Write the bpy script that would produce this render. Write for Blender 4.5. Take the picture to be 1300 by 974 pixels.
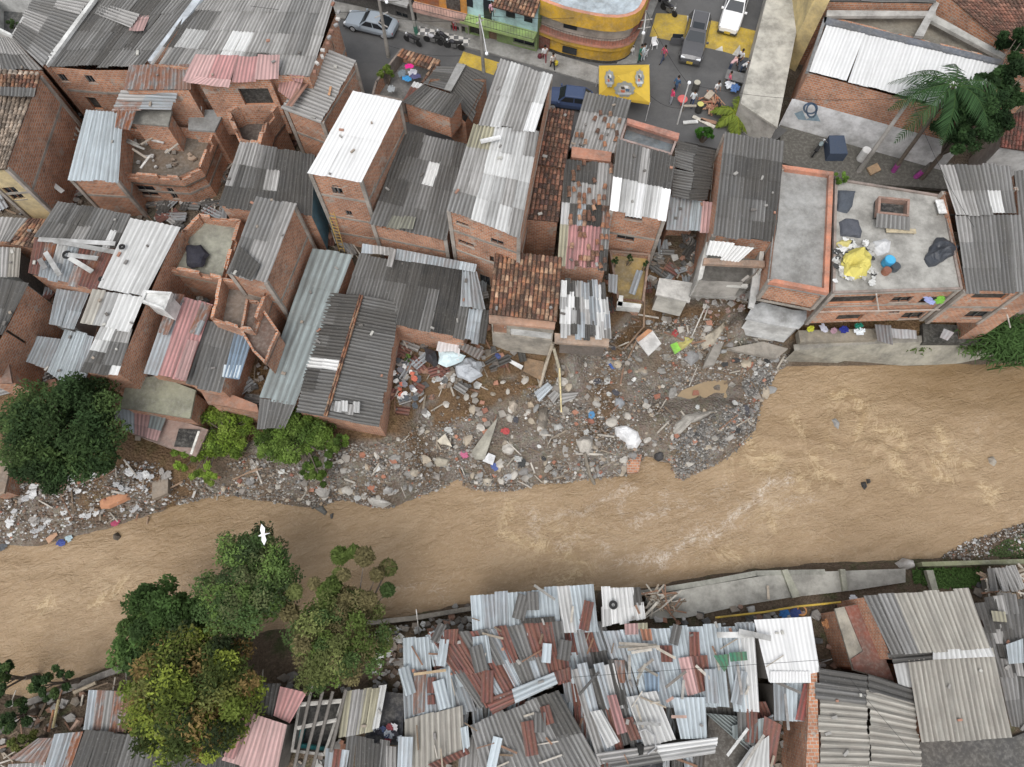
import bpy, math, random
import numpy as np
from mathutils import Vector, noise, Matrix
R = math.radians; PI = math.pi
rnd = random.Random(11)
sc = bpy.context.scene
for o in list(bpy.data.objects): bpy.data.objects.remove(o)
COL = sc.collection

# ------------------------------------------------------------ camera, sky, sun, exposure
CAMH = 46.0; TILT = R(21); FPX = 895.0
cd = bpy.data.cameras.new('camera'); cam = bpy.data.objects.new('camera', cd); COL.objects.link(cam)
cam.location = (0, 0, CAMH); cam.rotation_euler = (TILT, 0, 0)
cd.sensor_width = 36; cd.lens = 36*FPX/1300; cd.clip_end = 2000; cd.clip_start = .5
sc.camera = cam
W = bpy.data.worlds.new('World'); sc.world = W; W.use_nodes = True
nt = W.node_tree; bg = nt.nodes['Background']
sky = nt.nodes.new('ShaderNodeTexSky'); sky.sky_type = 'NISHITA'; sky.sun_disc = False
SUN_EL = R(62); SUN_AZ = R(200)
sky.sun_elevation = SUN_EL; sky.sun_rotation = SUN_AZ; sky.dust_density = 3.0; sky.air_density = 1.0
hs = nt.nodes.new('ShaderNodeHueSaturation'); hs.inputs['Saturation'].default_value = .22; hs.inputs['Value'].default_value = 1.25
nt.links.new(sky.outputs[0], hs.inputs['Color']); nt.links.new(hs.outputs[0], bg.inputs[0])
bg.inputs[1].default_value = .15
sl = bpy.data.lights.new('sun', 'SUN'); sl.energy = .7; sl.angle = R(40); sl.color = (1, .97, .93)
so = bpy.data.objects.new('sun', sl); COL.objects.link(so)
dv = Vector((math.sin(SUN_AZ)*math.cos(SUN_EL), math.cos(SUN_AZ)*math.cos(SUN_EL), math.sin(SUN_EL)))
so.rotation_euler = dv.to_track_quat('Z', 'Y').to_euler(); so.location = (0, 0, 60)
sc.view_settings.view_transform = 'Standard'; sc.view_settings.look = 'None'
sc.view_settings.gamma = 1; sc.view_settings.use_curve_mapping = False
sc.view_settings.exposure = .44
sc.render.engine = 'CYCLES'

# ------------------------------------------------------------ helpers: survey points -> world
ct, st = math.cos(TILT), math.sin(TILT)
def P(px, py, z):
    x = (px-650)/FPX; y = -(py-487)/FPX
    dx, dy, dz = x, y*ct+st, y*st-ct
    k = (z-CAMH)/dz
    return Vector((dx*k, dy*k, z))
def ray(px, py):
    x = (px-650)/FPX; y = -(py-487)/FPX
    return Vector((x, y*ct+st, y*st-ct))
Z4 = 3.897; Z6 = 6.495
TILES = dict(A=(0,0,Z4), B=(320,0,Z4), C=(640,0,Z4), D=(970,0,Z4), E=(0,240,Z4), F=(320,240,Z4), G=(640,240,Z4), H=(970,240,Z4),
             I=(0,480,Z4), J=(320,480,Z4), K=(640,480,Z4), L=(970,480,Z4), M=(0,724,Z4), N=(320,724,Z4), O=(640,724,Z4), Q=(970,724,Z4),
             U=(240,60,Z6), V=(780,0,Z6), W=(420,0,Z6), X=(600,0,Z6), Y=(760,280,4.869), S=(60,60,Z6), i=(0,0,1))
def px(s):
    out = []; t = TILES['i']
    for w in s.split():
        if w[0] in TILES: t = TILES[w[0]]; w = w[1:]
        a, b = w.split(','); out.append((t[0]+float(a)/t[2], t[1]+float(b)/t[2]))
    return out
def pw(s, z):
    q = px(s); zs = z if isinstance(z, (list, tuple)) else [z]*len(q)
    return [P(a, b, c) for (a, b), c in zip(q, zs)]

# ------------------------------------------------------------ materials
def mk(name, rough=.8, spec=.3, metal=0):
    m = bpy.data.materials.new(name); m.use_nodes = True
    b = m.node_tree.nodes['Principled BSDF']
    b.inputs['Roughness'].default_value = rough; b.inputs['Specular IOR Level'].default_value = spec; b.inputs['Metallic'].default_value = metal
    return m, m.node_tree, b
class N:
    def __init__(s, nt): s.nt = nt
    def n(s, t, **k):
        x = s.nt.nodes.new('ShaderNode'+t)
        for a, v in k.items(): setattr(x, a, v)
        return x
    def l(s, a, b): s.nt.links.new(a, b)
    def math(s, op, a, b=None, clamp=False):
        x = s.n('Math', operation=op, use_clamp=clamp)
        for i, v in enumerate((a, b)):
            if v is None: continue
            if isinstance(v, (int, float)): x.inputs[i].default_value = v
            else: s.l(v, x.inputs[i])
        return x.outputs[0]
    def mix(s, f, a, b, mode='MIX'):
        x = s.n('Mix', data_type='RGBA', blend_type=mode)
        for i, v in ((0, f), (6, a), (7, b)):
            if isinstance(v, (int, float)): x.inputs[i].default_value = v
            elif isinstance(v, tuple): x.inputs[i].default_value = (*v[:3], 1)
            else: s.l(v, x.inputs[i])
        return x.outputs[2]
    def noise(s, vec, scale, detail=4, rough=.6, dist=0, dim='3D'):
        x = s.n('TexNoise', noise_dimensions=dim); x.inputs['Scale'].default_value = scale; x.inputs['Detail'].default_value = detail
        x.inputs['Roughness'].default_value = rough; x.inputs['Distortion'].default_value = dist
        if vec is not None: s.l(vec, x.inputs['Vector'])
        return x.outputs[0]
    def ramp(s, v, pts):
        x = s.n('ValToRGB'); cr = x.color_ramp
        while len(cr.elements) < len(pts): cr.elements.new(.5)
        for e, (p, c) in zip(cr.elements, pts):
            e.position = p; e.color = (*c, 1) if isinstance(c, tuple) else (c, c, c, 1)
        s.l(v, x.inputs[0]); return x.outputs[0]
    def mapv(s, vec, scale):
        x = s.n('Mapping'); x.inputs['Scale'].default_value = scale; s.l(vec, x.inputs['Vector']); return x.outputs[0]
    def bump(s, h, b, strength=.5, dist=.05):
        x = s.n('Bump'); x.inputs['Strength'].default_value = strength; x.inputs['Distance'].default_value = dist
        s.l(h, x.inputs['Height']); s.l(x.outputs[0], b.inputs['Normal'])
M = {}
def geo(k): return k.n('NewGeometry').outputs['Position']

# corrugated roofing: sheet colour comes with the sheet, furrows are darkened, most on dark sheets, rust where alpha says so
m, t_, b = mk('corrugated_roofing', .62, .35); k = N(t_)
at = k.n('Attribute', attribute_name='Col'); uv = k.n('UVMap', uv_map='UV').outputs[0]; pos = geo(k)
sx = k.n('SeparateXYZ'); k.l(uv, sx.inputs[0])
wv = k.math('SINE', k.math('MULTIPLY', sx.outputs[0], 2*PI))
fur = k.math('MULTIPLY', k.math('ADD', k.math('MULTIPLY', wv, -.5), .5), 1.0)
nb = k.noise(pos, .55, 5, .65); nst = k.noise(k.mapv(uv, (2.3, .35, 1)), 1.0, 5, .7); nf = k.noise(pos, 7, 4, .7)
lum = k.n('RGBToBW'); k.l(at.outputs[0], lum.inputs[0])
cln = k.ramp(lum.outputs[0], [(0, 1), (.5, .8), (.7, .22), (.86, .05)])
fur_str = k.math('MULTIPLY', fur, k.ramp(lum.outputs[0], [(0, .66), (.25, .62), (.5, .38), (.72, .2), (.86, .06)]))
c = k.mix(fur_str, at.outputs[0], (.035, .033, .030))
c = k.mix(k.math('MULTIPLY', k.ramp(nst, [(.38, 1), (.62, 0)]), k.math('MULTIPLY', cln, .34)), c, (.07, .065, .055))
c = k.mix(k.math('MULTIPLY', k.ramp(k.noise(k.mapv(uv, (.9, .12, 1)), 1.0, 4, .75), [(.36, 1), (.52, 0)]), k.math('MULTIPLY', cln, .45)), c, (.06, .055, .05))
c = k.mix(k.math('MULTIPLY', k.ramp(nb, [(.35, 1), (.6, 0)]), k.math('MULTIPLY', cln, .3)), c, (.10, .09, .075))
c = k.mix(k.math('MULTIPLY', k.ramp(nf, [(.58, 0), (.72, 1)]), .25), c, (.42, .41, .38))
rm = k.math('MULTIPLY', at.outputs[3], k.ramp(k.noise(k.mapv(uv, (.35, .5, 1)), 1.7, 6, .7), [(.40, 0), (.54, 1)]))
c = k.mix(rm, c, k.mix(nf, (.10, .035, .018), (.30, .12, .055)))
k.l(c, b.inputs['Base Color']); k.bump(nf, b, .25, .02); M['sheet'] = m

m, t_, b = mk('clay_tile', .85, .2); k = N(t_); pos = geo(k)
at = k.n('Attribute', attribute_name='Col')
c = k.mix(k.ramp(k.noise(pos, 1.2, 5, .7), [(.42, .75), (.62, 0)]), at.outputs[0], (.045, .035, .028))
c = k.mix(k.ramp(k.noise(pos, 9, 4, .7), [(.5, 0), (.75, .5)]), c, (.30, .24, .19))
k.l(c, b.inputs['Base Color']); M['tile'] = m

m, t_, b = mk('brickwork', .9, .2); k = N(t_); pos = geo(k); uv = k.n('UVMap', uv_map='UV').outputs[0]
br = k.n('TexBrick'); k.l(uv, br.inputs['Vector']); br.inputs['Scale'].default_value = 1
br.inputs['Brick Width'].default_value = .36; br.inputs['Row Height'].default_value = .2; br.inputs['Mortar Size'].default_value = .026
br.inputs['Mortar Smooth'].default_value = .3; br.inputs['Bias'].default_value = 0
br.inputs['Color1'].default_value = (.53, .25, .14, 1); br.inputs['Color2'].default_value = (.38, .165, .092, 1); br.inputs['Mortar'].default_value = (.43, .37, .31, 1)
at = k.n('Attribute', attribute_name='Col')
c = k.mix(1.0, br.outputs[0], at.outputs[0], 'MULTIPLY')
c = k.mix(k.ramp(k.noise(pos, .45, 5, .65), [(.38, .5), (.58, 0)]), c, (.16, .10, .075))
c = k.mix(k.ramp(k.noise(k.mapv(uv, (.9, .25, 1)), 1.6, 5, .7), [(.56, 0), (.72, .5)]), c, (.42, .33, .26))
c = k.mix(k.ramp(k.noise(pos, .8, 5, .7), [(.60, 0), (.625, .75)]), c, (.36, .32, .275))
c = k.mix(k.ramp(k.noise(pos, 3.5, 4, .7), [(.54, 0), (.72, .65)]), c, (.06, .05, .04))
k.l(c, b.inputs['Base Color']); k.bump(br.outputs[1], b, .5, -.03); M['brick'] = m

def colmat(name, rough, spec, nscale, namt, dirt=(.08, .075, .065), metal=0, fine=.3):
    m, t_, b = mk(name, rough, spec, metal); k = N(t_); pos = geo(k)
    at = k.n('Attribute', attribute_name='Col')
    c = k.mix(k.math('MULTIPLY', k.ramp(k.noise(pos, nscale, 6, .7), [(.38, 1), (.62, 0)]), namt), at.outputs[0], dirt)
    c = k.mix(k.math('MULTIPLY', k.ramp(k.noise(pos, nscale*7, 4, .7), [(.45, 0), (.7, 1)]), namt*fine), c, (.5, .48, .44))
    k.l(c, b.inputs['Base Color'])
    if not metal: k.bump(k.noise(pos, 6, 4), b, .3, .03)
    M[name] = m
colmat('painted', .75, .3, .8, .5)
colmat('concrete', .92, .2, .6, .62, (.09, .085, .075))
colmat('cloth', .95, .1, 2, .12)
colmat('wood', .9, .2, 2.5, .45)
colmat('stone', .9, .25, 1.6, .4, (.10, .09, .08))
colmat('car_paint', .22, .5, 1, .05)
colmat('plastic', .45, .4, 2, .15)
colmat('skin_cloth', .85, .15, 3, .05)
colmat('metal', .5, .5, 2, .2)
m, t_, b = mk('glass', .08, .6); b.inputs['Base Color'].default_value = (.02, .024, .028, 1); M['glass'] = m
m, t_, b = mk('rubber', .8, .3); b.inputs['Base Color'].default_value = (.02, .02, .02, 1); M['rubber'] = m
m, t_, b = mk('lamp_glass', .2, .5); b.inputs['Base Color'].default_value = (.7, .72, .74, 1); M['lamp'] = m
# leaves
m, t_, b = mk('leaf', .75, .12); k = N(t_)
at = k.n('Attribute', attribute_name='Col'); k.l(at.outputs[0], b.inputs['Base Color'])
tr = k.n('BsdfTranslucent'); k.l(at.outputs[0], tr.inputs[0]); ms = k.n('MixShader'); ms.inputs[0].default_value = .25
k.l(b.outputs[0], ms.inputs[1]); k.l(tr.outputs[0], ms.inputs[2]); k.l(ms.outputs[0], t_.nodes['Material Output'].inputs[0]); M['leaf'] = m
m, t_, b = mk('bark', .9, .15); k = N(t_); k.l(k.mix(k.noise(geo(k), 4), (.06, .045, .035), (.2, .17, .14)), b.inputs['Base Color']); M['bark'] = m
# muddy river
m, t_, b = mk('muddy_water', .18, .3); k = N(t_); pos = geo(k)
flow = k.n('Mapping'); flow.inputs['Rotation'].default_value = (0, 0, R(-17)); k.l(pos, flow.inputs[0]); fl = flow.outputs[0]
warp = k.n('Mix', data_type='VECTOR', blend_type='MIX') if False else None
n1 = k.noise(k.mapv(fl, (.12, .42, 1)), 1, 6, .62, 1.2)
c = k.ramp(n1, [(.3, (.258, .176, .099)), (.5, (.300, .209, .122)), (.7, (.342, .246, .150))])
n3 = k.noise(k.mapv(fl, (.8, 1.2, 1)), 1.2, 6, .75, 1.5)
at = k.n('Attribute', attribute_name='Col')   # R: turbulence, G: white lace foam, B: slack brown water
sp_ = k.n('SeparateColor'); k.l(at.outputs[0], sp_.inputs[0])
def ridge(sx_, sy_, scl, det, rgh, dst, w):
    r_ = k.math('ABSOLUTE', k.math('SUBTRACT', k.noise(k.mapv(fl, (sx_, sy_, 1)), scl, det, rgh, dst), .5)); return k.ramp(r_, [(0, 1), (w*.4, .45), (w, 0)]), r_
l1, _ = ridge(.6, 1.1, .42, 3.5, .6, 2.2, .022); l2, _ = ridge(.7, 1.1, .95, 5, .62, 1.6, .026); l3, r3 = ridge(.9, 1.2, .45, 7, .74, 1.5, .05)
brk = k.ramp(n3, [(.36, .1), (.58, 1)])
lace = k.math('MULTIPLY', k.math('MAXIMUM', l1, k.math('MULTIPLY', l2, .75)), k.math('MULTIPLY', sp_.outputs[1], brk))
amb = k.math('MULTIPLY', k.math('MULTIPLY', l2, brk), .38)
c = k.mix(k.math('MULTIPLY', k.ramp(k.noise(k.mapv(fl, (.45, 1.7, 1)), 1.6, 6, .72, .9), [(.37, 1), (.47, 0)]), .30), c, (.21, .140, .068))
c = k.mix(amb, c, (.46, .36, .24))
c = k.mix(k.math('MULTIPLY', k.math('MULTIPLY', sp_.outputs[0], k.ramp(n3, [(.32, 1), (.48, 0)])), .5), c, (.20, .125, .055))
c = k.mix(k.math('MULTIPLY', l3, sp_.outputs[0], True), c, (.56, .44, .275))
lace = k.math('MAXIMUM', lace, k.math('MULTIPLY', k.math('POWER', sp_.outputs[1], 2.5), k.math('MULTIPLY', brk, k.ramp(k.noise(fl, 4, 4, .7), [(.42, 0), (.6, .8)]))))
c = k.mix(k.math('MULTIPLY', k.math('POWER', sp_.outputs[0], 2), k.math('MULTIPLY', brk, .45)), c, (.44, .32, .17))
c = k.mix(k.math('MULTIPLY', lace, .9), c, (.62, .56, .49))
fm = lace
c = k.mix(k.math('MULTIPLY', sp_.outputs[2], .8), c, (.17, .105, .045))
k.l(c, b.inputs['Base Color'])
hb = k.math('ADD', k.math('MULTIPLY', n3, .5), k.math('ADD', k.noise(k.mapv(fl, (.8, 1.8, 1)), 1.7, 4, .6, .8), k.math('MULTIPLY', r3, -.8)))
k.bump(hb, b, .75, .22)
k.l(k.math('ADD', k.math('MULTIPLY', fm, .4), .14), b.inputs['Roughness']); M['water'] = m
# terrain: earth, mud and gravel from the baked land-use weight in Col (R mud, G gravel, B green)
m, t_, b = mk('earth', .95, .15); k = N(t_); pos = geo(k)
at = k.n('Attribute', attribute_name='Col'); sp_ = k.n('SeparateColor'); k.l(at.outputs[0], sp_.inputs[0])
nf = k.noise(pos, 5, 6, .75); nb = k.noise(pos, .6, 5, .65)
vor = k.n('TexVoronoi'); vor.inputs['Scale'].default_value = 5.5; k.l(pos, vor.inputs['Vector'])
grav = k.mix(.72, vor.outputs['Color'], k.ramp(nf, [(.3, (.09, .08, .065)), (.55, (.24, .21, .17)), (.75, (.42, .39, .34))]))
bw = k.n('RGBToBW'); k.l(grav, bw.inputs[0]); grav = k.mix(.8, grav, bw.outputs[0])
grav = k.mix(.55, grav, (.20, .155, .11))
earth = k.ramp(nf, [(.3, (.09, .052, .028)), (.55, (.19, .115, .062)), (.75, (.30, .20, .12))])
dirt = k.ramp(nf, [(.3, (.06, .055, .048)), (.55, (.16, .145, .125)), (.75, (.3, .28, .25))])
dirt = k.mix(.45, dirt, (.05, .045, .04)); c = k.mix(sp_.outputs[0], dirt, earth); c = k.mix(sp_.outputs[1], c, grav)
c = k.mix(k.math('MULTIPLY', sp_.outputs[2], k.ramp(nb, [(.5, 0), (.68, 1)])), c, (.05, .07, .025))
c = k.mix(k.ramp(nb, [(.42, .5), (.6, 0)]), c, (.10, .075, .05))
k.l(c, b.inputs['Base Color']); k.bump(k.math('ADD', nf, vor.outputs[0]), b, .9, .12); M['earth'] = m
m, t_, b = mk('asphalt', .8, .25); k = N(t_); pos = geo(k)
c = k.mix(k.noise(pos, 14, 3), (.085, .085, .085), (.135, .132, .128)); c = k.mix(k.ramp(k.noise(pos, .35, 6, .65), [(.4, .5), (.6, 0)]), c, (.06, .06, .061))
k.l(c, b.inputs['Base Color']); k.l(k.ramp(k.noise(pos, .3, 4), [(.4, .35), (.6, .85)]), b.inputs['Roughness']); M['asphalt'] = m
m, t_, b = mk('checker_tiles', .7, .3); k = N(t_)
ch = k.n('TexChecker'); ch.inputs['Scale'].default_value = 1; k.l(k.mapv(k.n('UVMap', uv_map='UV').outputs[0], (2.4, 2.4, 1)), ch.inputs[0])
ch.inputs[1].default_value = (.6, .58, .55, 1); ch.inputs[2].default_value = (.14, .14, .14, 1); k.l(ch.outputs[0], b.inputs[0]); M['checker'] = m

# ------------------------------------------------------------ mesh builder
class MB:
    def __init__(s): s.v = []; s.f = []; s.c = []; s.uv = []; s.m = []
    def face(s, pts, col=(.5, .5, .5), uv=None, mi=0):
        n = len(s.v); s.v += [tuple(p) for p in pts]; s.f.append(list(range(n, n+len(pts))))
        s.c.append(col if len(col) == 4 else (*col, 0)); s.uv.append(uv or [(p[0], p[1]) for p in pts]); s.m.append(mi)
    def box(s, c, sx, sy, sz, col=(.5, .5, .5), rz=0, mi=0, tilt=None):
        mt = Matrix.Rotation(rz, 3, 'Z')
        if tilt: mt = mt @ Matrix.Rotation(tilt[0], 3, 'X') @ Matrix.Rotation(tilt[1], 3, 'Y')
        c = Vector(c); q = [c+mt@Vector((x*sx/2, y*sy/2, z*sz/2)) for z in (-1, 1) for y in (-1, 1) for x in (-1, 1)]
        for i in ((0, 2, 3, 1), (4, 5, 7, 6), (0, 1, 5, 4), (1, 3, 7, 5), (3, 2, 6, 7), (2, 0, 4, 6)):
            s.face([q[j] for j in i], col, mi=mi)
    def prism(s, pts, z0, z1, col, mi=0, top=True, bot=False):
        n = len(pts); d = 0
        zt = z1 if isinstance(z1, (list, tuple)) else [z1]*n; zb = z0 if isinstance(z0, (list, tuple)) else [z0]*n
        for i in range(n):
            j = (i+1) % n; a, b_ = pts[i], pts[j]; L = math.hypot(b_[0]-a[0], b_[1]-a[1])
            s.face([(a[0], a[1], zb[i]), (b_[0], b_[1], zb[j]), (b_[0], b_[1], zt[j]), (a[0], a[1], zt[i])], col, [(d, zb[i]), (d+L, zb[j]), (d+L, zt[j]), (d, zt[i])], mi); d += L
        if top: s.face([(p[0], p[1], z) for p, z in zip(pts, zt)], col, mi=mi)
        if bot: s.face([(p[0], p[1], z) for p, z in zip(pts, zb)][::-1], col, mi=mi)
    def tube(s, pts, r, col=(.5, .5, .5), n=6, mi=0, r1=None, cap=True):
        pts = [Vector(p) for p in pts]; rings = []; N_ = len(pts)
        for i, p in enumerate(pts):
            d = (pts[min(i+1, N_-1)]-pts[max(i-1, 0)]).normalized()
            a = d.orthogonal().normalized() if abs(d.z) > .9 else d.cross(Vector((0, 0, 1))).normalized(); b_ = d.cross(a)
            rr = r if r1 is None else r+(r1-r)*i/(N_-1)
            rings.append([p+a*math.cos(2*PI*k/n)*rr+b_*math.sin(2*PI*k/n)*rr for k in range(n)])
        for i in range(N_-1):
            for k in range(n): s.face([rings[i][k], rings[i][(k+1) % n], rings[i+1][(k+1) % n], rings[i+1][k]], col, mi=mi)
        if cap: s.face(rings[0][::-1], col, mi=mi); s.face(rings[-1], col, mi=mi)
    def lathe(s, c, prof, n=12, col=(.5, .5, .5), mi=0, mt=None):
        c = Vector(c); mt = mt or Matrix.Identity(3)
        rr = [[c+mt@Vector((r*math.cos(2*PI*k/n), r*math.sin(2*PI*k/n), z)) for k in range(n)] for r, z in prof]
        for i in range(len(prof)-1):
            for k in range(n): s.face([rr[i][k], rr[i][(k+1) % n], rr[i+1][(k+1) % n], rr[i+1][k]], col, mi=mi)
        s.face(rr[0][::-1], col, mi=mi); s.face(rr[-1], col, mi=mi)
    def build(s, name, mats, parent=None, loc=None, smooth=False, weld=False):
        if isinstance(mats, str): mats = [mats]
        if parent is not None: L = Vector(parent['org']); 
        else: L = Vector(loc) if loc is not None else Vector((0, 0, 0))
        me = bpy.data.meshes.new(name)
        v = np.array(s.v, dtype=np.float64)-np.array(L)[None] if len(s.v) else np.zeros((0, 3))
        me.from_pydata(v.tolist(), [], s.f)
        for mm in mats: me.materials.append(M[mm])
        ln = np.array([len(f) for f in s.f])
        ca = me.color_attributes.new('Col', 'FLOAT_COLOR', 'CORNER')
        ca.data.foreach_set('color', np.repeat(np.array([c[:4] for c in s.c], dtype=np.float32), ln, axis=0).ravel())
        ul = me.uv_layers.new(name='UV'); ul.data.foreach_set('uv', np.array([q for u in s.uv for q in u], dtype=np.float32).ravel())
        me.polygons.foreach_set('material_index', np.array(s.m, dtype=np.int32))
        if weld or smooth:
            import bmesh
            bm = bmesh.new(); bm.from_mesh(me); bmesh.ops.remove_doubles(bm, verts=bm.verts, dist=1e-4); bm.to_mesh(me); bm.free()
        if smooth: me.polygons.foreach_set('use_smooth', [True]*len(me.polygons))
        o = bpy.data.objects.new(name, me); COL.objects.link(o)
        o['org'] = tuple(L)
        if parent is not None: o.parent = parent
        else: o.location = L
        return o
def tag(o, label=None, cat=None, group=None, kind=None):
    if label: o['label'] = label
    if cat: o['category'] = cat
    if group: o['group'] = group
    if kind: o['kind'] = kind
    return o
def thing(name, label, cat, loc, group=None):
    o = bpy.data.objects.new(name, None); COL.objects.link(o); o.location = loc; o.empty_display_size = .3
    o['org'] = tuple(loc); return tag(o, label, cat, group)
def copy_tree(o, loc, rz=0, parent=None, label=None, scale=None):
    c = o.copy(); COL.objects.link(c)
    if parent is None:
        c.location = loc; c.rotation_euler = (0, 0, rz)
        if scale: c.scale = (scale,)*3
        if label: c['label'] = label
    else: c.parent = parent
    for ch in o.children: copy_tree(ch, None, parent=c)
    return c

# ------------------------------------------------------------ terrain
def line(s, z): return [(q.x, q.y) for q in pw(s, z)]
WZ = -6.0
north = 'i-300,760 -60,705 0,690 60,690 110,676 150,665 190,652 225,640 270,628 I1170,570 J0,592 300,638 450,590 560,622 680,642 780,602 900,551 1030,492 1060,520 1090,547 K0,560 150,530 380,500 600,480 700,382 820,422 870,500 960,458 1100,400 1230,270 i963,520 985,470 1000,463 1100,464 1200,460 1300,461 1600,455'
south = 'i-300,950 M0,620 150,640 330,560 550,482 i200,830 300,810 400,796 480,786 N700,240 1080,165 O200,120 680,92 1000,36 L0,942 400,915 850,893 1050,800 1286,720 i1420,640 1600,600'
NL = np.array(line(north, WZ)); SL = np.array(line(south, WZ))
def seg_dist(X, Y, L):
    best = np.full(X.shape, 1e9); sgn = np.ones(X.shape)
    for a, b_ in zip(L[:-1], L[1:]):
        d = b_-a; t = np.clip(((X-a[0])*d[0]+(Y-a[1])*d[1])/(d@d), 0, 1)
        dx = X-a[0]-t*d[0]; dy = Y-a[1]-t*d[1]; q = np.hypot(dx, dy); cr = d[0]*(Y-a[1])-d[1]*(X-a[0])
        u = q < best-1e-9; best = np.where(u, q, best); sgn = np.where(u, np.sign(cr), sgn)
    return best*sgn
CP = []
def cp(s, z, w=1):
    for q in pw(s, z): CP.append((q.x, q.y, z))
cp('i430,45 560,90 700,120 850,100 930,60 870,20 960,150 480,10 740,-80 1000,-60 640,60', -.15)
cp('i1000,200 1100,200 1180,210 1280,200 1200,60 1100,60', -.25)
cp('i0,100 100,150 250,150 350,100 -200,100', -.6)
cp('i100,250 250,250 400,260 -200,300 560,250 700,250 900,250', -1.2)
cp('i60,330 200,380 330,380 400,330 500,340 620,380 750,330 870,330 1000,300 1200,320 1290,300 1500,300', -1.9)
cp('i60,470 200,470 330,470 430,430 520,430 600,440 -200,500', -2.5)
cp('G300,800 500,790 600,620 700,550 900,590 1100,560 1180,640 i530,480 560,470 520,500', -2.5)
cp('i100,600 0,620 230,560 330,555', -3.9); cp('i440,560 480,560 505,545', -3.3)
cp('i160,600 200,600', -3.6)
cp('i540,525 600,500 650,492 700,478 760,462 800,420 850,405 920,410 970,430', -4.3)
cp('i560,560 640,540 700,520 760,500 820,470 950,440 700,570 620,590 760,560', -4.75)
cp('K900,60 1000,60 1100,60 800,100', -5.35); cp('K1230,0 1200,80', -5.0); cp('K830,380 900,330 960,280 1010,235 1080,200 1150,190 1210,220', -3.9); cp('K850,230 900,190 1000,160 ', -4.4); cp('K900,380 1000,330', -5.1)
cp('i1040,446 1120,446 1200,444 1290,440', -3.6)
cp('i50,930 200,900 300,900 400,850 500,830 600,860 800,870 700,850 -200,980 600,1050 100,1050', -4.5)
cp('i850,755 950,745 1050,735 1150,730', -4.6); cp('i1000,850 1200,850 1290,800 1100,1000 1500,900', -4.6); cp('i1250,700 1290,690 1220,715 1500,690', -5.3)
cpa = np.array(CP)
def terr(X, Y, rough=True):
    X = np.atleast_1d(np.asarray(X, float)); Y = np.atleast_1d(np.asarray(Y, float))
    num = np.zeros(X.shape); den = np.zeros(X.shape)
    for a, b_, z in cpa:
        w = 1/((X-a)**2+(Y-b_)**2+.3)**2; num += w*z; den += w
    h = num/den
    dn = seg_dist(X, Y, NL); ds = -seg_dist(X, Y, SL)
    d = np.maximum(dn, ds)
    s_ = np.clip(d/1.6, 0, 1); s_ = s_**.7
    out = np.where(d > 0, WZ+(h-WZ)*s_, WZ-np.clip(-d/1.5, 0, 1)*1.2)
    return out, d, dn
def rough_amt(x, y, d):
    return noise.fractal(Vector((x*.5, y*.5, 0)), .8, 2.0, 4)*.16
def GZ(x, y): return float(terr(x, y)[0][0])
def G(a, b_, dz=0):
    z = -3.
    for _ in range(8):
        q = P(a, b_, z); z = .35*z+.65*GZ(q.x, q.y)
    q = P(a, b_, z); q.z = z+dz; return q
gx = np.concatenate([[-400, -200, -110], np.arange(-70, 70.1, .42), [110, 200, 400]]); gy = np.concatenate([[-300, -120, -50], np.arange(-26, 82, .42), [110, 200, 500]])
XX, YY = np.meshgrid(gx, gy); ZZ, DD, DN = terr(XX.ravel(), YY.ravel())
_gz = ZZ.reshape(XX.shape)[3:-3, 3:-3]; _x0, _y0 = gx[3], gy[3]
def GZ(x, y):
    u = min(max((x-_x0)/.42, 0), _gz.shape[1]-1.001); v_ = min(max((y-_y0)/.42, 0), _gz.shape[0]-1.001); i, j = int(u), int(v_); u -= i; v_ -= j
    return float((_gz[j, i]*(1-u)+_gz[j, i+1]*u)*(1-v_)+(_gz[j+1, i]*(1-u)+_gz[j+1, i+1]*u)*v_)
rub = [(q[0], q[1]) for q in line('i225,600 330,560 480,565 510,555 540,515 600,495 640,478 700,470 760,445 790,410 830,392 900,395 1000,425 1010,455 1000,480 960,560 860,620 500,660 225,650', -4.6)]
rub2 = line('i-60,660 0,640 60,610 140,600 225,600 225,650 150,680 -60,720', -4.6)
def inside(x, y, poly):
    c_ = False; n = len(poly); j = n-1
    for i in range(n):
        xi, yi = poly[i]; xj, yj = poly[j]
        if (yi > y) != (yj > y) and x < (xj-xi)*(y-yi)/(yj-yi)+xi: c_ = not c_
        j = i
    return c_
SCARP = [line(s, -3.4) for s in ('J860,130 1000,60 1286,-20 1500,-60 1560,-20 1400,40 1230,90 1050,190 900,230', 'G500,805 600,690 700,575 760,590 980,600 1100,610 1080,650 900,640 780,640 700,700 640,760 560,830', 'I640,350 880,370 960,440 900,560 760,620 640,560')]
nx = len(gx); cols = []; vz = []
for i, (x, y) in enumerate(zip(XX.ravel(), YY.ravel())):
    n_ = noise.fractal(Vector((x*.6, y*.6, 0)), .8, 2.0, 5)
    g_ = 1. if inside(x, y, rub) or inside(x, y, rub2) else 0.
    far = abs(x) > 70 or y > 82 or y < -26
    vz.append(ZZ[i]+(n_*(.05+.22*g_) if not far and DD[i] > .3 else 0) - (0.12 if ZZ[i] > -.6 else 0))
    mud = .15+.5*max(0, noise.noise(Vector((x*.25, y*.25, 9))))
    if -4.3 < ZZ[i] < -2.2 and DN[i] > 0: mud = 1.
    if DN[i] < 0: mud = .4
    if DN[i] > 0 and x < -20 and DN[i] < 7: mud = .9
    for sp_c in SCARP:
        if g_ and inside(x, y, sp_c): g_ = 0.; mud = 1.; break
    if g_: g_ = min(1, max(0, .75-1.3*noise.noise(Vector((x*.35, y*.35, 2))))); mud = .8
    cols.append((mud, g_, .8 if DD[i] > 0 and DN[i] < 0 else .35, 1))
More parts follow.
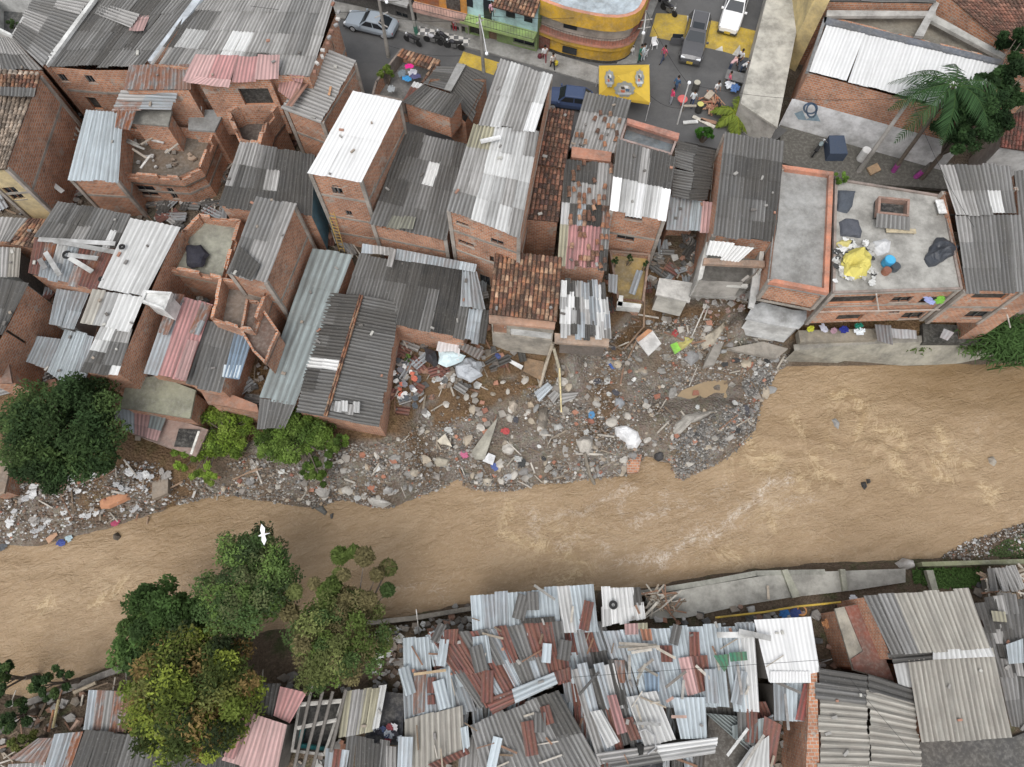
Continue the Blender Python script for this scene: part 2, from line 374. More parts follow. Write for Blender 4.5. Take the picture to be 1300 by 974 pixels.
v = np.stack([XX.ravel(), YY.ravel(), np.array(vz)], 1)
idx = np.arange(len(v)).reshape(XX.shape)
fc = np.stack([idx[:-1, :-1].ravel(), idx[:-1, 1:].ravel(), idx[1:, 1:].ravel(), idx[1:, :-1].ravel()], 1)
def gridmesh(name, v, fc, cols, mat, kind='structure'):
    me = bpy.data.meshes.new(name); me.from_pydata(v.tolist(), [], fc.tolist()); me.materials.append(M[mat])
    ca = me.color_attributes.new('Col', 'FLOAT_COLOR', 'POINT'); ca.data.foreach_set('color', np.array(cols, dtype=np.float32).ravel())
    me.polygons.foreach_set('use_smooth', [True]*len(me.polygons))
    o = bpy.data.objects.new(name, me); COL.objects.link(o); o['kind'] = kind; return o
gridmesh('ground', v, fc, cols, 'earth')
# river surface with standing waves
gx = np.arange(-72, 72.1, .3); gy = np.arange(-22, 26, .3); XX, YY = np.meshgrid(gx, gy)
tc = [(px(s)[0], r_, a) for s, r_, a in (('L460,150', 2.2, 1), ('L620,330', 2.6, 1), ('L880,380', 2.2, 1), ('L250,470', 2.0, 1), ('L150,520', 1.6, .8), ('K1250,420', 2.4, .9), ('L20,430', 1.8, .9), ('L30,660', 1.8, .8), ('K250,800', 2.6, .9), ('K1150,880', 1.8, .9), ('L1120,580', 1, .9), ('O300,50', 1.8, .8), ('M560,80', 2.0, .8), ('M210,190', 1.3, .8), ('L350,500', 1.5, .8), ('K60,650', 1.2, .6), ('L430,60', 1.4, .8), ('L700,500', 1.5, .5))]
fc_ = [(px(s)[0], r_, a) for s, r_, a in (('K650,640', 3.6, 1), ('K850,620', 2.6, .8), ('K1150,700', 2.6, 1), ('K950,800', 2.2, 1), ('K750,900', 2.2, .9), ('K450,680', 2.6, .9), ('K250,680', 2.2, .8), ('K500,820', 2.2, .6), ('L60,620', 2.4, .8), ('K600,900', 1.6, .9), ('N900,80', 1.5, .6), ('J1250,650', 2, .6), ('J1150,780', 2, .5), ('L1080,180', 2, .5), ('L300,850', 1.5, .5))]
def blobs(X, Y, L):
    a = np.zeros(X.shape)
    for (qx, qy), r_, s_ in L:
        q = P(qx, qy, WZ); a = np.maximum(a, s_*np.exp(-(((X-q.x)*.7)**2+((Y-q.y)*1.1)**2)/r_**2))
    return a
TB = blobs(XX.ravel(), YY.ravel(), tc); FB = blobs(XX.ravel(), YY.ravel(), fc_)
def strk(X, Y, L, wd):
    a = np.zeros(X.shape)
    for s, s_ in L:
        pl = np.array([(q.x, q.y) for q in pw(s, WZ)]); d = np.abs(seg_dist(X, Y, pl)); a = np.maximum(a, s_*np.exp(-(d/wd)**2))
    return a
wx = np.array([noise.noise(Vector((x*.5, y*.5, 1)))*.9 for x, y in zip(XX.ravel(), YY.ravel())]); wy = np.array([noise.noise(Vector((x*.5, y*.5, 8)))*.9 for x, y in zip(XX.ravel(), YY.ravel())])
FS = strk(XX.ravel()+wx, YY.ravel()+wy, [('K1400,500 1290,560 1180,650 1080,740 930,820 720,910 640,920', 1), ('K640,920 560,880 450,800 300,810', .7), ('K120,720 200,690 350,670 450,620 560,560 650,540', .9), ('K600,590 560,660 630,730 700,680 790,640 800,590', .8), ('K150,770 200,700 120,680', .7), ('K850,620 960,640 1020,590 1100,540', .5), ('L0,620 120,620 230,600', .6), ('N700,90 850,70 960,110', .5), ('L880,380 1000,340 1100,200', .3)], .42)
TS = strk(XX.ravel()+wx*.6, YY.ravel()+wy*.6, [('L340,90 440,95 485,150 490,220 465,310', 1), ('L570,250 660,270 680,320 620,380 640,420 690,450', 1), ('L860,260 890,320 930,350 900,400 830,430 850,480 910,500', 1), ('L250,380 262,480', .9), ('L290,460 350,500', .9), ('L170,490 195,550', .9), ('L720,490 740,560', .7), ('L1100,540 1135,560 1120,620', .9), ('L310,270 340,340', .8), ('L155,190 185,280', .7), ('L0,380 60,390 30,450', .9), ('L10,660 40,740', .8), ('K0,775 150,810 300,850 370,900 400,940', 1), ('K1210,280 1230,380 1290,440', .9), ('K1080,850 1180,900', .8), ('M600,50 560,120 470,165', .9), ('M240,175 190,215', .8), ('O250,60 350,30 420,-10', .8), ('L430,0 410,40', .5), ('K20,640 10,700', .7), ('L940,430 1020,405', .7), ('L1230,340 1280,370', .6), ('I900,640 1000,690', .3)], .5)
cl = blobs(XX.ravel(), YY.ravel(), [(px('L900,20')[0], 3.4, .8), (px('L1286,30')[0], 4, .9), (px('i560,612')[0], 1.2, .0), (px('I900,640')[0], 2.5, .5), (px('M60,560')[0], 3, .45)])
v = []
for x, y, tb in zip(XX.ravel(), YY.ravel(), TB):
    tb = max(tb*.5, 0)
    h = noise.fractal(Vector((x*.28+y*.06, y*.55, 3)), .9, 2.1, 4)*.17+noise.fractal(Vector((x*.9, y*1.1, 7)), .9, 2.1, 4)*.45*tb
    v.append((x, y, WZ+h))
idx = np.arange(len(v)).reshape(XX.shape)
fc = np.stack([idx[:-1, :-1].ravel(), idx[:-1, 1:].ravel(), idx[1:, 1:].ravel(), idx[1:, :-1].ravel()], 1)
gridmesh('river_water', np.array(v), fc, np.stack([np.maximum(TB*.45, TS), np.maximum(FB*.22, FS), cl, np.ones_like(TB)], 1), 'water')
# ------------------------------------------------------------ roofs and houses
PAL = dict(d=(.075, .073, .07), g=(.17, .168, .163), h=(.26, .257, .25), l=(.40, .39, .375), w=(.60, .60, .585), W=(.70, .70, .69), z=(.42, .47, .50), Z=(.38, .42, .44), y=(.45, .42, .30),
           p=(.55, .27, .26), P=(.60, .37, .35), m=(.20, .065, .055), r=(.34, .35, .35), b=(.26, .36, .47), k=(.03, .03, .03), t=(.50, .56, .59), o=(.30, .30, .24), B=(.42, .40, .35), G=(.03, .22, .13), q=(.30, .35, .35), R=(.35, .07, .06), f=(.37, .16, .09))
RUST = dict(r=1.0, m=.35, z=.12, Z=.2, l=0, B=.05, g=0)
def bil(c, u, v): return (c[0]*(1-u)+c[1]*u)*(1-v)+(c[3]*(1-u)+c[2]*u)*v
def sheetroof(mb, c, pal='ggh', rot=0, su=.85, sv=1.75, pitch=.27, amp=.045, patches=(), mess=0., dz=0., vary=.19, over=.12, smooth=False, jag=True):
    """corrugated sheets over quad c; furrows run p0->p3, or p0->p1 when rot"""
    if rot: c = [c[1], c[2], c[3], c[0]]
    U = ((c[1]-c[0]).length+(c[2]-c[3]).length)/2; V = ((c[3]-c[0]).length+(c[2]-c[1]).length)/2
    nu = max(1, round(U/su)); nv = max(1, round(V/sv)); nrm = (c[1]-c[0]).cross(c[3]-c[0]).normalized()
    if nrm.z < 0: nrm = -nrm
    nwv = U/pitch
    def sheet(u0, u1, v0, v1, ch, lift, jr=0, tilt=0):
        col = PAL[ch]; f = 1+rnd.uniform(-vary, vary); col = (min(col[0]*f, .9), min(col[1]*f, .9), min(col[2]*f, .9), RUST.get(ch, 0)*rnd.uniform(.6, 1.0))
        n = max(3, int((u1-u0)*nwv*4)); n = min(n, 240)
        if smooth: n = max(2, int((u1-u0)*U/.3))
        rows = []; uvr = []
        for j, vv in enumerate((v0, (v0+v1)/2, v1)):
            row = []; ur = []
            sg_ = [noise.noise(Vector((c[0].x+k_*1.3, c[0].y*.7+vv*V*.5, k_*.8)))*.07 for k_ in range(5)]
            for i in range(n+1):
                a = i/n; u = u0+(u1-u0)*a; su_ = u+jr*(vv-v0)
                h = 0 if smooth else amp*math.sin(2*PI*u*nwv)
                q5 = a*3.999; h += lift+(.028*j/2)+tilt*a+sg_[int(q5)]*(1-q5%1)+sg_[int(q5)+1]*(q5%1)
                if smooth and i % 4 == 0: h += .035
                row.append(bil(c, su_, vv)+nrm*(h+dz)); ur.append((u*nwv, vv*V))
            rows.append(row); uvr.append(ur)
        for j in range(2):
            for i in range(n):
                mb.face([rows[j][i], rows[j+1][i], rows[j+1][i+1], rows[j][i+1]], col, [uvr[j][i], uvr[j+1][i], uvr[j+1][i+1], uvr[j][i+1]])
    last = {}
    for j in range(nv):
        for i in range(nu):
            u0 = i/nu; u1 = (i+1)/nu+.04/U; v0 = j/nv; v1 = min((j+1)/nv+over/V, 1.0 if j == nv-1 else 9)
            ch = rnd.choice(pal) if (rnd.random() < (.45 if mess < .1 else .8) or last.get(i) is None) else last[i]
            if i and rnd.random() < .3 and mess < .1 and last.get(i-1): ch = last[i-1]
            last[i] = ch
            uc, vc = (u0+u1)/2, (v0+v1)/2
            for (a, b_, e, f_, chh) in patches:
                if a <= uc < b_ and e <= vc < f_: ch = rnd.choice(chh)
            if ch == '.': continue
            du, dv_ = rnd.uniform(-1, 1)*mess*.45/U, rnd.uniform(-1, 1)*mess*.7/V
            if not smooth and V > 2.5 and jag:
                if j == nv-1: v1 = 1+rnd.uniform(-.12, .14)/V
                if j == 0: v0 = rnd.uniform(-.10, .08)/V
            sheet(u0+du-mess*.15/U, u1+du+mess*.15/U, v0+dv_-mess*.25/V, v1+dv_+mess*.25/V+rnd.uniform(-.03, .05)/V*(1+mess*3), ch, .012*((i+j) % 2)+rnd.uniform(0, .012)+mess*rnd.uniform(0, .14), rnd.uniform(-1, 1)*(.008+mess*.16), mess*rnd.uniform(-.05, .05))
def tileroof(mb, c, rot=0, w=.27, l=.42, pal=None, miss=0):
    if rot: c = [c[1], c[2], c[3], c[0]]
    pal = pal or [(.33, .155, .085), (.27, .12, .07), (.40, .22, .13), (.20, .09, .06), (.13, .07, .05), (.45, .29, .19)]
    U = ((c[1]-c[0]).length+(c[2]-c[3]).length)/2; V = ((c[3]-c[0]).length+(c[2]-c[1]).length)/2
    nrm = (c[1]-c[0]).cross(c[3]-c[0]).normalized(); nrm = nrm if nrm.z > 0 else -nrm
    mb.face([p-nrm*.03 for p in c], (.07, .045, .035))
    nu = max(2, round(U/w)); nv = max(2, round(V/l))
    for i in range(nu):
        for j in range(nv):
            if rnd.random() < miss: continue
            u = (i+.5)/nu+rnd.uniform(-.08, .08)/nu; v0 = j/nv+rnd.uniform(-.02, .02)/nv; v1 = (j+1.12)/nv
            if j == nv-1: v1 = 1
            f = rnd.uniform(.75, 1.25); cc = rnd.choice(pal); col = (cc[0]*f, cc[1]*f, cc[2]*f)
            hw0, hw1 = .34/nu, .45/nu; jr = rnd.uniform(-.05, .05)/nu
            lo, hi = [], []
            for k in range(5):
                a = PI*k/4; h = math.sin(a)
                lo.append(bil(c, u-math.cos(a)*hw0, v0)+nrm*(h*.09)); hi.append(bil(c, u+jr-math.cos(a)*hw1, v1)+nrm*(h*.11+.035))
            for k in range(4): mb.face([lo[k], hi[k], hi[k+1], lo[k+1]], col)
            mb.face(hi, (col[0]*.6, col[1]*.6, col[2]*.6))
def loose_tiles(c, prob, label, group):
    U = ((c[1]-c[0]).length+(c[2]-c[3]).length)/2; V = ((c[3]-c[0]).length+(c[2]-c[1]).length)/2; nrm = (c[1]-c[0]).cross(c[3]-c[0]).normalized(); nrm = nrm if nrm.z > 0 else -nrm
    pal = [(.33, .155, .085), (.27, .12, .07), (.42, .25, .16), (.16, .08, .055)]
    for i in range(int(U/.33)):
        for j in range(int(V/.45)):
            if rnd.random() > prob: continue
            p = bil(c, (i+.5)/int(U/.33), (j+.5)/int(V/.45))+nrm*.07; d = (c[3]-c[0]).normalized(); d = Matrix.Rotation(rnd.uniform(-.25, .25), 3, 'Z')@d; s_ = d.cross(nrm)
            mb = MB(); cc = rnd.choice(pal)
            for k in range(4):
                a, b_ = PI*k/4, PI*(k+1)/4
                q = [p+s_*math.cos(a)*.13+nrm*math.sin(a)*.11-d*.22, p+s_*math.cos(b_)*.13+nrm*math.sin(b_)*.11-d*.22, p+s_*math.cos(b_)*.15+nrm*math.sin(b_)*.13+d*.22, p+s_*math.cos(a)*.15+nrm*math.sin(a)*.13+d*.22]
                mb.face(q, cc)
            tag(mb.build('roof_tile', 'tile', loc=p), label, 'roof tile', group)
def hit(q, A, B):
    d = ray(*q); n = Vector((-(B.y-A.y), B.x-A.x, 0)); C0 = Vector((0, 0, CAMH))
    t = (A-C0).dot(n)/d.dot(n); p = C0+d*t; L = math.hypot(B.x-A.x, B.y-A.y)
    return ((p.x-A.x)*(B.x-A.x)+(p.y-A.y)*(B.y-A.y))/L, p.z
def wallface(mb, A, B, g, col, mi, rects, ins, u0=0.):
    """vertical wall under A->B with rectangular openings (u0,u1,z0,z1); ins = inward unit vector"""
    L = math.hypot(B.x-A.x, B.y-A.y)
    if L < .05: return
    e = Vector((B.x-A.x, B.y-A.y, 0))/L; top = lambda u: A.z+(B.z-A.z)*u/L
    us = sorted(set([0, L]+[min(max(r_[k], .02), L-.02) for r_ in rects for k in (0, 1)]))
    zt = min(A.z, B.z)-.05
    for a, b_ in zip(us[:-1], us[1:]):
        if b_-a < 1e-4: continue
        cu = (a+b_)/2; zs = [g]
        rr = sorted([(max(r_[2], g+.05), min(r_[3], zt)) for r_ in rects if r_[0] < cu < r_[1]])
        cur = g
        def quad(z0a, z0b, z1a, z1b):
            p = [A+e*a, A+e*b_, A+e*b_, A+e*a]; zz = (z0a, z0b, z1b, z1a)
            mb.face([(q.x, q.y, z_) for q, z_ in zip(p, zz)], col, [(u0+a, z0a), (u0+b_, z0b), (u0+b_, z1b), (u0+a, z1a)], mi)
        for z0, z1 in rr:
            if z0 > cur: quad(cur, cur, z0, z0)
            cur = max(cur, z1)
        quad(cur, cur, top(a), top(b_))
    for r_ in rects:
        a, b_ = max(r_[0], .02), min(r_[1], L-.02); z0, z1 = max(r_[2], g+.05), min(r_[3], zt)
        if b_ <= a or z1 <= z0: continue
        o = [(a, z0), (b_, z0), (b_, z1), (a, z1)]
        for k in range(4):
            (ua, za), (ub, zb) = o[k], o[(k+1) % 4]
            pa = A+e*ua; pb = A+e*ub; pa.z = za; pb.z = zb
            mb.face([pa, pb, pb+ins*.22, pa+ins*.22], col, [(0, 0), (.1, 0), (.1, .1), (0, .1)], mi)
WIN_COL = (.10, .10, .10)
def house(label, poly, z, g=None, roof=None, extra=(), wall='brick', wc=(1, 1, 1), walls=None, wins=(), bands=(), name='brick_house', cat='house', inset=.16, roofname='roof', nowall=False, fr=WIN_COL, group=None, hollow=0):
    c = pw(poly, z) if isinstance(poly, str) else poly
    n = len(c); cen = sum(c, Vector())/n
    if g is None: g = min(GZ(p.x, p.y) for p in c)-.4
    gs = GZ(cen.x, cen.y); root = thing(name, label, cat, (cen.x, cen.y, max(g, min(gs, min(p.z for p in c)-.5))), group)
    ip = []
    for p in c:
        d = Vector((p.x-cen.x, p.y-cen.y, 0)); L = d.length; q = p-d*(inset*1.3/max(L, .1)); q.z = p.z-.10; ip.append(q)
    if not nowall:
        mb = MB(); mats = ['brick', 'painted', 'concrete']; d = 0
        wr = {i: [] for i in range(n)}
        for w_ in wins:
            e, s_ = w_[0], w_[1]; A, B = ip[e], ip[(e+1) % n]
            q = px(s_); h_ = [hit(x_, A, B) for x_ in q]
            us = [a[0] for a in h_]; zs = [a[1] for a in h_]
            r_ = (min(us), max(us), min(zs), max(zs)); Lw = math.hypot(B.x-A.x, B.y-A.y)
            r_ = (max(r_[0], .08), min(r_[1], Lw-.08), max(r_[2], g+.1), min(r_[3], min(A.z, B.z)-.1))
            if r_[1]-r_[0] < .15 or r_[3]-r_[2] < .15: continue
            wr[e].append((r_, w_[2] if len(w_) > 2 else 'window', w_[3] if len(w_) > 3 else fr))
        for i in range(n):
            A, B = ip[i], ip[(i+1) % n]; L = math.hypot(B.x-A.x, B.y-A.y)
            kind, col = (walls or {}).get(i, (wall, wc)); mi = dict(brick=0, painted=1, concrete=2).get(kind, 0)
            inn = Vector((-(B.y-A.y), B.x-A.x, 0)); inn = inn/max(inn.length, .01)
            if inn.dot(cen-A) < 0: inn = -inn
            if kind == 'none': continue
            wallface(mb, A, B, g, col, mi, [r_[0] for r_ in wr[i]], inn, d); d += L
            if hollow: wallface(mb, A+inn*hollow, B+inn*hollow, g, col, mi, [], -inn, d)
            if hollow: mb.face([A, B, B+inn*hollow, A+inn*hollow], col, [(0, 0), (L, 0), (L, .15), (0, .15)], 2)
            for r_, wk, fc in wr[i]:
                u0, u1, z0, z1 = r_; e = Vector((B.x-A.x, B.y-A.y, 0))/L
                def pt(u, z_, dd): q = A+e*u+inn*dd; q.z = z_; return q
                if wk == 'hole':
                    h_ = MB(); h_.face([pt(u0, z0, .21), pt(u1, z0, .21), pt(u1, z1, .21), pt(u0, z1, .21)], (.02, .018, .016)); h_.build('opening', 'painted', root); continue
                f_ = MB(); w2 = .07
                for ua, ub, za, zb in ((u0, u1, z0, z0+w2), (u0, u1, z1-w2, z1), (u0, u0+w2, z0, z1), (u1-w2, u1, z0, z1), ((u0+u1)/2-.03, (u0+u1)/2+.03, z0, z1)):
                    a_, b_ = pt(ua, za, .04), pt(ub, zb, .10)
                    f_.face([pt(ua, za, .06), pt(ub, za, .06), pt(ub, zb, .06), pt(ua, zb, .06)], fc)
                    f_.face([pt(ua, za, .12), pt(ua, za, .06), pt(ua, zb, .06), pt(ua, zb, .12)], fc)
                if wk == 'door':
                    dr = MB(); dr.face([pt(u0, z0, .12), pt(u1, z0, .12), pt(u1, z1, .12), pt(u0, z1, .12)], fc)
                    dr.tube([pt(u0+.15, z0+1, .12), pt(u0+.15, z0+1, .04)], .03, (.5, .5, .5)); dr.build('door', 'painted', root); continue
                wo = f_.build('window', 'painted', root)
                gl = MB(); gl.face([pt(u0, z0, .15), pt(u1, z0, .15), pt(u1, z1, .15), pt(u0, z1, .15)]); gl.build('pane', 'glass', wo)
                s2 = MB(); a_ = pt(u0-.06, z0-.04, -.03); b_ = pt(u1+.06, z0-.04, -.03)
                s2.face([a_, b_, b_+inn*.2, a_+inn*.2], (.35, .31, .27)); s2.face([a_-Vector((0, 0, .07)), b_-Vector((0, 0, .07)), b_, a_], (.35, .31, .27)); s2.build('sill', 'concrete', wo)
        if not roof or roof.get('k') != 'slab':
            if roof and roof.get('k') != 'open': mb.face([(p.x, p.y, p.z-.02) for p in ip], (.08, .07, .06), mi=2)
        mb.build('wall', mats, root)
        for zb in bands:
            m2 = MB()
            for i in range(n):
                A, B = ip[i], ip[(i+1) % n]; e = (B-A); e.z = 0; L = e.length
                if L < .3: continue
                m2.box(((A.x+B.x)/2, (A.y+B.y)/2, zb), L+.06, .07, .2, (.34, .31, .27), math.atan2(e.y, e.x))
            m2.build('floor_beam', 'concrete', root)
        if bands and wall == 'brick' and n == 4:
            for p in ip:
                m2 = MB(); m2.box((p.x, p.y, (g+p.z)/2-.05), .26, .26, p.z-g-.02, (.36,.32,.28)); m2.build('corner_column', 'concrete', root)
    if roof:
        kd = dict(roof); k_ = kd.pop('k', 'sheet'); rb = MB()
        if k_ == 'sheet':
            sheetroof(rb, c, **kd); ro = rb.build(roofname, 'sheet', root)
        elif k_ == 'tile': tileroof(rb, c, **kd); ro = rb.build(roofname, 'tile', root)
        elif k_ == 'slab':
            ph = kd.get('parapet', 0); col = kd.get('col', (.3, .3, .29)); pc = kd.get('pcol', (.4, .3, .25)); pm = kd.get('pmat', 'concrete'); pc = (1, 1, 1) if pm == 'brick' else pc; th = kd.get('th', .16)
            zs = [p.z-ph for p in c]; rb.prism([(p.x, p.y) for p in c], [a-.18 for a in zs], zs, col, bot=True); ro = rb.build('roof_slab', 'concrete', root)
            if ph:
                pb = MB(); sk = kd.get('skip', ())
                for i in range(n):
                    if i in sk: continue
                    A, B = c[i], c[(i+1) % n]; e = B-A; e.z = 0; L = e.length
                    if L < .1: continue
                    inn = Vector((-e.y, e.x, 0))/L
                    if inn.dot(cen-A) < 0: inn = -inn
                    a_, b_ = A.copy(), B.copy(); c2, d2 = B+inn*th-e/L*th*.999, A+inn*th+e/L*th*.999
                    q = [(a_.x, a_.y), (b_.x, b_.y), (c2.x, c2.y), (d2.x, d2.y)]
                    if pm == 'brick':
                        ns = max(1, int(L/.75))
                        for s_i in range(ns):
                            t0_, t1_ = s_i/ns, (s_i+1)/ns; dz_ = rnd.choice((0, 0, 0, .1, .2, .38, .55))*min(1, ph); qa, qb = Vector((*q[0], 0)), Vector((*q[1], 0)); qc, qd = Vector((*q[2], 0)), Vector((*q[3], 0))
                            zz_ = A.z+(B.z-A.z)*(t0_+t1_)/2; v4 = [qa.lerp(qb, t0_), qa.lerp(qb, t1_), qd.lerp(qc, t1_), qd.lerp(qc, t0_)]
                            pb.prism([(w_.x, w_.y) for w_ in v4], zz_-ph+.003, zz_-dz_, pc)
                    else: pb.prism(q, [A.z-ph+.003, B.z-ph+.003, B.z-ph+.003, A.z-ph+.003], [A.z, B.z, B.z, A.z], pc)
                pb.build('parapet', pm, root)
        elif k_ == 'open': ro = None
    for ex in extra:
        kd = dict(ex); k_ = kd.pop('k', 'sheet'); pp = kd.pop('p'); zz = kd.pop('z'); nm = kd.pop('n', 'roof'); cc = pw(pp, zz) if isinstance(pp, str) else pp; rb = MB()
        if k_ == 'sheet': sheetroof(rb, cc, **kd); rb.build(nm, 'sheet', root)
        elif k_ == 'tile': tileroof(rb, cc, **kd); rb.build(nm, 'tile', root)
        elif k_ == 'beam': rb.prism([(p.x, p.y) for p in cc], [p.z-kd.get('h', .25) for p in cc], [p.z for p in cc], kd['col'], bot=True); rb.build(nm, kd.get('mat', 'concrete'), root)
        elif k_ == 'face': rb.face(cc, kd['col']); rb.build(nm, kd.get('mat', 'concrete'), root)
    return root
def S(pal='ggh', **k): return dict(k='sheet', pal=pal, **k)
# ------------------------------------------------------------ north bank, upper left block
house('grey corrugated roof house in the upper left corner beside the small courtyard', 'A185,-60 472,-30 215,330 65,190', [6.2,6.2,5.8,5.8], roof=S('gghhl', rot=1))
house('paler grey roof house at the left edge below the courtyard', 'A-60,175 65,190 215,350 -60,345', [5.2,5.2,5,5], roof=S('hlg', rot=0))
house('small walled courtyard with white parapet and a potted plant in the top left corner', 'A-60,-40 185,-20 62,180 -60,120', 5.6, roof=dict(k='slab', parapet=1.6, col=(.08,.085,.09), pcol=(.6,.6,.58), pmat='painted'), wall='painted', wc=(.6,.6,.58), name='courtyard')
house('long brick house with weathered dark grey roof and two barred windows, upper left', 'A472,-30 985,-20 735,305 640,352 430,350 215,328', [6.6,6.6,5.6,5.4,5.4,5.4], roof=dict(k='open'),
      extra=[dict(p='A472,-30 985,-20 700,335 215,328', z=[6.6,6.6,5.4,5.4], pal='gghhd', mess=.12), dict(p='A480,75 505,20 695,80 650,145', z=[6.2,6.3,6.3,6.2], pal='l', dz=.1), dict(p='A690,30 765,30 715,165 645,165', z=6.1, pal='P', su=2, smooth=True, dz=.16), dict(k='beam', p='A455,-10 475,-10 232,322 212,315', z=[6.9,6.9,5.7,5.7], col=(.6,.6,.58), mat='painted', n='gutter'), dict(k='beam', p='A960,-10 1000,-10 760,305 730,300', z=[6.9,6.9,5.9,5.9], col=(.48,.52,.56), mat='painted', n='gutter')],
      wins=[(3,'A600,365 605,370'),(4,'A415,372 480,412'),(4,'A280,365 345,405'),(4,'A420,480 515,545','hole')], bands=[3.0])
house('tall brick house with pale tile roof and cream front at the left edge', 'A-120,330 200,362 28,838 -120,850', [6,6,6,6], roof=dict(k='tile', pal=[(.45,.36,.28),(.38,.30,.23),(.5,.42,.34)], w=.3), g=-1.5,
      walls={2:('painted',(.62,.5,.28))}, wins=[(2,'E5,-5 130,48','window',(.2,.1,.06)),(2,'E10,95 90,125','window',(.1,.3,.2))], bands=[3.2], extra=[dict(k='tile', p='A-20,370 200,372 172,480 -20,470', z=6.4, w=.28), dict(p='A0,428 175,435 168,482 0,475', z=6.6, pal='g')])
house('brick house under the clean pale blue-white metal roof beside the wrecked terrace', 'A425,543 608,560 583,903 338,890', [3.6,3.6,3.2,3.2], roof=S('t', su=.9, sv=8, pitch=.3, vary=.05, amp=.04), bands=[1.2])
house('brick house whose open roof terrace is full of broken planks, upper left', 'A600,640 830,620 1060,650 990,830 885,880 562,855', 2.4, roof=dict(k='slab', parapet=1.0, col=(.15,.115,.085), pcol=(.30,.15,.10), pmat='brick', th=.2), g=-3,
      wins=[(4,'A650,915 795,974'),(4,'A820,930 890,985'),(4,'E620,85 700,105'),(4,'E805,100 885,135')], bands=[0.2])
house('small brick room with mossy concrete slab and red door on the wrecked terrace', 'A650,545 850,545 832,622 640,605', 4.4, g=1.4, roof=dict(k='slab', col=(.22,.215,.19)), wins=[], name='rooftop_room')
house('lean-to with broad rusty brown sheets left of the pink roof', 'A640,322 940,318 942,445 612,447', [6.3,6.3,5.9,5.9], roof=S('rrz', su=1.6, sv=3, patches=[(0,.12,0,1,'z'),(.15,.3,0,1,'r'),(.35,.42,0,1,'z'),(.45,.95,0,1,'r')]), extra=[dict(p='A605,448 862,460 842,545 555,545', z=[5.5,5.5,5.1,5.1], pal='rzzl', rot=1, su=.7, mess=.2), dict(p='A590,515 680,515 640,640 570,630', z=5.1, pal='rgZ', mess=.15)])
house('brick house with buckled pink painted roof and dark open room below', 'A985,290 1380,290 1375,395 1130,425 930,405', 6.7, g=1, roof=dict(k='open'), inset=.5,
      extra=[dict(p='A972,275 1380,278 1368,395 918,405', z=[7.1,7.1,6.8,6.8], pal='PPPp', su=1.6, sv=1.6, smooth=True, mess=.12, vary=.06), dict(p='A978,380 1140,395 1128,435 918,410', z=6.95, pal='P', su=3, smooth=True)], wins=[(2,'A1150,440 1360,520','hole')])
house('small roof slab with satellite dish beside the brick room, upper left', 'A935,540 1112,545 1062,648 930,640', 3.0, roof=dict(k='slab', col=(.25,.255,.25)), name='rooftop_room')
house('unroofed brick rooms with bare concrete tops between the pink roof and the dark roof', 'U300,520 520,400 740,470 640,600 590,800 400,760 330,600', 4.0, roof=dict(k='slab', parapet=1.9, col=(.10,.08,.07), pcol=(.34,.15,.09), pmat='brick', th=.3), wins=[(5,'U390,630 480,685','hole')])
house('large light grey patchwork roof house at the top left of the street', 'A995,-40 1640,-40 1672,60 1537,385 1330,375 745,315', [6.6]*6, g=-.5, roof=dict(k='open'), extra=[dict(p='A995,-40 1665,-40 1537,385 745,318', z=[6.7,6.7,6.2,6.2], pal='lllwhl', patches=[(0,.25,.3,.75,'gwd'),(.3,.5,.45,.6,'w'),(.6,.85,.85,1,'dgl')], sv=1.8)], wins=[(2,'B392,205 410,245','hole')], bands=[3.2])
pts_ = pw('B385,0 425,40 430,80 375,200 320,330 290,385', [6.95]*6)
for a, b_ in zip(pts_[:-1], pts_[1:]):
    for k_ in range(int((b_-a).length/.55)):
        q = a.lerp(b_, (k_+.5)/int((b_-a).length/.55))+Vector((rnd.uniform(-.1,.1), 0, 0)); mb = MB(); mb.box(q, .3, .2, .16, rnd.choice([(.5,.48,.45),(.25,.12,.08),(.3,.3,.3)]), rnd.uniform(0,3))
        tag(mb.build('loose_brick', 'stone', loc=q), 'loose brick in the row weighing down the right edge of the large light grey roof', 'brick', 'bricks along the edge of the light grey roof')
house('brick house with pale ribbed roof and one loose brick, beside the white roof', 'B385,250 518,300 345,608 150,535', [5.6,5.6,5.2,5.2], g=0.2, roof=S('l', rot=1, pitch=.3, vary=.06, su=1, sv=3.5), wins=[(1,'B378,610 388,640','hole')], bands=[2.6, 4.9])
house('tall narrow brick house with bright white metal roof, three storeys', 'B500,450 740,500 540,905 275,860', [7.2,7.2,7,7], roof=dict(k='sheet', pal='W', su=1.05, sv=4.5, smooth=True, vary=.03, patches=[(.05,.5,0,.12,'o')]), wins=[(2,'B390,925 455,965'),(2,'F460,105 500,135'),(2,'F395,-20 455,30')], bands=[4.6,2.0,-.2])
house('small brick upper room with dark ribbed roof right of the white roof', 'B845,420 1045,485 985,585 745,505', [5.6,5.6,5.2,5.2], g=3.0, roof=S('ddg', pitch=.22), name='rooftop_room')
house('dark gabled roof house by the yellow street marking', 'B870,380 1170,385 1060,610 850,430', [4,4,3.6,3.6], roof=dict(k='open'), extra=[dict(p='B1050,318 1168,382 1085,600 965,445', z=[4.3,3.6,3.4,4.2], pal='ddg', rot=1), dict(p='B915,330 1030,330 960,445 850,415', z=[3.4,4.2,4.2,3.4], pal='dgd', rot=1), dict(k='beam', p='B1015,312 1058,320 985,450 950,442', z=[4.5,4.5,4.4,4.4], col=(.3,.3,.29), n='ridge', h=.1)])
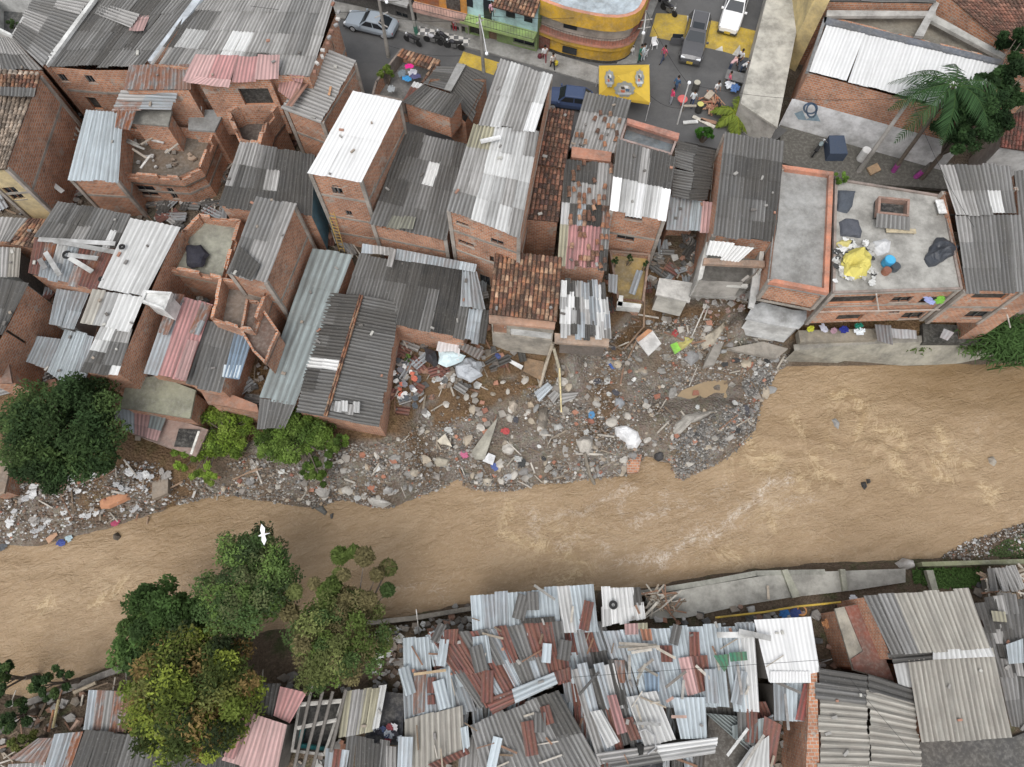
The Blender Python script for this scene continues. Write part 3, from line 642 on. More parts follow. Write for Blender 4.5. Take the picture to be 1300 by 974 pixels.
house('courtyard house with a small terracotta tile awning facing the street', 'B735,240 930,297 850,425 750,500 590,470 610,400', [2.6]*6, roof=dict(k='slab', parapet=1.2, col=(.16,.155,.15), pcol=(.25,.2,.17)), extra=[dict(k='tile', p='B742,240 932,297 900,355 715,275', z=[3.2,3.2,2.8,2.8], w=.3, n='tile_awning'), dict(k='tile', p='B905,300 935,300 870,420 835,410', z=3.1, w=.3, n='tile_awning'), dict(p='B800,405 845,415 790,515 745,505', z=3.2, pal='mWm', su=.5, sv=.4, n='awning')], g=-.6)
house('house with long dark patched roof between the white roof and the long light roof', 'B755,640 1062,715 960,1185 582,1105', [4.2,4.2,3.4,3.4], roof=S('dgggh', patches=[(.25,.6,.33,.5,'wgg'),(.4,.7,.05,.2,'gh')], mess=.05), wins=[(2,'F640,180 690,205','hole')], extra=[dict(p='F700,140 800,150 790,205 670,190', z=3.8, pal='go', mess=.3)], bands=[1.4])
house('tall brick house with long light grey and white roof running down from the street', 'i633,77 701,95.5 659,300 567,268', [7.3,7.3,6.8,6.8], roof=dict(k='open'), g=-3,
      extra=[dict(p='C-20,297 238,372 150,650 -128,620', z=[7.4,7.4,7.2,7.2], pal='lwl', vary=.06, patches=[(.72,1,0,1,'wW')], sv=3), dict(p='i601,158 684,166 659,300 567,268', z=[7.15,7.15,6.8,6.8], pal='lhlw', patches=[(0,.3,.0,.25,'gy'),(.7,1,0,1,'wl')])],
      wins=[(2,'F1010,155 1072,190'),(2,'F1020,248 1098,292'),(2,'F1180,240 1245,285'),(2,'F1175,330 1197,372','hole'),(2,'F1125,420 1180,500')], bands=[4.4,1.9])
house('dark terracotta tile roof house next to the long light roof, upper half', 'C205,530 350,552 302,835 143,812', [4.2,4.2,3.8,3.8], roof=dict(k='tile', w=.3, pal=[(.17,.075,.05),(.25,.11,.07),(.10,.05,.04),(.32,.17,.11)]))
house('dark terracotta tile roof house next to the long light roof, lower half', 'C143,822 302,843 G270,165 100,150', [3.6,3.6,3.2,3.2], roof=dict(k='tile', w=.3, pal=[(.17,.075,.05),(.25,.11,.07),(.08,.045,.04),(.30,.15,.1)]))
house('grey roof house strewn with broken clay tiles below the yellow tent', 'C405,450 628,495 548,752 325,725', [4,4,3.4,3.4], roof=S('ghhg', patches=[(0,1,.4,1,'lhl')]), extra=[dict(k='beam', p='C335,725 532,752 527,800 333,778', z=3.6, col=(.42,.2,.13), n='lintel')])
house('patched roof of pink, white and rusty sheets with scattered clay tiles in the middle', 'C300,790 545,812 G505,400 262,385', [3.8,3.8,3.2,3.2], roof=S('zhlrdk', patches=[(.25,.85,.62,1,'p'),(0,.25,.42,.68,'W'),(0,.25,.68,1,'y')], su=.6))
loose_tiles(pw('C370,540 590,560 555,740 340,715', [3.9,3.9,3.5,3.5]), .28, 'loose clay tile on the tile-strewn grey roof below the yellow tent', 'loose tiles on the grey roof below the tent')
loose_tiles(pw('C300,790 545,812 G505,400 330,385', [3.85,3.85,3.3,3.3]), .34, 'loose clay tile on the patched roof of pink, white and rusty sheets', 'loose tiles on the patched pink roof')
house('brick house with half dark half bright white roof and two windows in its front', 'C560,692 850,775 G800,155 520,110', [4.6,4.6,4.0,4.0], g=-2.5, roof=S('dlgl', patches=[(0,1,.58,1,'wW'),(0,.3,.3,.62,'wW')], su=.6, sv=2.2), wins=[(2,'G600,128 680,160'),(2,'G560,222 640,262')], bands=[1.2])
house('roofless room with blue-grey floor and pink beam beside the plaza', 'C605,590 865,672 830,765 572,690', 3.4, roof=dict(k='slab', parapet=.9, col=(.2,.24,.27), pcol=(.4,.3,.27)), extra=[dict(k='beam', p='C610,585 868,660 862,690 608,608', z=3.7, col=(.46,.2,.14), n='beam')])
house('ragged black gabled roof house near the green shrub', 'C855,695 1042,745 1005,985 832,972', [3.6,3.6,3.2,3.2], roof=dict(k='open'), extra=[dict(p='C855,695 950,720 918,985 832,972', z=[3.4,3.9,3.6,3.1], pal='ddgg', mess=.15, rot=1, pitch=.24), dict(p='C950,720 1042,745 1005,985 918,985', z=[3.9,3.4,3.1,3.6], pal='dddg', mess=.15, rot=1, pitch=.24)])
house('lean-to of translucent pale sheets and one pink sheet below the black roof', 'G822,30 1035,65 1022,215 800,200', [2.9,2.9,2.5,2.5], g=-.5, roof=S('lZlt', patches=[(.75,1,0,1,'P')]), walls={2:('none',0)})
house('long dark grey corrugated roof house left of the flat concrete roof', 'i920,167 995,180 984,309 905,300', [5.2,5.2,4.6,4.6], roof=S('ggdg', patches=[(.55,.75,.55,.8,'h'),(.1,.3,.75,.9,'h')]), bands=[2.0])
house('house with flat grey concrete roof and terracotta coloured rim', 'D88,815 345,850 H320,515 25,460', 5.0, g=2.5, roof=dict(k='slab', parapet=.35, col=(.30,.298,.285), pcol=(.50,.21,.13), th=.32, skip=(3,)), bands=[2.2])
house('long brick terrace house by the river wall with rubbish on its flat roof', 'D352,880 890,965 H985,495 340,515', 5.0, g=.2, roof=dict(k='slab', parapet=.12, col=(.37,.36,.33), pcol=(.28,.22,.19)), bands=[2.75],
      wins=[(2,'H335,535 540,565','hole'),(2,'H645,535 712,560'),(2,'H790,535 880,565'),(2,'H700,612 765,642'),(2,'H370,625 450,668','hole'),(2,'H628,603 665,615')])
house('brick house with grey patched corrugated roof at the right edge by the river wall', 'H885,0 1262,-20 1290,515 1000,512', [5.6,5.6,5,5], g=.2, roof=dict(k='open'), bands=[2.6],
      extra=[dict(p='D868,812 1216,818 H1248,125 945,125', z=[5.9,5.9,5.5,5.5], pal='lghw', patches=[(.0,.5,.0,.4,'gl')]), dict(p='H945,132 1268,132 1295,515 1000,512', z=[5.4,5.4,5,5], pal='llh', patches=[(0,1,.5,1,'ghg'),(.7,.9,0,1,'g')])],
      wins=[(2,'H1045,518 1175,552','hole'),(2,'H1020,605 1140,640')])
house('brick house at the right edge behind the grey patched roof', 'D1235,850 1400,830 H1420,515 1300,515', [4.6]*4, g=-3.2, roof=S('hg'))
mb = MB(); bq = pw('H150,560 640,590 1420,590 1420,480 345,480', .2); bq = [(p.x, p.y+.9) for p in bq]; mb.prism(bq, -4.2, .19, (.34,.27,.22), bot=True); tag(mb.build('basement', 'concrete', loc=(bq[0][0], bq[0][1], -4)), 'dark recessed basement storey under the overhanging brick terrace house', 'basement')
# ------------------------------------------------------------ upper right block
house('long low building with bare stained concrete roof beside the plaza', 'i983,-40 1027,-40 987,162 940,131', 2.6, g=-.6, roof=dict(k='slab', col=(.50,.48,.42)), wall='painted', wc=(.5,.48,.44), name='low_building', cat='building')
c_ = pw('D105,313 165,345', 0)
mb_ = [Vector((c_[0].x, c_[0].y, 8)), Vector((c_[1].x, c_[1].y, 8))]
house('narrow yellow painted wall end between the concrete roof and the white hall', [mb_[0]+Vector((.5,11,0)), mb_[1]+Vector((.8,11,0)), mb_[1], mb_[0]], 8, g=-.5, roof=dict(k='slab', col=(.5,.48,.4)), wall='painted', wc=(.60,.47,.22), walls={2:('painted',(.60,.47,.22))}, name='yellow_building', cat='building')
house('long brick hall with bright white roof and mural on its whitewashed lower wall', 'D300,90 1180,305 1090,595 210,355', [5.6]*4, g=-.7, roof=dict(k='open'), extra=[dict(p='D315,108 1180,318 1090,590 222,350', z=5.85, pal='W', su=1.4, sv=7, vary=.02, amp=.018, patches=[(.28,.34,0,1,'t'),(.3,.38,0,1,'q')]), dict(k='beam', p='D298,82 1185,298 1180,322 295,112', z=6.0, col=(.12,.13,.15), n='gutter'), dict(k='beam', p='D298,82 312,86 225,352 208,352', z=6.0, col=(.2,.2,.2), n='gutter')], name='hall', cat='hall')
A_, B_ = pw('D205,358 1090,598', 5.5); A_.z = B_.z = 2.9; hall = [o for o in COL.objects if o.name.startswith('hall')][0]
e_ = (B_-A_).normalized(); n_ = Vector((e_.y, -e_.x, 0)); mb = MB()
mb.face([A_+n_*.02-Vector((0,0,3.4)), B_+n_*.02-Vector((0,0,3.4)), B_+n_*.02, A_+n_*.02], (.72,.72,.72)); mb.build('whitewash', 'painted', hall)
mb = MB()
def wp(q): u, z_ = hit(q, A_, B_); p = A_+e_*u+n_*.035; p.z = z_; return p
for cx, cy, rx, ry in ((230,535,38,30),(235,545,28,40)):
    rg_ = [[wp(px('D%f,%f'%(cx+math.cos(a)*rx*s_+cy*0, cy+math.sin(a)*ry*s_))[0]) for a in [2*PI*k/16 for k in range(17)]] for s_ in (1, .72)]
    for k in range(16): mb.face([rg_[0][k], rg_[0][k+1], rg_[1][k+1], rg_[1][k]], (.07,.13,.22))
mb.face([wp(q) for q in px('D150,560 190,545 210,590 260,560 280,600 170,590')], (.28,.40,.48))
mb.build('mural', 'painted', hall)
house('large building with reddish brown tile roof in the top right corner', 'D862,-60 1500,-60 1500,300 1215,243', [6.6,6.6,5.6,5.6], roof=dict(k='tile', rot=0, w=.26, l=.4, pal=[(.22,.10,.07),(.28,.14,.10),(.17,.08,.06)]), name='building', cat='building')
house('unfinished brick storey with concrete beams behind the white hall', 'D318,15 862,15 1210,245 1190,300 312,85', [5.2,5.2,5.4,5.3,5.2], roof=dict(k='slab', parapet=.5, col=(.22,.2,.16), pcol=(.42,.2,.13), pmat='brick'), extra=[dict(k='beam', p='D312,50 850,55 850,78 312,80', z=5.6, col=(.42,.4,.37), n='concrete_beam'), dict(k='beam', p='D845,0 872,8 790,180 745,175', z=5.62, col=(.45,.44,.42), n='concrete_beam'), dict(k='beam', p='D840,70 1200,270 1190,295 815,95', z=5.64, col=(.38,.37,.34), n='concrete_beam')], name='building', cat='building')
house('building edge with dark weathered roof along the top of the photo, right', 'D240,-80 862,-80 850,15 245,5', 5.9, roof=S('dg', rot=1), name='building', cat='building')
house('building with dark red tile roof behind the dark tree at the right edge', 'D1195,570 1420,520 1420,770 1165,730', [4.4,4.4,3.8,3.8], roof=dict(k='tile', pal=[(.20,.07,.055),(.26,.09,.07),(.15,.06,.05)]), wall='painted', wc=(.5,.5,.49), name='building', cat='building')
# ------------------------------------------------------------ left middle block
house('small pale roof house at the left edge above the clay tile strip', 'E-80,135 132,145 48,262 -80,262', [1.6]*4, roof=S('Bl'))
house('small dark clay tile roof at the left edge by the cream house', 'E145,145 232,150 165,292 28,272', [1.7,1.7,1.4,1.4], roof=dict(k='tile', w=.3))
house('small cream corrugated roof house at the left edge', 'E-80,285 102,292 92,440 -80,430', [1.3,1.3,1.1,1.1], roof=S('BBl'), wall='painted', wc=(.07,.08,.08))
house('house with dark ribbed roof above the rust and white patched roof', 'E285,60 645,125 572,300 168,240', [3.4,3.4,3,3], roof=S('dgdg', patches=[(.4,.55,.3,1,'l'),(.8,.95,.3,1,'w')], su=.5))
house('house with roof of red rusty and pale sheets weighed down by loose sheets, left', 'E168,245 568,300 482,500 142,425', [3,3,2.7,2.7], roof=S('zzrw', su=.8, patches=[(0,.12,.2,1,'m'),(.62,1,.1,.95,'mr')]))
house('long white roof house running down the left block', 'E645,143 890,190 805,380 575,920 400,905 480,640 485,480', [3.6,3.6,3.3,2.8,2.8,3,3.2], g=-3.5, roof=dict(k='open'), extra=[dict(p='E645,143 890,190 715,530 490,478', z=[3.7,3.7,3.4,3.4], pal='w', su=1.2, sv=4, pitch=.36, vary=.04), dict(p='E455,500 715,530 645,700 398,665', z=[3.3,3.3,3.1,3.1], pal='wBw', su=1, sv=4, pitch=.36), dict(p='E500,680 650,700 580,925 395,905', z=[3.05,3.05,2.8,2.8], pal='wlg', patches=[(.1,.7,.5,.9,'gd')], su=.6, sv=.8)])
house('white painted rooftop box with barred skylight by the long white roof', 'E715,500 850,510 815,600 695,555', 3.9, g=2, roof=dict(k='slab', parapet=.15, col=(.65,.65,.63), pcol=(.7,.7,.68)), wall='painted', wc=(.65,.65,.63), name='rooftop_room')
house('small zinc roof shed left of the white roof', 'E280,490 442,515 370,692 243,668', [1.4,1.4,1.1,1.1], roof=S('zZ', su=1), wall='painted', wc=(.2,.2,.2), name='shed', cat='shed')
house('zinc roof house partly under the big dark tree', 'E325,690 482,737 400,1010 235,900', [.8,.8,.4,.4], roof=S('zzt', su=1, sv=2.5))
house('small zinc shed at the left edge beside the big dark tree', 'E170,725 297,742 240,890 108,850', [.2,.2,-.1,-.1], roof=S('ztZ', su=1), name='shed', cat='shed')
house('brick house with dark weathered roof and square window at the left edge', 'E-90,425 142,462 55,660 -90,900', [3.2,3.2,3.0,3.0], g=-3.2, roof=dict(k='open'), extra=[dict(p='E-90,425 142,462 20,720 -90,720', z=[3.3,3.3,3,3], pal='gdg')], wins=[(2,'E30,690 130,770','hole')])
house('brick wall house at the left edge just above the dark tree', 'E-80,740 20,745 60,960 -80,960', [1.2]*4, g=-3, roof=dict(k='slab', col=(.25,.14,.10)))
house('house with long pink painted roof edged by rusty sheets, left', 'E850,512 1048,575 920,945 712,905', [2,2,1.4,1.4], roof=S('p', su=.9, sv=9, pitch=.3, amp=.02, vary=.04, patches=[(0,.2,0,1,'z')]), extra=[dict(p='E848,512 912,522 832,722 780,720', z=2.05, pal='rz', su=.4, sv=1), dict(p='E1000,560 1048,577 985,722 935,710', z=2.05, pal='rrZ', su=.4, sv=1.2), dict(p='E930,740 982,748 922,942 868,922', z=1.85, pal='P', su=2, sv=5)])
house('brick house with grey ribbed roof and blue translucent strip beside the pink roof', 'E1025,650 1180,690 1095,1005 918,965', [1.6,1.6,1.1,1.1], roof=S('g', pitch=.3), extra=[dict(p='E1165,690 1258,700 1185,935 1108,925', z=1.6, pal='bZb', su=.9, sv=1.6), dict(p='E1110,870 1190,872 1175,935 1100,930', z=1.6, pal='t', su=2, smooth=True)], g=-3.5)
house('tall brick house with light ribbed roof and long bare brick side wall', 'i325,250 376,259 337,360 288,347', [5.2,5.2,4.8,4.8], g=-3.4, roof=S('lh', pitch=.3, vary=.06, patches=[(0,.3,.4,.8,'g')], sv=3), extra=[dict(p='E1185,280 1285,370 1240,450 1145,410', z=5.3, pal='d', su=4)], bands=[1.6], wins=[(1,'F85,570 140,600','hole')])
house('mossy open concrete terrace between the white roof and the tall brick house', 'E985,120 1190,150 1100,445 810,385 900,200', 2.6, roof=dict(k='slab', parapet=.9, col=(.30,.30,.24), pcol=(.34,.16,.10), pmat='brick', th=.25), name='roof_terrace', cat='terrace')
house('open brick rooms with bare floor above the blue strip roof', 'E1085,430 1330,470 1250,700 1180,690 1040,640', 3.0, g=-3.5, roof=dict(k='slab', parapet=1.4, col=(.2,.16,.13), pcol=(.36,.16,.10), pmat='brick', th=.22), name='roof_terrace', cat='terrace')
house('narrow brick house with bare rust-brown top beside the grey-green roof', 'F-30,540 25,548 130,700 60,860 0,800 -60,700', 2.6, g=-3.5, roof=dict(k='slab', parapet=.4, col=(.14,.09,.07), pcol=(.34,.15,.1), pmat='brick'))
house('house with dark roof, pale at its left side, under the brick terrace', 'i305,179 399,197 396,272 277,262', [4.2,4.2,3.6,3.6], g=-1.5, roof=S('d', patches=[(0,.35,0,.6,'l'),(.1,.6,.4,1,'lgdd'),(.35,.6,0,.4,'ldg')], su=.5), wins=[], walls={1:('painted',(.10,.25,.33))})
house('house with long grey-green flat sheet roof beside the gabled dark roof', 'F300,290 497,322 J215,125 35,105', [1.1,1.1,-.2,-.2], roof=dict(k='sheet', pal='q', su=.9, sv=3.0, pitch=.5, amp=.012, vary=.08, patches=[(0,1,.44,.52,'P')]), extra=[dict(p='J38,100 217,122 160,250 25,250', z=[-.2,-.2,-.6,-.6], pal='gdg')])
house('house with large dark ribbed roof and black patches in the centre', 'F530,322 1108,408 1052,742 430,620', [1.3,1.3,.4,.4], roof=S('ggdg', patches=[(.58,.92,.1,.48,'k'),(.7,.95,.48,.85,'k'),(.5,.95,.85,1,'h')], pitch=.25), extra=[dict(p='F545,270 700,292 705,330 540,318', z=[1.8,1.8,1.5,1.5], pal='zl', su=.7), dict(p='F715,295 1110,372 1100,412 705,345', z=[1.8,1.8,1.4,1.4], pal='zZz', su=1.2), dict(p='F1040,400 1110,410 1150,590 1030,580', z=1.3, pal='zZ', su=.6), dict(p='F1075,590 1175,600 1150,770 1050,750', z=.9, pal='dzd', su=.5, sv=1), dict(p='F685,290 712,300 690,390 665,385', z=1.9, pal='lz', su=1)])
house('gabled house with dark ribbed roof and clay ridge tiles on the river bank', 'F365,512 728,562 J632,240 215,165', [.5,.5,-.3,-.3], g=-4.6, roof=dict(k='open'), extra=[dict(p='F365,512 538,525 J362,190 215,165', z=[.6,1.5,.7,-.2], pal='dg', rot=1, pitch=.25, patches=[(.58,.68,0,.85,'w')]), dict(p='F538,525 728,562 J632,240 362,190', z=[1.5,.6,-.2,.7], pal='dgg', rot=1, pitch=.25), dict(k='tile', p='F530,522 552,528 J374,192 352,186', z=[1.62,1.62,.82,.82], w=.4, n='ridge_tiles'), dict(p='J390,115 522,125 520,170 385,150', z=.75, pal='wl', su=.4, mess=.3)])
house('house with large orange clay tile roof in the centre above the landslide', 'i629,318 714,327 707,409 620,399', [3.4,3.4,2.8,2.8], g=-3.4, roof=dict(k='tile', w=.29, l=.42), wall='concrete', wc=(.4,.36,.3), extra=[dict(k='beam', p='G-75,622 255,655 250,690 -75,660', z=2.5, col=(.42,.25,.17), n='lintel')], wins=[(2,'G30,690 235,750','door',(.6,.6,.58)),(2,'F1190,650 1260,720','door',(.4,.2,.12))])
house('house with tattered black and white sheet roof on thin posts above the landslide', 'G285,448 502,470 522,742 278,722', [2.8,2.8,2.4,2.4], g=-1.0, roof=S('dwlwzdw', su=.32, sv=1.0, mess=.22), wall='painted', wc=(.16,.13,.11), extra=[dict(k='beam', p='G250,712 520,740 518,778 250,760', z=2.1, col=(.42,.3,.22), n='lintel')])
mb = MB()
for s_ in ('G300,770', 'G462,790', 'G395,780'):
    p = G(*px(s_)[0]); mb.tube([p-Vector((0,0,.5)), (p.x, p.y+.6, 1.6)], .16, (.36,.32,.28), 8)
tag(mb.build('concrete_posts', 'concrete', loc=p), 'three bare concrete posts under the tattered black and white roof', 'posts')
house('small white house with broken front at the edge of the landslide', 'G768,440 938,465 918,560 750,520', 0.6, g=-2.0, roof=dict(k='slab', col=(.58,.56,.52)), wall='painted', wc=(.5,.48,.43))
house('open patio with yellow stained floor and three potted plants above the landslide', 'G520,300 725,320 692,560 560,545', -.6, g=-3.2, roof=dict(k='slab', parapet=.5, col=(.36,.26,.10), pcol=(.30,.2,.15), skip=(2,)), name='patio', cat='patio', extra=[dict(p='G515,420 560,425 555,520 515,510', z=.2, pal='Z', su=2), dict(k='beam', p='G560,555 680,570 675,590 558,580', z=-.1, col=(.6,.6,.57), n='low_wall', h=.7), dict(k='beam', p='G570,525 590,528 585,580 560,576', z=-.1, col=(.6,.6,.57), n='low_wall', h=.7), dict(p='G655,400 685,405 645,525 615,515', z=-.2, pal='z', su=1)])
house('torn open house with white painted concrete frame above the landslide', 'G1000,262 1290,290 1275,400 1190,470 955,455', 3.2, g=.8, wins=[(2,'G985,470 1065,520','hole'),(2,'G1090,480 1160,525','hole'),(3,'G960,420 975,450','hole')], roof=dict(k='slab', parapet=2.2, col=(.26,.25,.23), pcol=(.55,.54,.5), skip=(2,3), th=.3), walls={2:('concrete',(.3,.28,.25)),3:('concrete',(.35,.33,.3))}, extra=[dict(p='G1020,262 1240,285 1170,345 995,325', z=[4.7,4.7,3.8,3.8], pal='wl', mess=.25, su=1.2), dict(k='beam', p='G990,340 1290,355 1290,385 985,370', z=3.6, col=(.36,.24,.17)), dict(k='beam', p='G950,450 1205,470 1205,485 945,462', z=2.6, col=(.55,.54,.5), n='floor_edge'), dict(k='beam', p='G1235,385 1290,395 1235,590 1210,580', z=2.4, col=(.6,.6,.58), n='wall_stub')])
house('white painted house corner hanging over the landslide edge below the flat roof', 'G1232,575 H-10,560 150,600 258,605 175,690 20,665 G1195,640', -1.2, g=-4.0, roof=dict(k='slab', col=(.56,.57,.57)), wall='painted', wc=(.6,.6,.58), extra=[dict(k='tile', p='H-10,480 300,548 260,600 -10,545', z=[1.0,1.0,-.2,-.2], w=.25)])
house('low mossy concrete roof house beside the big dark tree on the bank', 'I630,0 780,-10 968,60 940,200 595,145', -.4, g=-4.6, roof=dict(k='slab', col=(.26,.26,.19)))
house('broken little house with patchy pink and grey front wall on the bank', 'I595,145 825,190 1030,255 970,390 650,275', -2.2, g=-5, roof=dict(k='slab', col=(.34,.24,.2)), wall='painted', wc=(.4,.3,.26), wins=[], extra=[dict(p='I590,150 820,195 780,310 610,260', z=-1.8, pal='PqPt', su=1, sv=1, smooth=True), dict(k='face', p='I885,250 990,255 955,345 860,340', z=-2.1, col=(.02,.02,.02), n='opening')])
house('brick house corner at the end of the grey ribbed roof above the bank', 'I985,50 1130,75 1270,130 1280,170 1060,130 1030,130', -.6, g=-4.4, roof=dict(k='slab', col=(.33,.17,.11)))
house('low grey shed at the left edge of the river bank', 'I-60,380 60,395 20,570 -60,590', -2.2, g=-5, roof=dict(k='slab', col=(.3,.22,.16)), name='shed', cat='shed')
# ------------------------------------------------------------ south bank
SZ = -4.9
def shack(label, poly, z=-1.9, **k): return house(label, poly, z, g=SZ, name=k.pop('name', 'shack'), cat='shack', wall=k.pop('wall', 'painted'), wc=k.pop('wc', (.2,.18,.16)), **k)
shack('zinc roof shack with rust stripe touching the yellowish mango tree, lower left', 'M440,592 650,600 620,805 415,785', -2, roof=S('zlrzr', su=.55, sv=1.8))
shack('wide dark ribbed roof house under the yellowish mango tree, lower left', 'M422,788 1180,870 1150,1060 330,1060', -1.6, roof=S('dgd', pitch=.3))
shack('zinc and rust lean-to in the bottom left corner', 'M270,810 410,798 340,1010 210,1010', -2.1, roof=S('zzr', su=.5), extra=[dict(p='M190,830 272,830 210,965 50,930', z=-2.2, pal='rrm'), dict(p='M40,960 220,950 215,1010 30,1010', z=-2.2, pal='l')])
shack('pink painted metal roof shack in the lower left', 'i308,901.6 364,920 350,985 282,965', [-1.2,-1.2,-1.5,-1.5], roof=dict(k='sheet', pal='P', su=1, sv=9, smooth=True, vary=.04), extra=[dict(p='i306,900 322,905 297,964 283,960', z=-1.15, pal='p', su=3, sv=9, smooth=True)])
shack('small dusty pink roof shed beside the open timber frame', 'N140,575 268,605 185,758 108,722', -1.7, roof=dict(k='sheet', pal='p', su=2, sv=9, smooth=True), extra=[dict(p='N50,560 142,560 108,722 40,700', z=-1.8, pal='dgm', su=.4)])
r_ = shack('unroofed shack with long timber beams over a teal painted room', 'N230,650 455,640 360,920 190,900', -2.3, roof=dict(k='slab', parapet=1.6, col=(.05,.05,.05), pcol=(.4,.38,.35)))
mb = MB()
for a, b_ in (('N300,560','N205,1000'), ('N350,600','N250,990'), ('N400,600','N300,980'), ('N465,590','N390,900')):
    mb.tube([P(*px(a)[0], -1.9), P(*px(b_)[0], -1.9)], .11, (.16,.145,.13), 5)
mb.tube([P(*px('N225,665')[0], -2.1), P(*px('N450,645')[0], -2.1)], .14, (.5,.48,.44), 5); mb.tube([P(*px('N225,780')[0], -2.1), P(*px('N420,740')[0], -2.1)], .12, (.5,.48,.44), 5)
mb.build('roof_beam', 'wood', r_)
mb = MB(); mb.prism([(p.x, p.y) for p in pw('N215,780 250,785 230,870 210,870', -3)], -3.8, -3.1, (.03,.32,.33)); mb.prism([(p.x, p.y) for p in pw('N225,860 370,880 365,900 220,885', -3)], -3.8, -3.1, (.03,.32,.33)); mb.build('teal_wall', 'painted', r_)
shack('narrow strips of white, rusty and yellowed sheet beside the timber frame', 'N462,600 658,572 625,780 430,825', -2.1, roof=S('ldlwy', su=.4, mess=.15, patches=[(.6,.85,0,1,'y')]), extra=[dict(p='N365,880 480,890 460,1010 355,1010', z=-2.1, pal='zlm', su=.5), dict(p='N470,830 750,870 745,1010 455,1010', z=-2.2, pal='dgdl', su=.5, mess=.25)])
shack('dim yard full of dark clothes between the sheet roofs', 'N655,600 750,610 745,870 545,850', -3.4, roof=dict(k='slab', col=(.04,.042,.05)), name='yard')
shack('tall zinc sheet roof at the left end of the patchwork roofs', 'N745,335 870,322 890,545 750,552', -1.6, roof=S('t', su=.8, sv=2.5, vary=.08))
shack('zinc roof with square rusty patches and a broken plank on it', 'N745,550 985,468 1005,680 755,748', -1.5, roof=S('tz', su=.8, sv=3), extra=[dict(p='N797,498 860,492 850,700 797,715', z=-1.4, pal='r', su=.6), dict(p='N868,530 908,530 905,605 866,605', z=-1.35, pal='m', su=.5), dict(p='N868,620 900,615 905,660 868,662', z=-1.35, pal='m', su=.5)])
shack('beige grey ribbed roof at the bottom edge, left of the dark ribbed roof', 'N755,745 1038,668 1048,900 755,1040', -1.3, roof=S('B', pitch=.34, sv=4, su=2, vary=.05), extra=[dict(p='N870,960 1060,880 1075,905 900,985', z=-1.15, pal='m', su=3), dict(p='N1030,780 1065,770 1075,870 1045,900', z=-1.2, pal='t', su=3)])
shack('long zinc roof overhanging the river wall at the top of the patchwork roofs', 'N1078,125 O440,72 470,292 N1085,325', [-1.5,-1.5,-1.2,-1.2], roof=S('tztw', su=.8, sv=2.4, mess=.06, vary=.1, patches=[(.03,.10,0,1,'t')]), extra=[dict(p='N875,305 950,298 950,360 880,358', z=-1.1, pal='t', su=2), dict(p='O80,240 245,228 250,255 85,265', z=-1.05, pal='k', su=3)])
shack('patchwork roof of maroon, rust and weathered grey strips', 'N880,325 O280,250 330,545 N1130,690', [-1.1,-1.1,-1,-1], roof=S('mmgmzgh', su=.5, sv=2.4, mess=.12), extra=[dict(p='N1090,330 1165,320 1185,460 1100,470', z=-.9, pal='t', su=2), dict(p='N950,295 1018,290 1012,360 952,360', z=-.95, pal='m', su=2), dict(p='O45,585 242,506 262,560 62,652', z=-.8, pal='t', rot=1, su=1.5, sv=5), dict(p='N1150,640 O45,590 60,650 N1190,710', z=-.9, pal='m', rot=1, su=1.5, sv=5), dict(p='O245,505 325,478 332,540 262,556', z=-.9, pal='m', su=2)])
shack('big dark grey ribbed roof at the bottom centre', 'N1078,765 O262,588 500,1010 N1150,1040', [-1,-1,-1.3,-1.3], roof=S('gdgh', pitch=.3, sv=1.8), extra=[])
shack('whitish patched roof end at the top beside the heap of broken timber', 'O478,85 672,80 697,232 490,275', -1.4, roof=S('wwlwdw', su=.5, sv=1.1, mess=.12))
r_ = shack('huge messy roof of pale zinc sheets, bottom centre right', 'O488,300 1235,268 1268,702 610,650', [-1,-1,-.8,-.8], roof=S('tzttzwt', su=1.0, sv=3.2, mess=.07, vary=.08), extra=[dict(p='O595,265 660,262 660,318 598,320', z=-.75, pal='P', su=2), dict(p='O662,262 705,260 705,292 662,292', z=-.75, pal='y', su=2), dict(p='O672,290 722,290 730,350 685,350', z=-.75, pal='f', su=2), dict(p='O915,305 960,305 965,420 918,425', z=-.7, pal='m', su=2), dict(p='O770,372 830,372 832,455 778,455', z=-.7, pal='m', su=2), dict(p='O925,425 1000,420 1022,585 965,605', z=-.66, pal='m', su=2), dict(p='O860,435 925,425 968,600 905,620', z=-.7, pal='P', su=2, mess=.05), dict(p='O545,445 592,445 597,560 570,560', z=-.7, pal='r', su=2), dict(p='O690,510 765,505 765,600 700,600', z=-.7, pal='b', su=2), dict(p='O1140,262 1240,262 1240,300 1150,300', z=-.7, pal='z', su=2)])
shack('jumbled strips of zinc, maroon and black sheets slanting down to the bottom', 'O330,500 600,440 690,850 455,930', [-.9,-.9,-.7,-.7], roof=S('zmldmwgz', su=.45, sv=2.3, mess=.3), extra=[dict(p='O508,620 550,615 605,800 560,812', z=-.45, pal='p', su=2, sv=5), dict(p='O585,735 630,725 672,832 625,840', z=-.45, pal='m', su=2, sv=5), dict(p='O425,700 480,690 570,850 510,880', z=-.45, pal='w', su=2, sv=5)])
shack('white ribbed sheets on the messy roof beside the bent pipe', 'O605,625 750,602 842,830 692,865', -.4, roof=S('w', su=1, sv=4, pitch=.3))
shack('pale zinc corner sheets right of the white ribbed sheets', 'O828,630 992,628 1002,832 872,832', -.45, roof=S('t', su=.9, sv=4))
shack('horizontal row of long white sheets above the black plastic at the bottom', 'O465,905 1045,828 1040,905 540,985', -.3, roof=S('wwwl', rot=1, su=.6, sv=3.4, mess=.08, patches=[(0,1,.72,1,'lg')]))
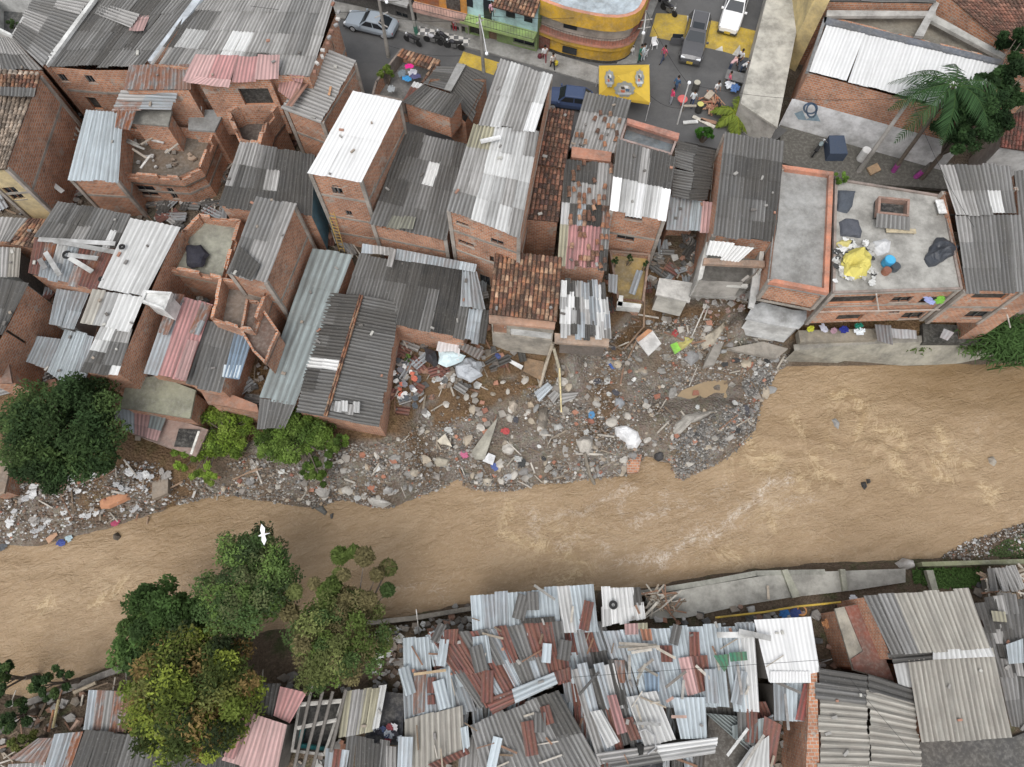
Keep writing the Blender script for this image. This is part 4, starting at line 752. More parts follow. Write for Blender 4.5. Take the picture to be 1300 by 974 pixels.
shack('grey zinc roof strewn with a white tarp and timbers at the bottom', 'O1000,712 1290,735 Q45,715 55,1010 O975,1010', -1.3, roof=S('zZq', su=1), extra=[dict(p='O1125,770 1286,730 1286,860 1130,830', z=-1.0, pal='q', su=3, smooth=True), dict(p='Q-70,880 20,820 10,1000 -160,1000', z=-.9, pal='w', smooth=True, su=1.5, mess=.2), dict(p='Q0,720 85,765 50,960 -20,950', z=-1.0, pal='m', su=1.4, smooth=True)])
shack('shack with smooth bright white roof near the white streetlight', 'i957,787 Q228,230 270,500 20,553', [-.7,-.7,-.6,-.6], roof=dict(k='sheet', pal='W', su=1.5, sv=9, smooth=True, vary=.02), extra=[dict(p='Q30,500 225,500 225,553 28,553', z=-.5, pal='W', pitch=.2, su=5)])
shack('small zinc roof with a red panel left of the long brick wall', 'Q45,555 232,558 228,748 48,745', -1.2, roof=S('tz', su=.8), extra=[dict(p='Q195,560 235,565 195,745 152,738', z=-.95, pal='R', su=2, smooth=True)])
house('house with cream grey ribbed roof and dark stripes, bottom right', 'Q262,482 640,545 745,600 778,1040 275,1040', -.6, g=SZ, roof=dict(k='open'), extra=[dict(p='Q262,482 505,520 525,1040 275,1040', z=[-.5,-.3,-.3,-.5], pal='B', rot=1, su=.9, sv=9, pitch=.36, amp=.06, vary=.05, patches=[(.0,.1,0,1,'d'),(.21,.35,0,1,'g')]), dict(p='Q505,510 745,590 778,1040 525,1040', z=[-.3,-.5,-.5,-.3], pal='B', rot=1, su=.9, sv=9, pitch=.36, amp=.06, vary=.05, patches=[(.08,.24,0,1,'d')])])
mb = MB(); q_ = pw('Q228,503 262,503 276,1040 205,1040', -.55); mb.prism([(p.x, p.y) for p in q_], SZ, -.55, (1,1,1)); tag(mb.build('brick_wall', 'brick', loc=q_[0]), 'long brick party wall along the left side of the cream ribbed roof', 'wall')
house('house with large grey ribbed roof whose right half is lighter, right bottom', 'Q490,125 1012,92 1112,380 1000,410 625,450', -.1, g=SZ, roof=dict(k='open'), extra=[dict(p='Q490,125 1012,92 1112,380 625,418', z=[.1,.1,-.1,-.1], pal='B', pitch=.31, su=.9, sv=2.6, amp=.055, patches=[(0,.36,0,1,'gh'),(.3,1,.62,1,'h')], vary=.07), dict(p='Q615,410 832,398 832,440 630,460', z=-.25, pal='d', rot=1, su=.3)])
house('house with plain light grey ribbed roof in the bottom right', 'Q712,455 1132,385 1230,825 780,856', -.3, g=SZ, roof=dict(k='sheet', pal='B', pitch=.31, su=2, sv=3.5, amp=.055, vary=.04), extra=[dict(p='Q835,398 1115,378 1135,425 832,440', z=-.1, pal='wB', pitch=.31, amp=.055, su=5), dict(p='Q640,465 712,455 735,582 665,572', z=-.5, pal='w', su=2, smooth=True)])
house('flat terrace of cream slab and red gravel left of the large grey roof', 'Q350,190 492,160 645,555 440,495', -1.8, g=SZ, roof=dict(k='slab', col=(.35,.32,.26)), name='terrace', cat='terrace', extra=[dict(k='beam', p='Q400,180 492,165 645,548 445,492 430,440 490,400', z=-1.7, col=(.22,.085,.06), h=.08, n='red_gravel')])
shack('dark shack covered with ragged black sheets at the right edge', 'Q1045,150 1240,130 1330,520 1180,540 1120,340', -1.9, roof=dict(k='open'), extra=[dict(p='Q1045,150 1290,125 1330,520 1150,500', z=-1.8, pal='kdgl', su=.5, sv=1, mess=.35), dict(p='Q1120,200 1190,205 1200,260 1130,255', z=-1.5, pal='y', su=2, smooth=True), dict(p='Q1195,380 1270,355 1270,460 1205,465', z=-1.4, pal='t', su=1, mess=.2)])
shack('small grey ribbed roof at the right edge below the dark shack', 'Q1165,520 1320,470 1330,770 1218,758', -1.9, roof=S('gh'))
shack('collapsed grey plank roof on the bank in the right corner', 'Q1110,0 1240,-5 1290,100 1130,105', -3.6, roof=S('lgdl', su=.35, mess=.3))
shack('worn zinc roof low under the jumbled strips, bottom centre', 'N985,640 O340,480 640,640 1010,700 990,1010 O-120,1010', -2.1, roof=dict(k='open'), extra=[dict(p='N1040,640 O1010,620 1010,1010 N1040,1010', z=-2.0, pal='zgmZdtzl', su=.55, sv=1.8, mess=.3)])
shack('narrow strip roof of mixed sheets between the two long zinc roofs', 'O255,290 500,270 620,640 300,660', -1.9, roof=S('zZgtmd', su=.5, sv=1.6, mess=.28))
shack('zinc sheets filling the gap left of the patchwork maroon roof', 'N860,320 960,290 1110,700 960,720', -1.7, roof=S('ztgm', su=.5, sv=1.8, mess=.2))
shack('dark mixed sheets below the white smooth roof and the messy zinc roof', 'O980,660 1290,660 Q45,760 O990,760', -1.8, roof=S('gzmd', su=.5, sv=1.5, mess=.25))
mb = MB(); yq = pw('Q770,850 1235,825 1400,760 1400,1060 770,1060', -4.35); mb.prism([(p.x, p.y) for p in yq], -4.9, -4.35, (.075,.073,.07)); tag(mb.build('yard', 'concrete'), kind='structure')
# river walls, bank walkway
def wallstrip(name, label, s, z1, th, z0, col, mat='concrete', cat='wall', out=1):
    p = pw(s, z1); mb = MB(); d = 0
    for a, b_ in zip(p[:-1], p[1:]):
        e = (b_-a).normalized(); n_ = Vector((-e.y, e.x, 0))*th*out
        mb.prism([(a.x, a.y), (b_.x, b_.y), (b_.x+n_.x, b_.y+n_.y), (a.x+n_.x, a.y+n_.y)], z0, z1, col)
    return tag(mb.build(name, mat, loc=p[0]), label, cat)
# sloping wall under the brick terrace
mb = MB(); top = pw('H150,800 400,775 700,760 1000,740 1400,700', -3.3); bot = pw('H80,865 400,872 700,880 1000,872 1400,850', -6.2)
for i in range(4):
    mb.face([top[i], top[i+1], bot[i+1], bot[i]], (.34,.32,.26)); e = Vector((0, .5, 0)); mb.face([top[i], top[i+1], top[i+1]+e, top[i]+e], (.3,.28,.24))
tag(mb.build('river_wall', 'concrete', loc=top[0]), 'sloping stained concrete river wall below the brick terrace house', 'river wall')
for i, (s, h_) in enumerate((('O690,100 1000,50 L400,935 Q600,-10', 0),)): wallstrip('river_wall', 'low concrete river wall along the south bank', 'O480,118 690,98 1000,48 Q-40,2 300,-5', -4.4, .35, -6.6, (.28,.28,.24), cat='river wall', out=-1)
wallstrip('river_wall', 'mossy kerb wall at the water edge right of the round white boulder', 'L780,910 1286,895 1500,890', -4.6, .3, -6.4, (.2,.21,.12), cat='river wall', out=-1)
wallstrip('river_wall', 'thin crumbling wall at the water edge beside the trees', 'N560,250 800,225 1080,178', -4.7, .3, -6.4, (.2,.18,.15), cat='river wall', out=-1)
wallstrip('river_wall', 'rough stone river wall in the lower left', 'M100,650 330,575 500,505 600,470', -4.9, .4, -6.4, (.16,.145,.13), cat='river wall', out=-1)
wk = pw('O700,130 1000,75 Q-20,30 200,10 700,-8 700,60 440,100 130,135 O1200,170 900,235 720,240', -4.42)
mb = MB(); mb.prism([(p.x, p.y) for p in wk], -4.9, -4.42, (.36,.35,.31)); tag(mb.build('bank_path', 'concrete'), kind='structure')
for s, lb in (('Q88,0 115,-5 180,130 140,138', 'first low concrete divider across the bank path'), ('Q375,-5 400,-5 415,100 390,105', 'second low concrete divider across the bank path, nearer the white boulder'), ('Q800,0 835,0 860,95 830,100', 'short concrete post block beside the green patch on the south bank')):
    mb = MB(); q_ = pw(s, -4.2); mb.prism([(p.x, p.y) for p in q_], -4.5, -4.15, (.33,.33,.26)); tag(mb.build('divider', 'concrete', loc=q_[0]), lb, 'divider')
# ------------------------------------------------------------ street
def flat(name, s, z, mat, col, kind='structure', dz=0, uvs=None):
    q = pw(s, z); mb = MB(); mb.prism([(p.x, p.y) for p in q], z-.3, z, col); return tag(mb.build(name, mat), kind=kind)
flat('street', 'i380,-40 480,-10 760,60 845,-120 1060,-120 941,140 1000,165 960,200 870,180 740,190 640,190 430,190 380,120', .03, 'asphalt', (.1,.1,.1))
flat('sidewalk', 'W500,232 1299,430 X1040,692 1060,560 640,430 -100,240 W560,130 500,110 -200,-40 -200,90', .17, 'concrete', (.30,.295,.28))
flat('sidewalk', 'V185,520 60,530 20,525 130,300 280,0 340,-150 430,-150 300,150', .15, 'concrete', (.25,.25,.24))
mb = MB(); q_ = pw('W730,215 1150,320 1130,385 715,285', .18); mb.face(q_, (.5,.5,.5), [(p.x, p.y) for p in q_]); tag(mb.build('checker_paving', 'checker'), kind='structure')
flat('side_lane', 'D80,600 800,770 1000,830 1230,900 1230,960 400,900 80,800', .0, 'concrete', (.10,.095,.083))
def mark(s, col, nm, z=.034):
    q = pw(s, z); mb = MB(); mb.face(q, col); o = mb.build(nm, 'painted'); o['kind'] = 'structure'
mark('V345,110 470,112 600,130 850,180 1020,220 1232,272 1160,490 1000,455 880,420 540,350 290,300', (.52,.36,.045), 'road_marking')
mark('V600,130 640,135 600,190', (.55,.54,.5), 'road_marking', .038); mark('V470,108 520,110 500,135', (.55,.54,.5), 'road_marking', .038); mark('V830,412 895,425 890,378', (.55,.54,.5), 'road_marking', .038); mark('V970,452 1045,470 1035,370', (.55,.54,.5), 'road_marking', .038)
mark('B1045,255 1225,310 1195,372 1020,312', (.52,.36,.045), 'road_marking')
# ------------------------------------------------------------ facades north of the street
def facade(label, base, h, col, wins=(), slabs=(), depth=9, name='terraced_house', roof=None, roofz=None):
    a, b_ = pw(base, 0); e = (b_-a); e.z = 0; e.normalize(); n_ = Vector((-e.y, e.x, 0))
    if n_.y < 0: n_ = -n_
    A, B, C_, D_ = a.copy(), b_.copy(), b_+n_*depth, a+n_*depth
    for q in (A, B, C_, D_): q.z = h
    r = house(label, [D_, C_, B, A], h, g=-.5, roof=roof or dict(k='slab', col=(.3,.3,.29)), wall='painted', wc=col, wins=[(2, *((w,) if isinstance(w, str) else w)) for w in wins], name=name, inset=.02)
    for z0, z1, out, cc in slabs:
        mb = MB(); m_ = (A+B)/2-n_*(out/2-.01); mb.box((m_.x, m_.y, (z0+z1)/2), (B-A).length-.05, out, z1-z0, cc, math.atan2(e.y, e.x)); mb.build('balcony', 'painted', r)
    return r, A, B, e, n_
def railing(A, B, n_, out, z, h, root, col=(.03,.03,.03), step=.25):
    mb = MB(); a, b_ = A-n_*out, B-n_*out; a.z = b_.z = z; L = (b_-a).length
    for zz in (z+h, z+.06): mb.tube([(a.x, a.y, zz), (b_.x, b_.y, zz)], .025, col, 4)
    for i in range(int(L/step)+1):
        p = a.lerp(b_, i*step/L); mb.tube([(p.x, p.y, z), (p.x, p.y, z+h)], .012, col, 3)
    mb.build('railing', 'painted', root)
r_, A, B, e, n_ = facade('house with light blue upper floor and pale green lower floor on the street', 'X-60,285 528,442', 4.6, (.21,.30,.11), [('X-30,190 60,300','hole'), ('X130,235 200,345','door',(.2,.12,.07)), ('X335,300 510,395')], [(2.0, 2.25, 1.0, (.30,.42,.14))])
mb = MB(); a_, b_ = A-n_*.03, B-n_*.03; mb.face([Vector((a_.x,a_.y,2.26)), Vector((b_.x,b_.y,2.26)), Vector((b_.x,b_.y,4.55)), Vector((a_.x,a_.y,4.55))], (.42,.62,.64)); mb.build('upper_wall', 'painted', r_)
for s0, s1 in ((.28,.38), (.58,.70), (.82,.93), (.02,.14)):
    mb = MB(); a2 = a_.lerp(b_, s0)-n_*.03; b2 = a_.lerp(b_, s1)-n_*.03; z0 = 2.27 if s0 in (.28,) else 3.0; mb.face([Vector((a2.x,a2.y,z0)), Vector((b2.x,b2.y,z0)), Vector((b2.x,b2.y,4.1)), Vector((a2.x,a2.y,4.1))], (.05,.045,.05)); mb.build('window', 'glass', r_)
railing(A, B, n_, .95, 2.25, .75, r_)
mb = MB(); tq = [B-n_*1.1, B+n_*3, A.lerp(B,.45)+n_*3, A.lerp(B,.45)-n_*1.1]; zz = (4.5, 5.4, 5.4, 4.5)
tq = [Vector((q.x, q.y, z_)) for q, z_ in zip(tq, zz)]; tileroof(mb, [tq[2], tq[1], tq[0], tq[3]], w=.3); mb.build('tile_eave', 'tile', r_)
r_, A, B, e, n_ = facade('house with orange upper floor and pinkish balcony on the street', 'W715,195 1140,300', 4.8, (.40,.37,.33), [('W985,205 1060,275','hole'), ('W1075,215 1140,290','hole')], [(2.0, 2.3, .9, (.48,.30,.25))])
a_, b_ = A-n_*.03, B-n_*.03
mb = MB(); mb.face([Vector((a_.x,a_.y,2.31)), Vector((b_.x,b_.y,2.31)), Vector((b_.x,b_.y,4.75)), Vector((a_.x,a_.y,4.75))], (.55,.24,.035)); mb.build('upper_wall', 'painted', r_)
for s0, s1, cc in ((.05,.48,(.28,.09,.03)), (.62,.88,(.04,.03,.025))):
    mb = MB(); a2 = a_.lerp(b_, s0)-n_*.03; b2 = a_.lerp(b_, s1)-n_*.03; mb.face([Vector((a2.x,a2.y,2.4)), Vector((b2.x,b2.y,2.4)), Vector((b2.x,b2.y,4.3)), Vector((a2.x,a2.y,4.3))], cc); mb.build('window', 'painted', r_)
railing(A, B, n_, .88, 2.3, .7, r_)
r_, A, B, e, n_ = facade('dark shopfront house in the shade behind the silver car', 'W-60,-30 700,192', 4.6, (.10,.095,.09), [('W215,-5 400,60','hole'), ('W530,90 640,160')], [(2.3, 2.5, 1.0, (.35,.35,.34))])
# curved yellow corner building
rim = pw('C158,-8 230,20 300,45 380,64 450,78 500,85 560,88 610,82 650,68 678,48 695,22 708,-10 730,-70', 4.9)
rim = [Vector((q.x, q.y, 0)) for q in rim]
def offp(path, d):
    out = []
    for i, p in enumerate(path):
        e = (path[min(i+1, len(path)-1)]-path[max(i-1, 0)]).normalized(); out.append(p+Vector((-e.y, e.x, 0))*d)
    return out
root = thing('corner_building', 'yellow corner building with curved balcony and pale roof deck', 'building', rim[4])
def band(name, d0, z0, z1, col, mat='painted', cap=None):
    q = offp(rim, d0); mb = MB(); u = 0
    for a, b_ in zip(q[:-1], q[1:]):
        L = (b_-a).length; mb.face([(a.x, a.y, z0), (b_.x, b_.y, z0), (b_.x, b_.y, z1), (a.x, a.y, z1)], col, [(u, z0), (u+L, z0), (u+L, z1), (u, z1)]); u += L
    back = [(q[-1].x+3, q[-1].y+10), (q[0].x+3, q[0].y+12)]
    mb.face([(p.x, p.y, z1) for p in q]+[(x, y, z1) for x, y in back], cap or col); mb.face(([(p.x, p.y, z0) for p in q]+[(x, y, z0) for x, y in back])[::-1], col)
    mb.build(name, mat, root)
YC = (.56, .33, .03)
band('parapet', 0, 3.55, 4.9, YC, cap=(.55,.25,.16)); band('roof_deck', .3, 4.8, 4.93, (.42,.48,.52), 'concrete')
band('balcony_wall', .6, 2.0, 3.54, (.40,.36,.31), 'concrete'); band('balcony_floor', .02, 1.85, 2.06, (.55,.25,.16), cap=(.32,.12,.08)); band('fascia', .10, 1.45, 1.84, YC); band('lower_wall', .3, .3, 1.44, YC); band('base', .28, -.3, .3, (.03,.03,.03))
mb = MB(); q = offp(rim, .12)
for a, b_ in zip(q[:-1], q[1:]):
    mb.tube([(a.x, a.y, 2.7), (b_.x, b_.y, 2.7)], .025, (.04,.03,.03), 4); n_i = max(1, int((b_-a).length/.22))
    for i in range(n_i): p = a.lerp(b_, i/n_i); mb.tube([(p.x, p.y, 2.06), (p.x, p.y, 2.7)], .012, (.04,.03,.03), 3)
mb.build('railing', 'painted', root)
def onwall(d, s, zr, col, nm, mat='painted', lo=0, hi=1):
    q = offp(rim, d-.05); a, b_ = q[lo], q[hi]; qq = px(s); u0, z0 = hit(qq[0], a, b_); u1, z1 = hit(qq[1], a, b_); e = (b_-a).normalized()
    mb = MB(); A2 = a+e*u0; B2 = a+e*u1; n2 = Vector((e.y, -e.x, 0))*.06
    mb.box(((A2.x+B2.x)/2+n2.x, (A2.y+B2.y)/2+n2.y, (zr[0]+zr[1])/2), abs(u1-u0), .1, zr[1]-zr[0], col, math.atan2(e.y, e.x))
    return mb.build(nm, mat, root)
onwall(.3, 'X545,310 635,400', (.1, 1.35), (.16,.05,.035), 'door', lo=1, hi=2); o = onwall(.3, 'X745,370 860,420', (.55, 1.15), (.03,.03,.03), 'window', 'glass', lo=2, hi=3)
onwall(.6, 'X755,165 865,200', (2.75, 3.3), (.03,.03,.03), 'window', 'glass', lo=2, hi=3)
def rand_in(poly):
    xs = [p[0] for p in poly]; ys = [p[1] for p in poly]
    while True:
        a, b_ = rnd.uniform(min(xs), max(xs)), rnd.uniform(min(ys), max(ys))
        if inside(a, b_, poly): return a, b_
# ------------------------------------------------------------ vegetation
def leaves(mb, c, rx, ry, rz, n, cols, size, clumps, flat=.35, bottom=.25):
    cl = []
    for i in range(clumps):
        for _ in range(30):
            q = Vector((rnd.uniform(-1, 1), rnd.uniform(-1, 1), rnd.uniform(-bottom, 1)))
            if q.length < 1 and (q.length > .35 or rnd.random() < .3): break
        cl.append((Vector((q.x*rx*.86, q.y*ry*.86, q.z*rz)), rnd.uniform(.13, .27)*(rx+ry)/2, rnd.choice(cols), rnd.uniform(.65, 1.3)))
    per = n//clumps
    for cc, r_, col, f in cl:
        for _ in range(per):
            d = Vector((rnd.gauss(0, 1), rnd.gauss(0, 1), rnd.gauss(0, .8))); d.normalize(); rr = r_*(rnd.random()**.4)*rnd.uniform(.85, 1.1)
            p = c+cc+d*rr; s_ = size*rnd.uniform(.6, 1.35)
            nn = Vector((rnd.gauss(0, .5), rnd.gauss(0, .5), 1)).normalized(); a = nn.orthogonal().normalized(); a = Matrix.Rotation(rnd.uniform(0, 6.28), 3, nn)@a; b_ = nn.cross(a)
            g = f*rnd.uniform(.7, 1.3); k_ = (min(col[0]*g, 1), min(col[1]*g, 1), min(col[2]*g, 1))
            mb.face([p-a*s_, p-b_*s_*.42, p+a*s_, p+b_*s_*.42], k_)
    return cl
def tree(label, s, zc, rpx, rz, n, cols, size=.2, clumps=40, name='tree', ground=None, trunk=.22, base=None, cat='tree', ext=()):
    c = P(*px(s)[0], zc); sc_ = (CAMH-zc)/ct/FPX/1.02; rx, ry = rpx[0]*sc_, rpx[1]*sc_
    b_ = G(*px(base or s)[0]) if ground is None else Vector((c.x, c.y, ground))
    if base is None: b_.x, b_.y = c.x, c.y; b_.z = GZ(c.x, c.y)
    if b_.z < WZ: b_.z = WZ-.5
    root = thing(name, label, cat, b_)
    mb = MB(); cl = leaves(mb, c, rx, ry, rz, int(n*2.2), cols, size*.64, int(clumps*1.5))
    for (s2, r2, n2) in ext:
        c2 = P(*px(s2)[0], zc); cl += [(a+c2-c, r_, d, e) for a, r_, d, e in leaves(mb, c2, r2*sc_, r2*sc_, rz*.7, n2, cols, size, max(5, clumps//4))]
    mb.build('crown', 'leaf', root)
    mb = MB(); fork = b_.lerp(c, .45); mb.tube([b_-Vector((0, 0, .3)), b_.lerp(c, .25)+Vector((.1, .1, 0)), fork], trunk, n=8, r1=trunk*.7)
    for cc, r_, _, _ in cl[::2]:
        e = c+cc; mid = fork.lerp(e, .5)+Vector((rnd.uniform(-.2, .2), rnd.uniform(-.2, .2), .2)); mb.tube([fork, mid, e], trunk*.38, n=5, r1=.02)
    mb.build('trunk', 'bark', root); return root
DG = [(.034,.062,.022),(.028,.05,.018),(.045,.078,.026),(.06,.095,.03)]
MG = [(.085,.13,.04),(.06,.10,.033),(.11,.17,.045),(.10,.12,.05),(.05,.075,.03)]
OG = [(.10,.14,.035),(.07,.11,.035),(.13,.15,.05),(.15,.13,.06)]
YG = [(.05,.07,.02),(.10,.13,.025),(.20,.24,.04),(.21,.145,.055),(.14,.15,.04),(.06,.08,.02),(.035,.05,.02),(.12,.13,.04)]
tree('big dense dark green tree at the left edge above the river', 'i84,548', 1.5, (84,80), 2.6, 15000, DG, .2, 75)
tree('round mid green tree overhanging the river, with a white bird flying over it', 'i312,738', .5, (62,70), 2.3, 7500, MG, .17, 60)
tree('rounded green tree left of the others at the south waterline', 'i203,795', -.3, (60,58), 1.8, 7600, [(.055,.10,.028),(.075,.125,.035),(.04,.07,.022)], .21, 32)
tree('yellowish brown mango tree above the dark ribbed roof, lower left', 'i243,880', .6, (80,80), 2.4, 14000, YG, .2, 85)
tree('sparse olive green tree right of the round mid green tree', 'i430,812', .4, (62,60), 2.2, 8500, OG, .16, 60, ext=(('i455,738', 44, 11000), ('i395,775', 40, 6500)))
tree('small green tree by the lower left river wall', 'i66,868', -2.2, (22,20), 1.2, 1500, DG, .17, 12)
tree('dark bush in the bottom left corner below the small tree', 'i18,908', -2.6, (22,18), 1.0, 900, DG, .17, 10, name='shrub', cat='shrub')
tree('yellowish weedy bush in the bottom left corner', 'i34,942', -2.8, (18,14), .8, 700, [(.13,.14,.04),(.09,.11,.03)], .15, 9, name='shrub', cat='shrub')
tree('part of a green tree cut off by the left edge near the bottom', 'i2,862', -2.4, (14,26), 1.2, 1000, DG, .17, 10)
tree('bright lime green shrub tree below the gabled dark roof', 'J215,290', -2.1, (56,40), 1.3, 5200, [(.10,.16,.03),(.06,.10,.022),(.12,.18,.04)], .15, 34, ext=(('J340,400', 24, 1300),('J310,490', 20, 1000),('J80,320', 24, 1200),('J430,330', 18, 800)))
tree('sprawling yellow-green bush among the debris beside the broken little house', 'I1110,260', -2.8, (52,38), .9, 3000, [(.16,.24,.035),(.11,.17,.03),(.19,.26,.05)], .14, 34, ext=(('I930,410', 24, 900),('I1180,190', 28, 1100),('I1010,470', 20, 700),('I1100,360', 24, 900)))
tree('dark green tree behind the palm at the right edge', 'D1030,590', 6.6, (62,54), 2.4, 11000, [(.018,.038,.014),(.025,.05,.018),(.03,.06,.02)], .16, 46, ext=(('D1240,480', 58, 8000),('D1130,420', 30, 2200),('D1240,260', 44, 4200),('D930,700', 30, 2200)))
tree('small bright green shrub at the end of the black gabled roof', 'C990,670', .8, (17,13), .8, 1500, [(.05,.14,.02),(.04,.10,.02)], .15, 12, name='shrub', cat='shrub')
tree('tiny light green shrub on the terracotta rim by the rubbish terrace', 'D378,880', 5.2, (11,11), .5, 700, [(.12,.2,.04),(.09,.16,.03)], .12, 8, name='shrub', cat='shrub')
tree('clump of green creeper behind the pink roof in the narrow yard', 'E700,800', -.5, (12,24), .6, 900, MG, .13, 12, name='shrub', cat='shrub')
tree('green shrub at the foot of the pink roof', 'E645,940', -1.6, (12,9), .5, 500, MG, .13, 8, name='shrub', cat='shrub')
tree('green weed patch with white flowers in the tiny courtyard top left', 'A60,120', 4.6, (12,10), .5, 500, [(.05,.08,.03)], .12, 8, name='shrub', cat='shrub')
tree('trailing green plant on the wall of the laundry courtyard', 'W450,600', 2.6, (15,15), .5, 900, [(.14,.19,.04),(.10,.15,.03)], .14, 12, name='shrub', cat='shrub')
for i, (s, lb) in enumerate((('G548,360', 'dark potted plant against the left wall of the yellow patio'), ('G620,345', 'largest dark potted plant in the middle of the yellow patio'), ('G697,370', 'dark potted plant at the right side of the yellow patio'), ('J770,-95', 'weedy green plant in the small mud yard'))):
    tree(lb, s, -.1 if i < 3 else -1.6, (5,6), .4, 260, DG if i < 3 else MG, .12, 6, name='potted_plant', cat='plant', ground=-1.1 if i < 3 else -2.4, trunk=.08)
def blades(label, s, z, n, L, col, name='grass_clump', cat='plant', spread=1.0, w=.05, poly=None):
    c = P(*px(s)[0], -4.5 if z is None else z); mb = MB(); pp = px(poly) if poly else None
    for _ in range(n):
        p = c+Vector((rnd.gauss(0, spread), rnd.gauss(0, spread*.6), 0))
        if pp: p = G(*rand_in(pp))
        if z is None and p.z < WZ+.1: continue
        a = rnd.uniform(0, 6.28); d = Vector((math.cos(a), math.sin(a), 0)); l_ = L*rnd.uniform(.5, 1.1); f = rnd.uniform(.6, 1.4)
        s_ = d.cross(Vector((0, 0, 1)))*w; q = [p, p+d*l_*.35+Vector((0, 0, l_*.5)), p+d*l_*.8+Vector((0, 0, l_*.45))]; k_ = tuple(x*f for x in col)
        mb.face([q[0]-s_, q[0]+s_, q[1]+s_, q[1]-s_], k_); mb.face([q[1]-s_, q[1]+s_, q[2]], k_)
    return tag(mb.build(name, 'leaf', loc=c), label, cat)
blades('clump of tall bamboo-like grass hanging over the river wall, right edge', 'H1215,770', -3.0, 900, 1.8, (.05,.095,.028), spread=1.3, name='bamboo', w=.06)
blades('small clump of weeds on the sloping river wall', 'H1030,790', -4.3, 160, .8, (.10,.17,.05), spread=.5)
blades('weeds growing at the middle of the sloping river wall', 'H750,775', -4.2, 140, .6, (.09,.13,.04), spread=.4)
g_ = blades('green weeds', 'Q930,45', None, 1500, .3, (.06,.11,.03), spread=1.5, poly='Q730,0 1060,-10 1080,70 990,95 860,85 740,60'); g_.name = 'grass'; tag(g_, 'patch of bright green weeds on the south bank by the round boulder', 'grass', kind='stuff')
g_ = blades('green weeds', 'L1180,840', None, 700, .22, (.07,.10,.04), spread=1.6, poly='L1080,880 1180,810 1300,770 1300,890'); g_.name = 'grass'; tag(g_, 'thin grass among the gravel in the right corner of the river bank', 'grass', kind='stuff')
# palms
def ptop(base, topx):
    b_ = base; best = None
    for k in range(10, 220):
        z = b_.z+k*.08; x, y, zz = b_.x, b_.y, z-CAMH
        Y = y*ct+zz*st; Zc = -y*st+zz*ct; q = (650+FPX*x/-Zc, 487-FPX*Y/-Zc); e = (q[0]-topx[0])**2+(q[1]-topx[1])**2
        if best is None or e < best[0]: best = (e, z)
    return P(topx[0], topx[1], best[1])
def palm(label, base, top, nf, L, col, trunk=.17, zt=None, name='palm_tree'):
    b_ = G(*px(base)[0]); t0 = ptop(b_, px(top)[0]) if zt is None else P(*px(top)[0], zt); root = thing(name, label, 'palm tree', b_)
    mb = MB(); mb.tube([b_-Vector((0, 0, .2)), b_.lerp(t0, .3), b_.lerp(t0, .7)+Vector((.06, 0, 0)), t0], trunk, n=9, r1=trunk*.7); mb.build('trunk', 'bark', root)
    if zt is None:
        mb = MB(); mb.tube([b_, b_.lerp(t0, .12)], trunk*1.12, (.32,.03,.25), 9); mb.build('painted_band', 'painted', root)
    for i in range(nf):
        a = 2*PI*i/nf+rnd.uniform(-.2, .2); el = rnd.uniform(.1, .9); d = Vector((math.cos(a), math.sin(a), 0)); sd = Vector((-d.y, d.x, 0)); mb = MB(); prev = None; pts = []
        LL = L*rnd.uniform(.8, 1.1)
        for k in range(13):
            t = k/12; pts.append(t0+d*LL*t*math.cos(el*(1-t))*.92+Vector((0, 0, LL*(math.sin(el)*t-1.0*t*t*.85))))
        mb.tube(pts, .035, (col[0]*1.5, col[1]*1.3, col[2]), 4, r1=.008)
        for k in range(1, 12):
            for h in (0, .33, .66):
                p = pts[k].lerp(pts[k+1], h); t = (k+h)/12; ll = L*.30*math.sin(PI*min(1, t*.9+.08))*rnd.uniform(.8, 1.15); fw = (pts[k+1]-pts[k]).normalized()
                for sg in (-1, 1):
                    dr = (sd*sg*.85+fw*.55+Vector((0, 0, -rnd.uniform(.25, .7)))).normalized(); w_ = fw*.045; f = rnd.uniform(.6, 1.4); k_ = (col[0]*f, col[1]*f, col[2]*f)
                    mb.face([p-w_, p+w_, p+dr*ll*.6+w_, p+dr*ll*.6-w_], k_); mb.face([p+dr*ll*.6-w_, p+dr*ll*.6+w_, p+dr*ll+Vector((0, 0, -.08))], k_)
        mb.build('frond', 'leaf', root)
    return root
palm('tall palm tree with pink painted trunk base leaning over the white roof', 'D630,860', 'D938,425', 11, 3.9, (.035,.075,.028))
palm('young yellow-green palm at the foot of the plaza by the low concrete building', 'C1130,630', 'C1145,560', 13, 2.1, (.17,.22,.04), zt=1.0, trunk=.12)
b_ = G(*px('D735,890')[0]); mb = MB(); t0 = P(*px('D830,810')[0], 1.5); mb.tube([b_, b_.lerp(t0, .55)], .2, (.32,.03,.25), 8); mb.tube([b_.lerp(t0, .55), t0], .18, (.1,.09,.08), 8); tag(mb.build('tree_stump', 'painted', loc=b_), 'pink painted tree stump right of the palm', 'tree stump')
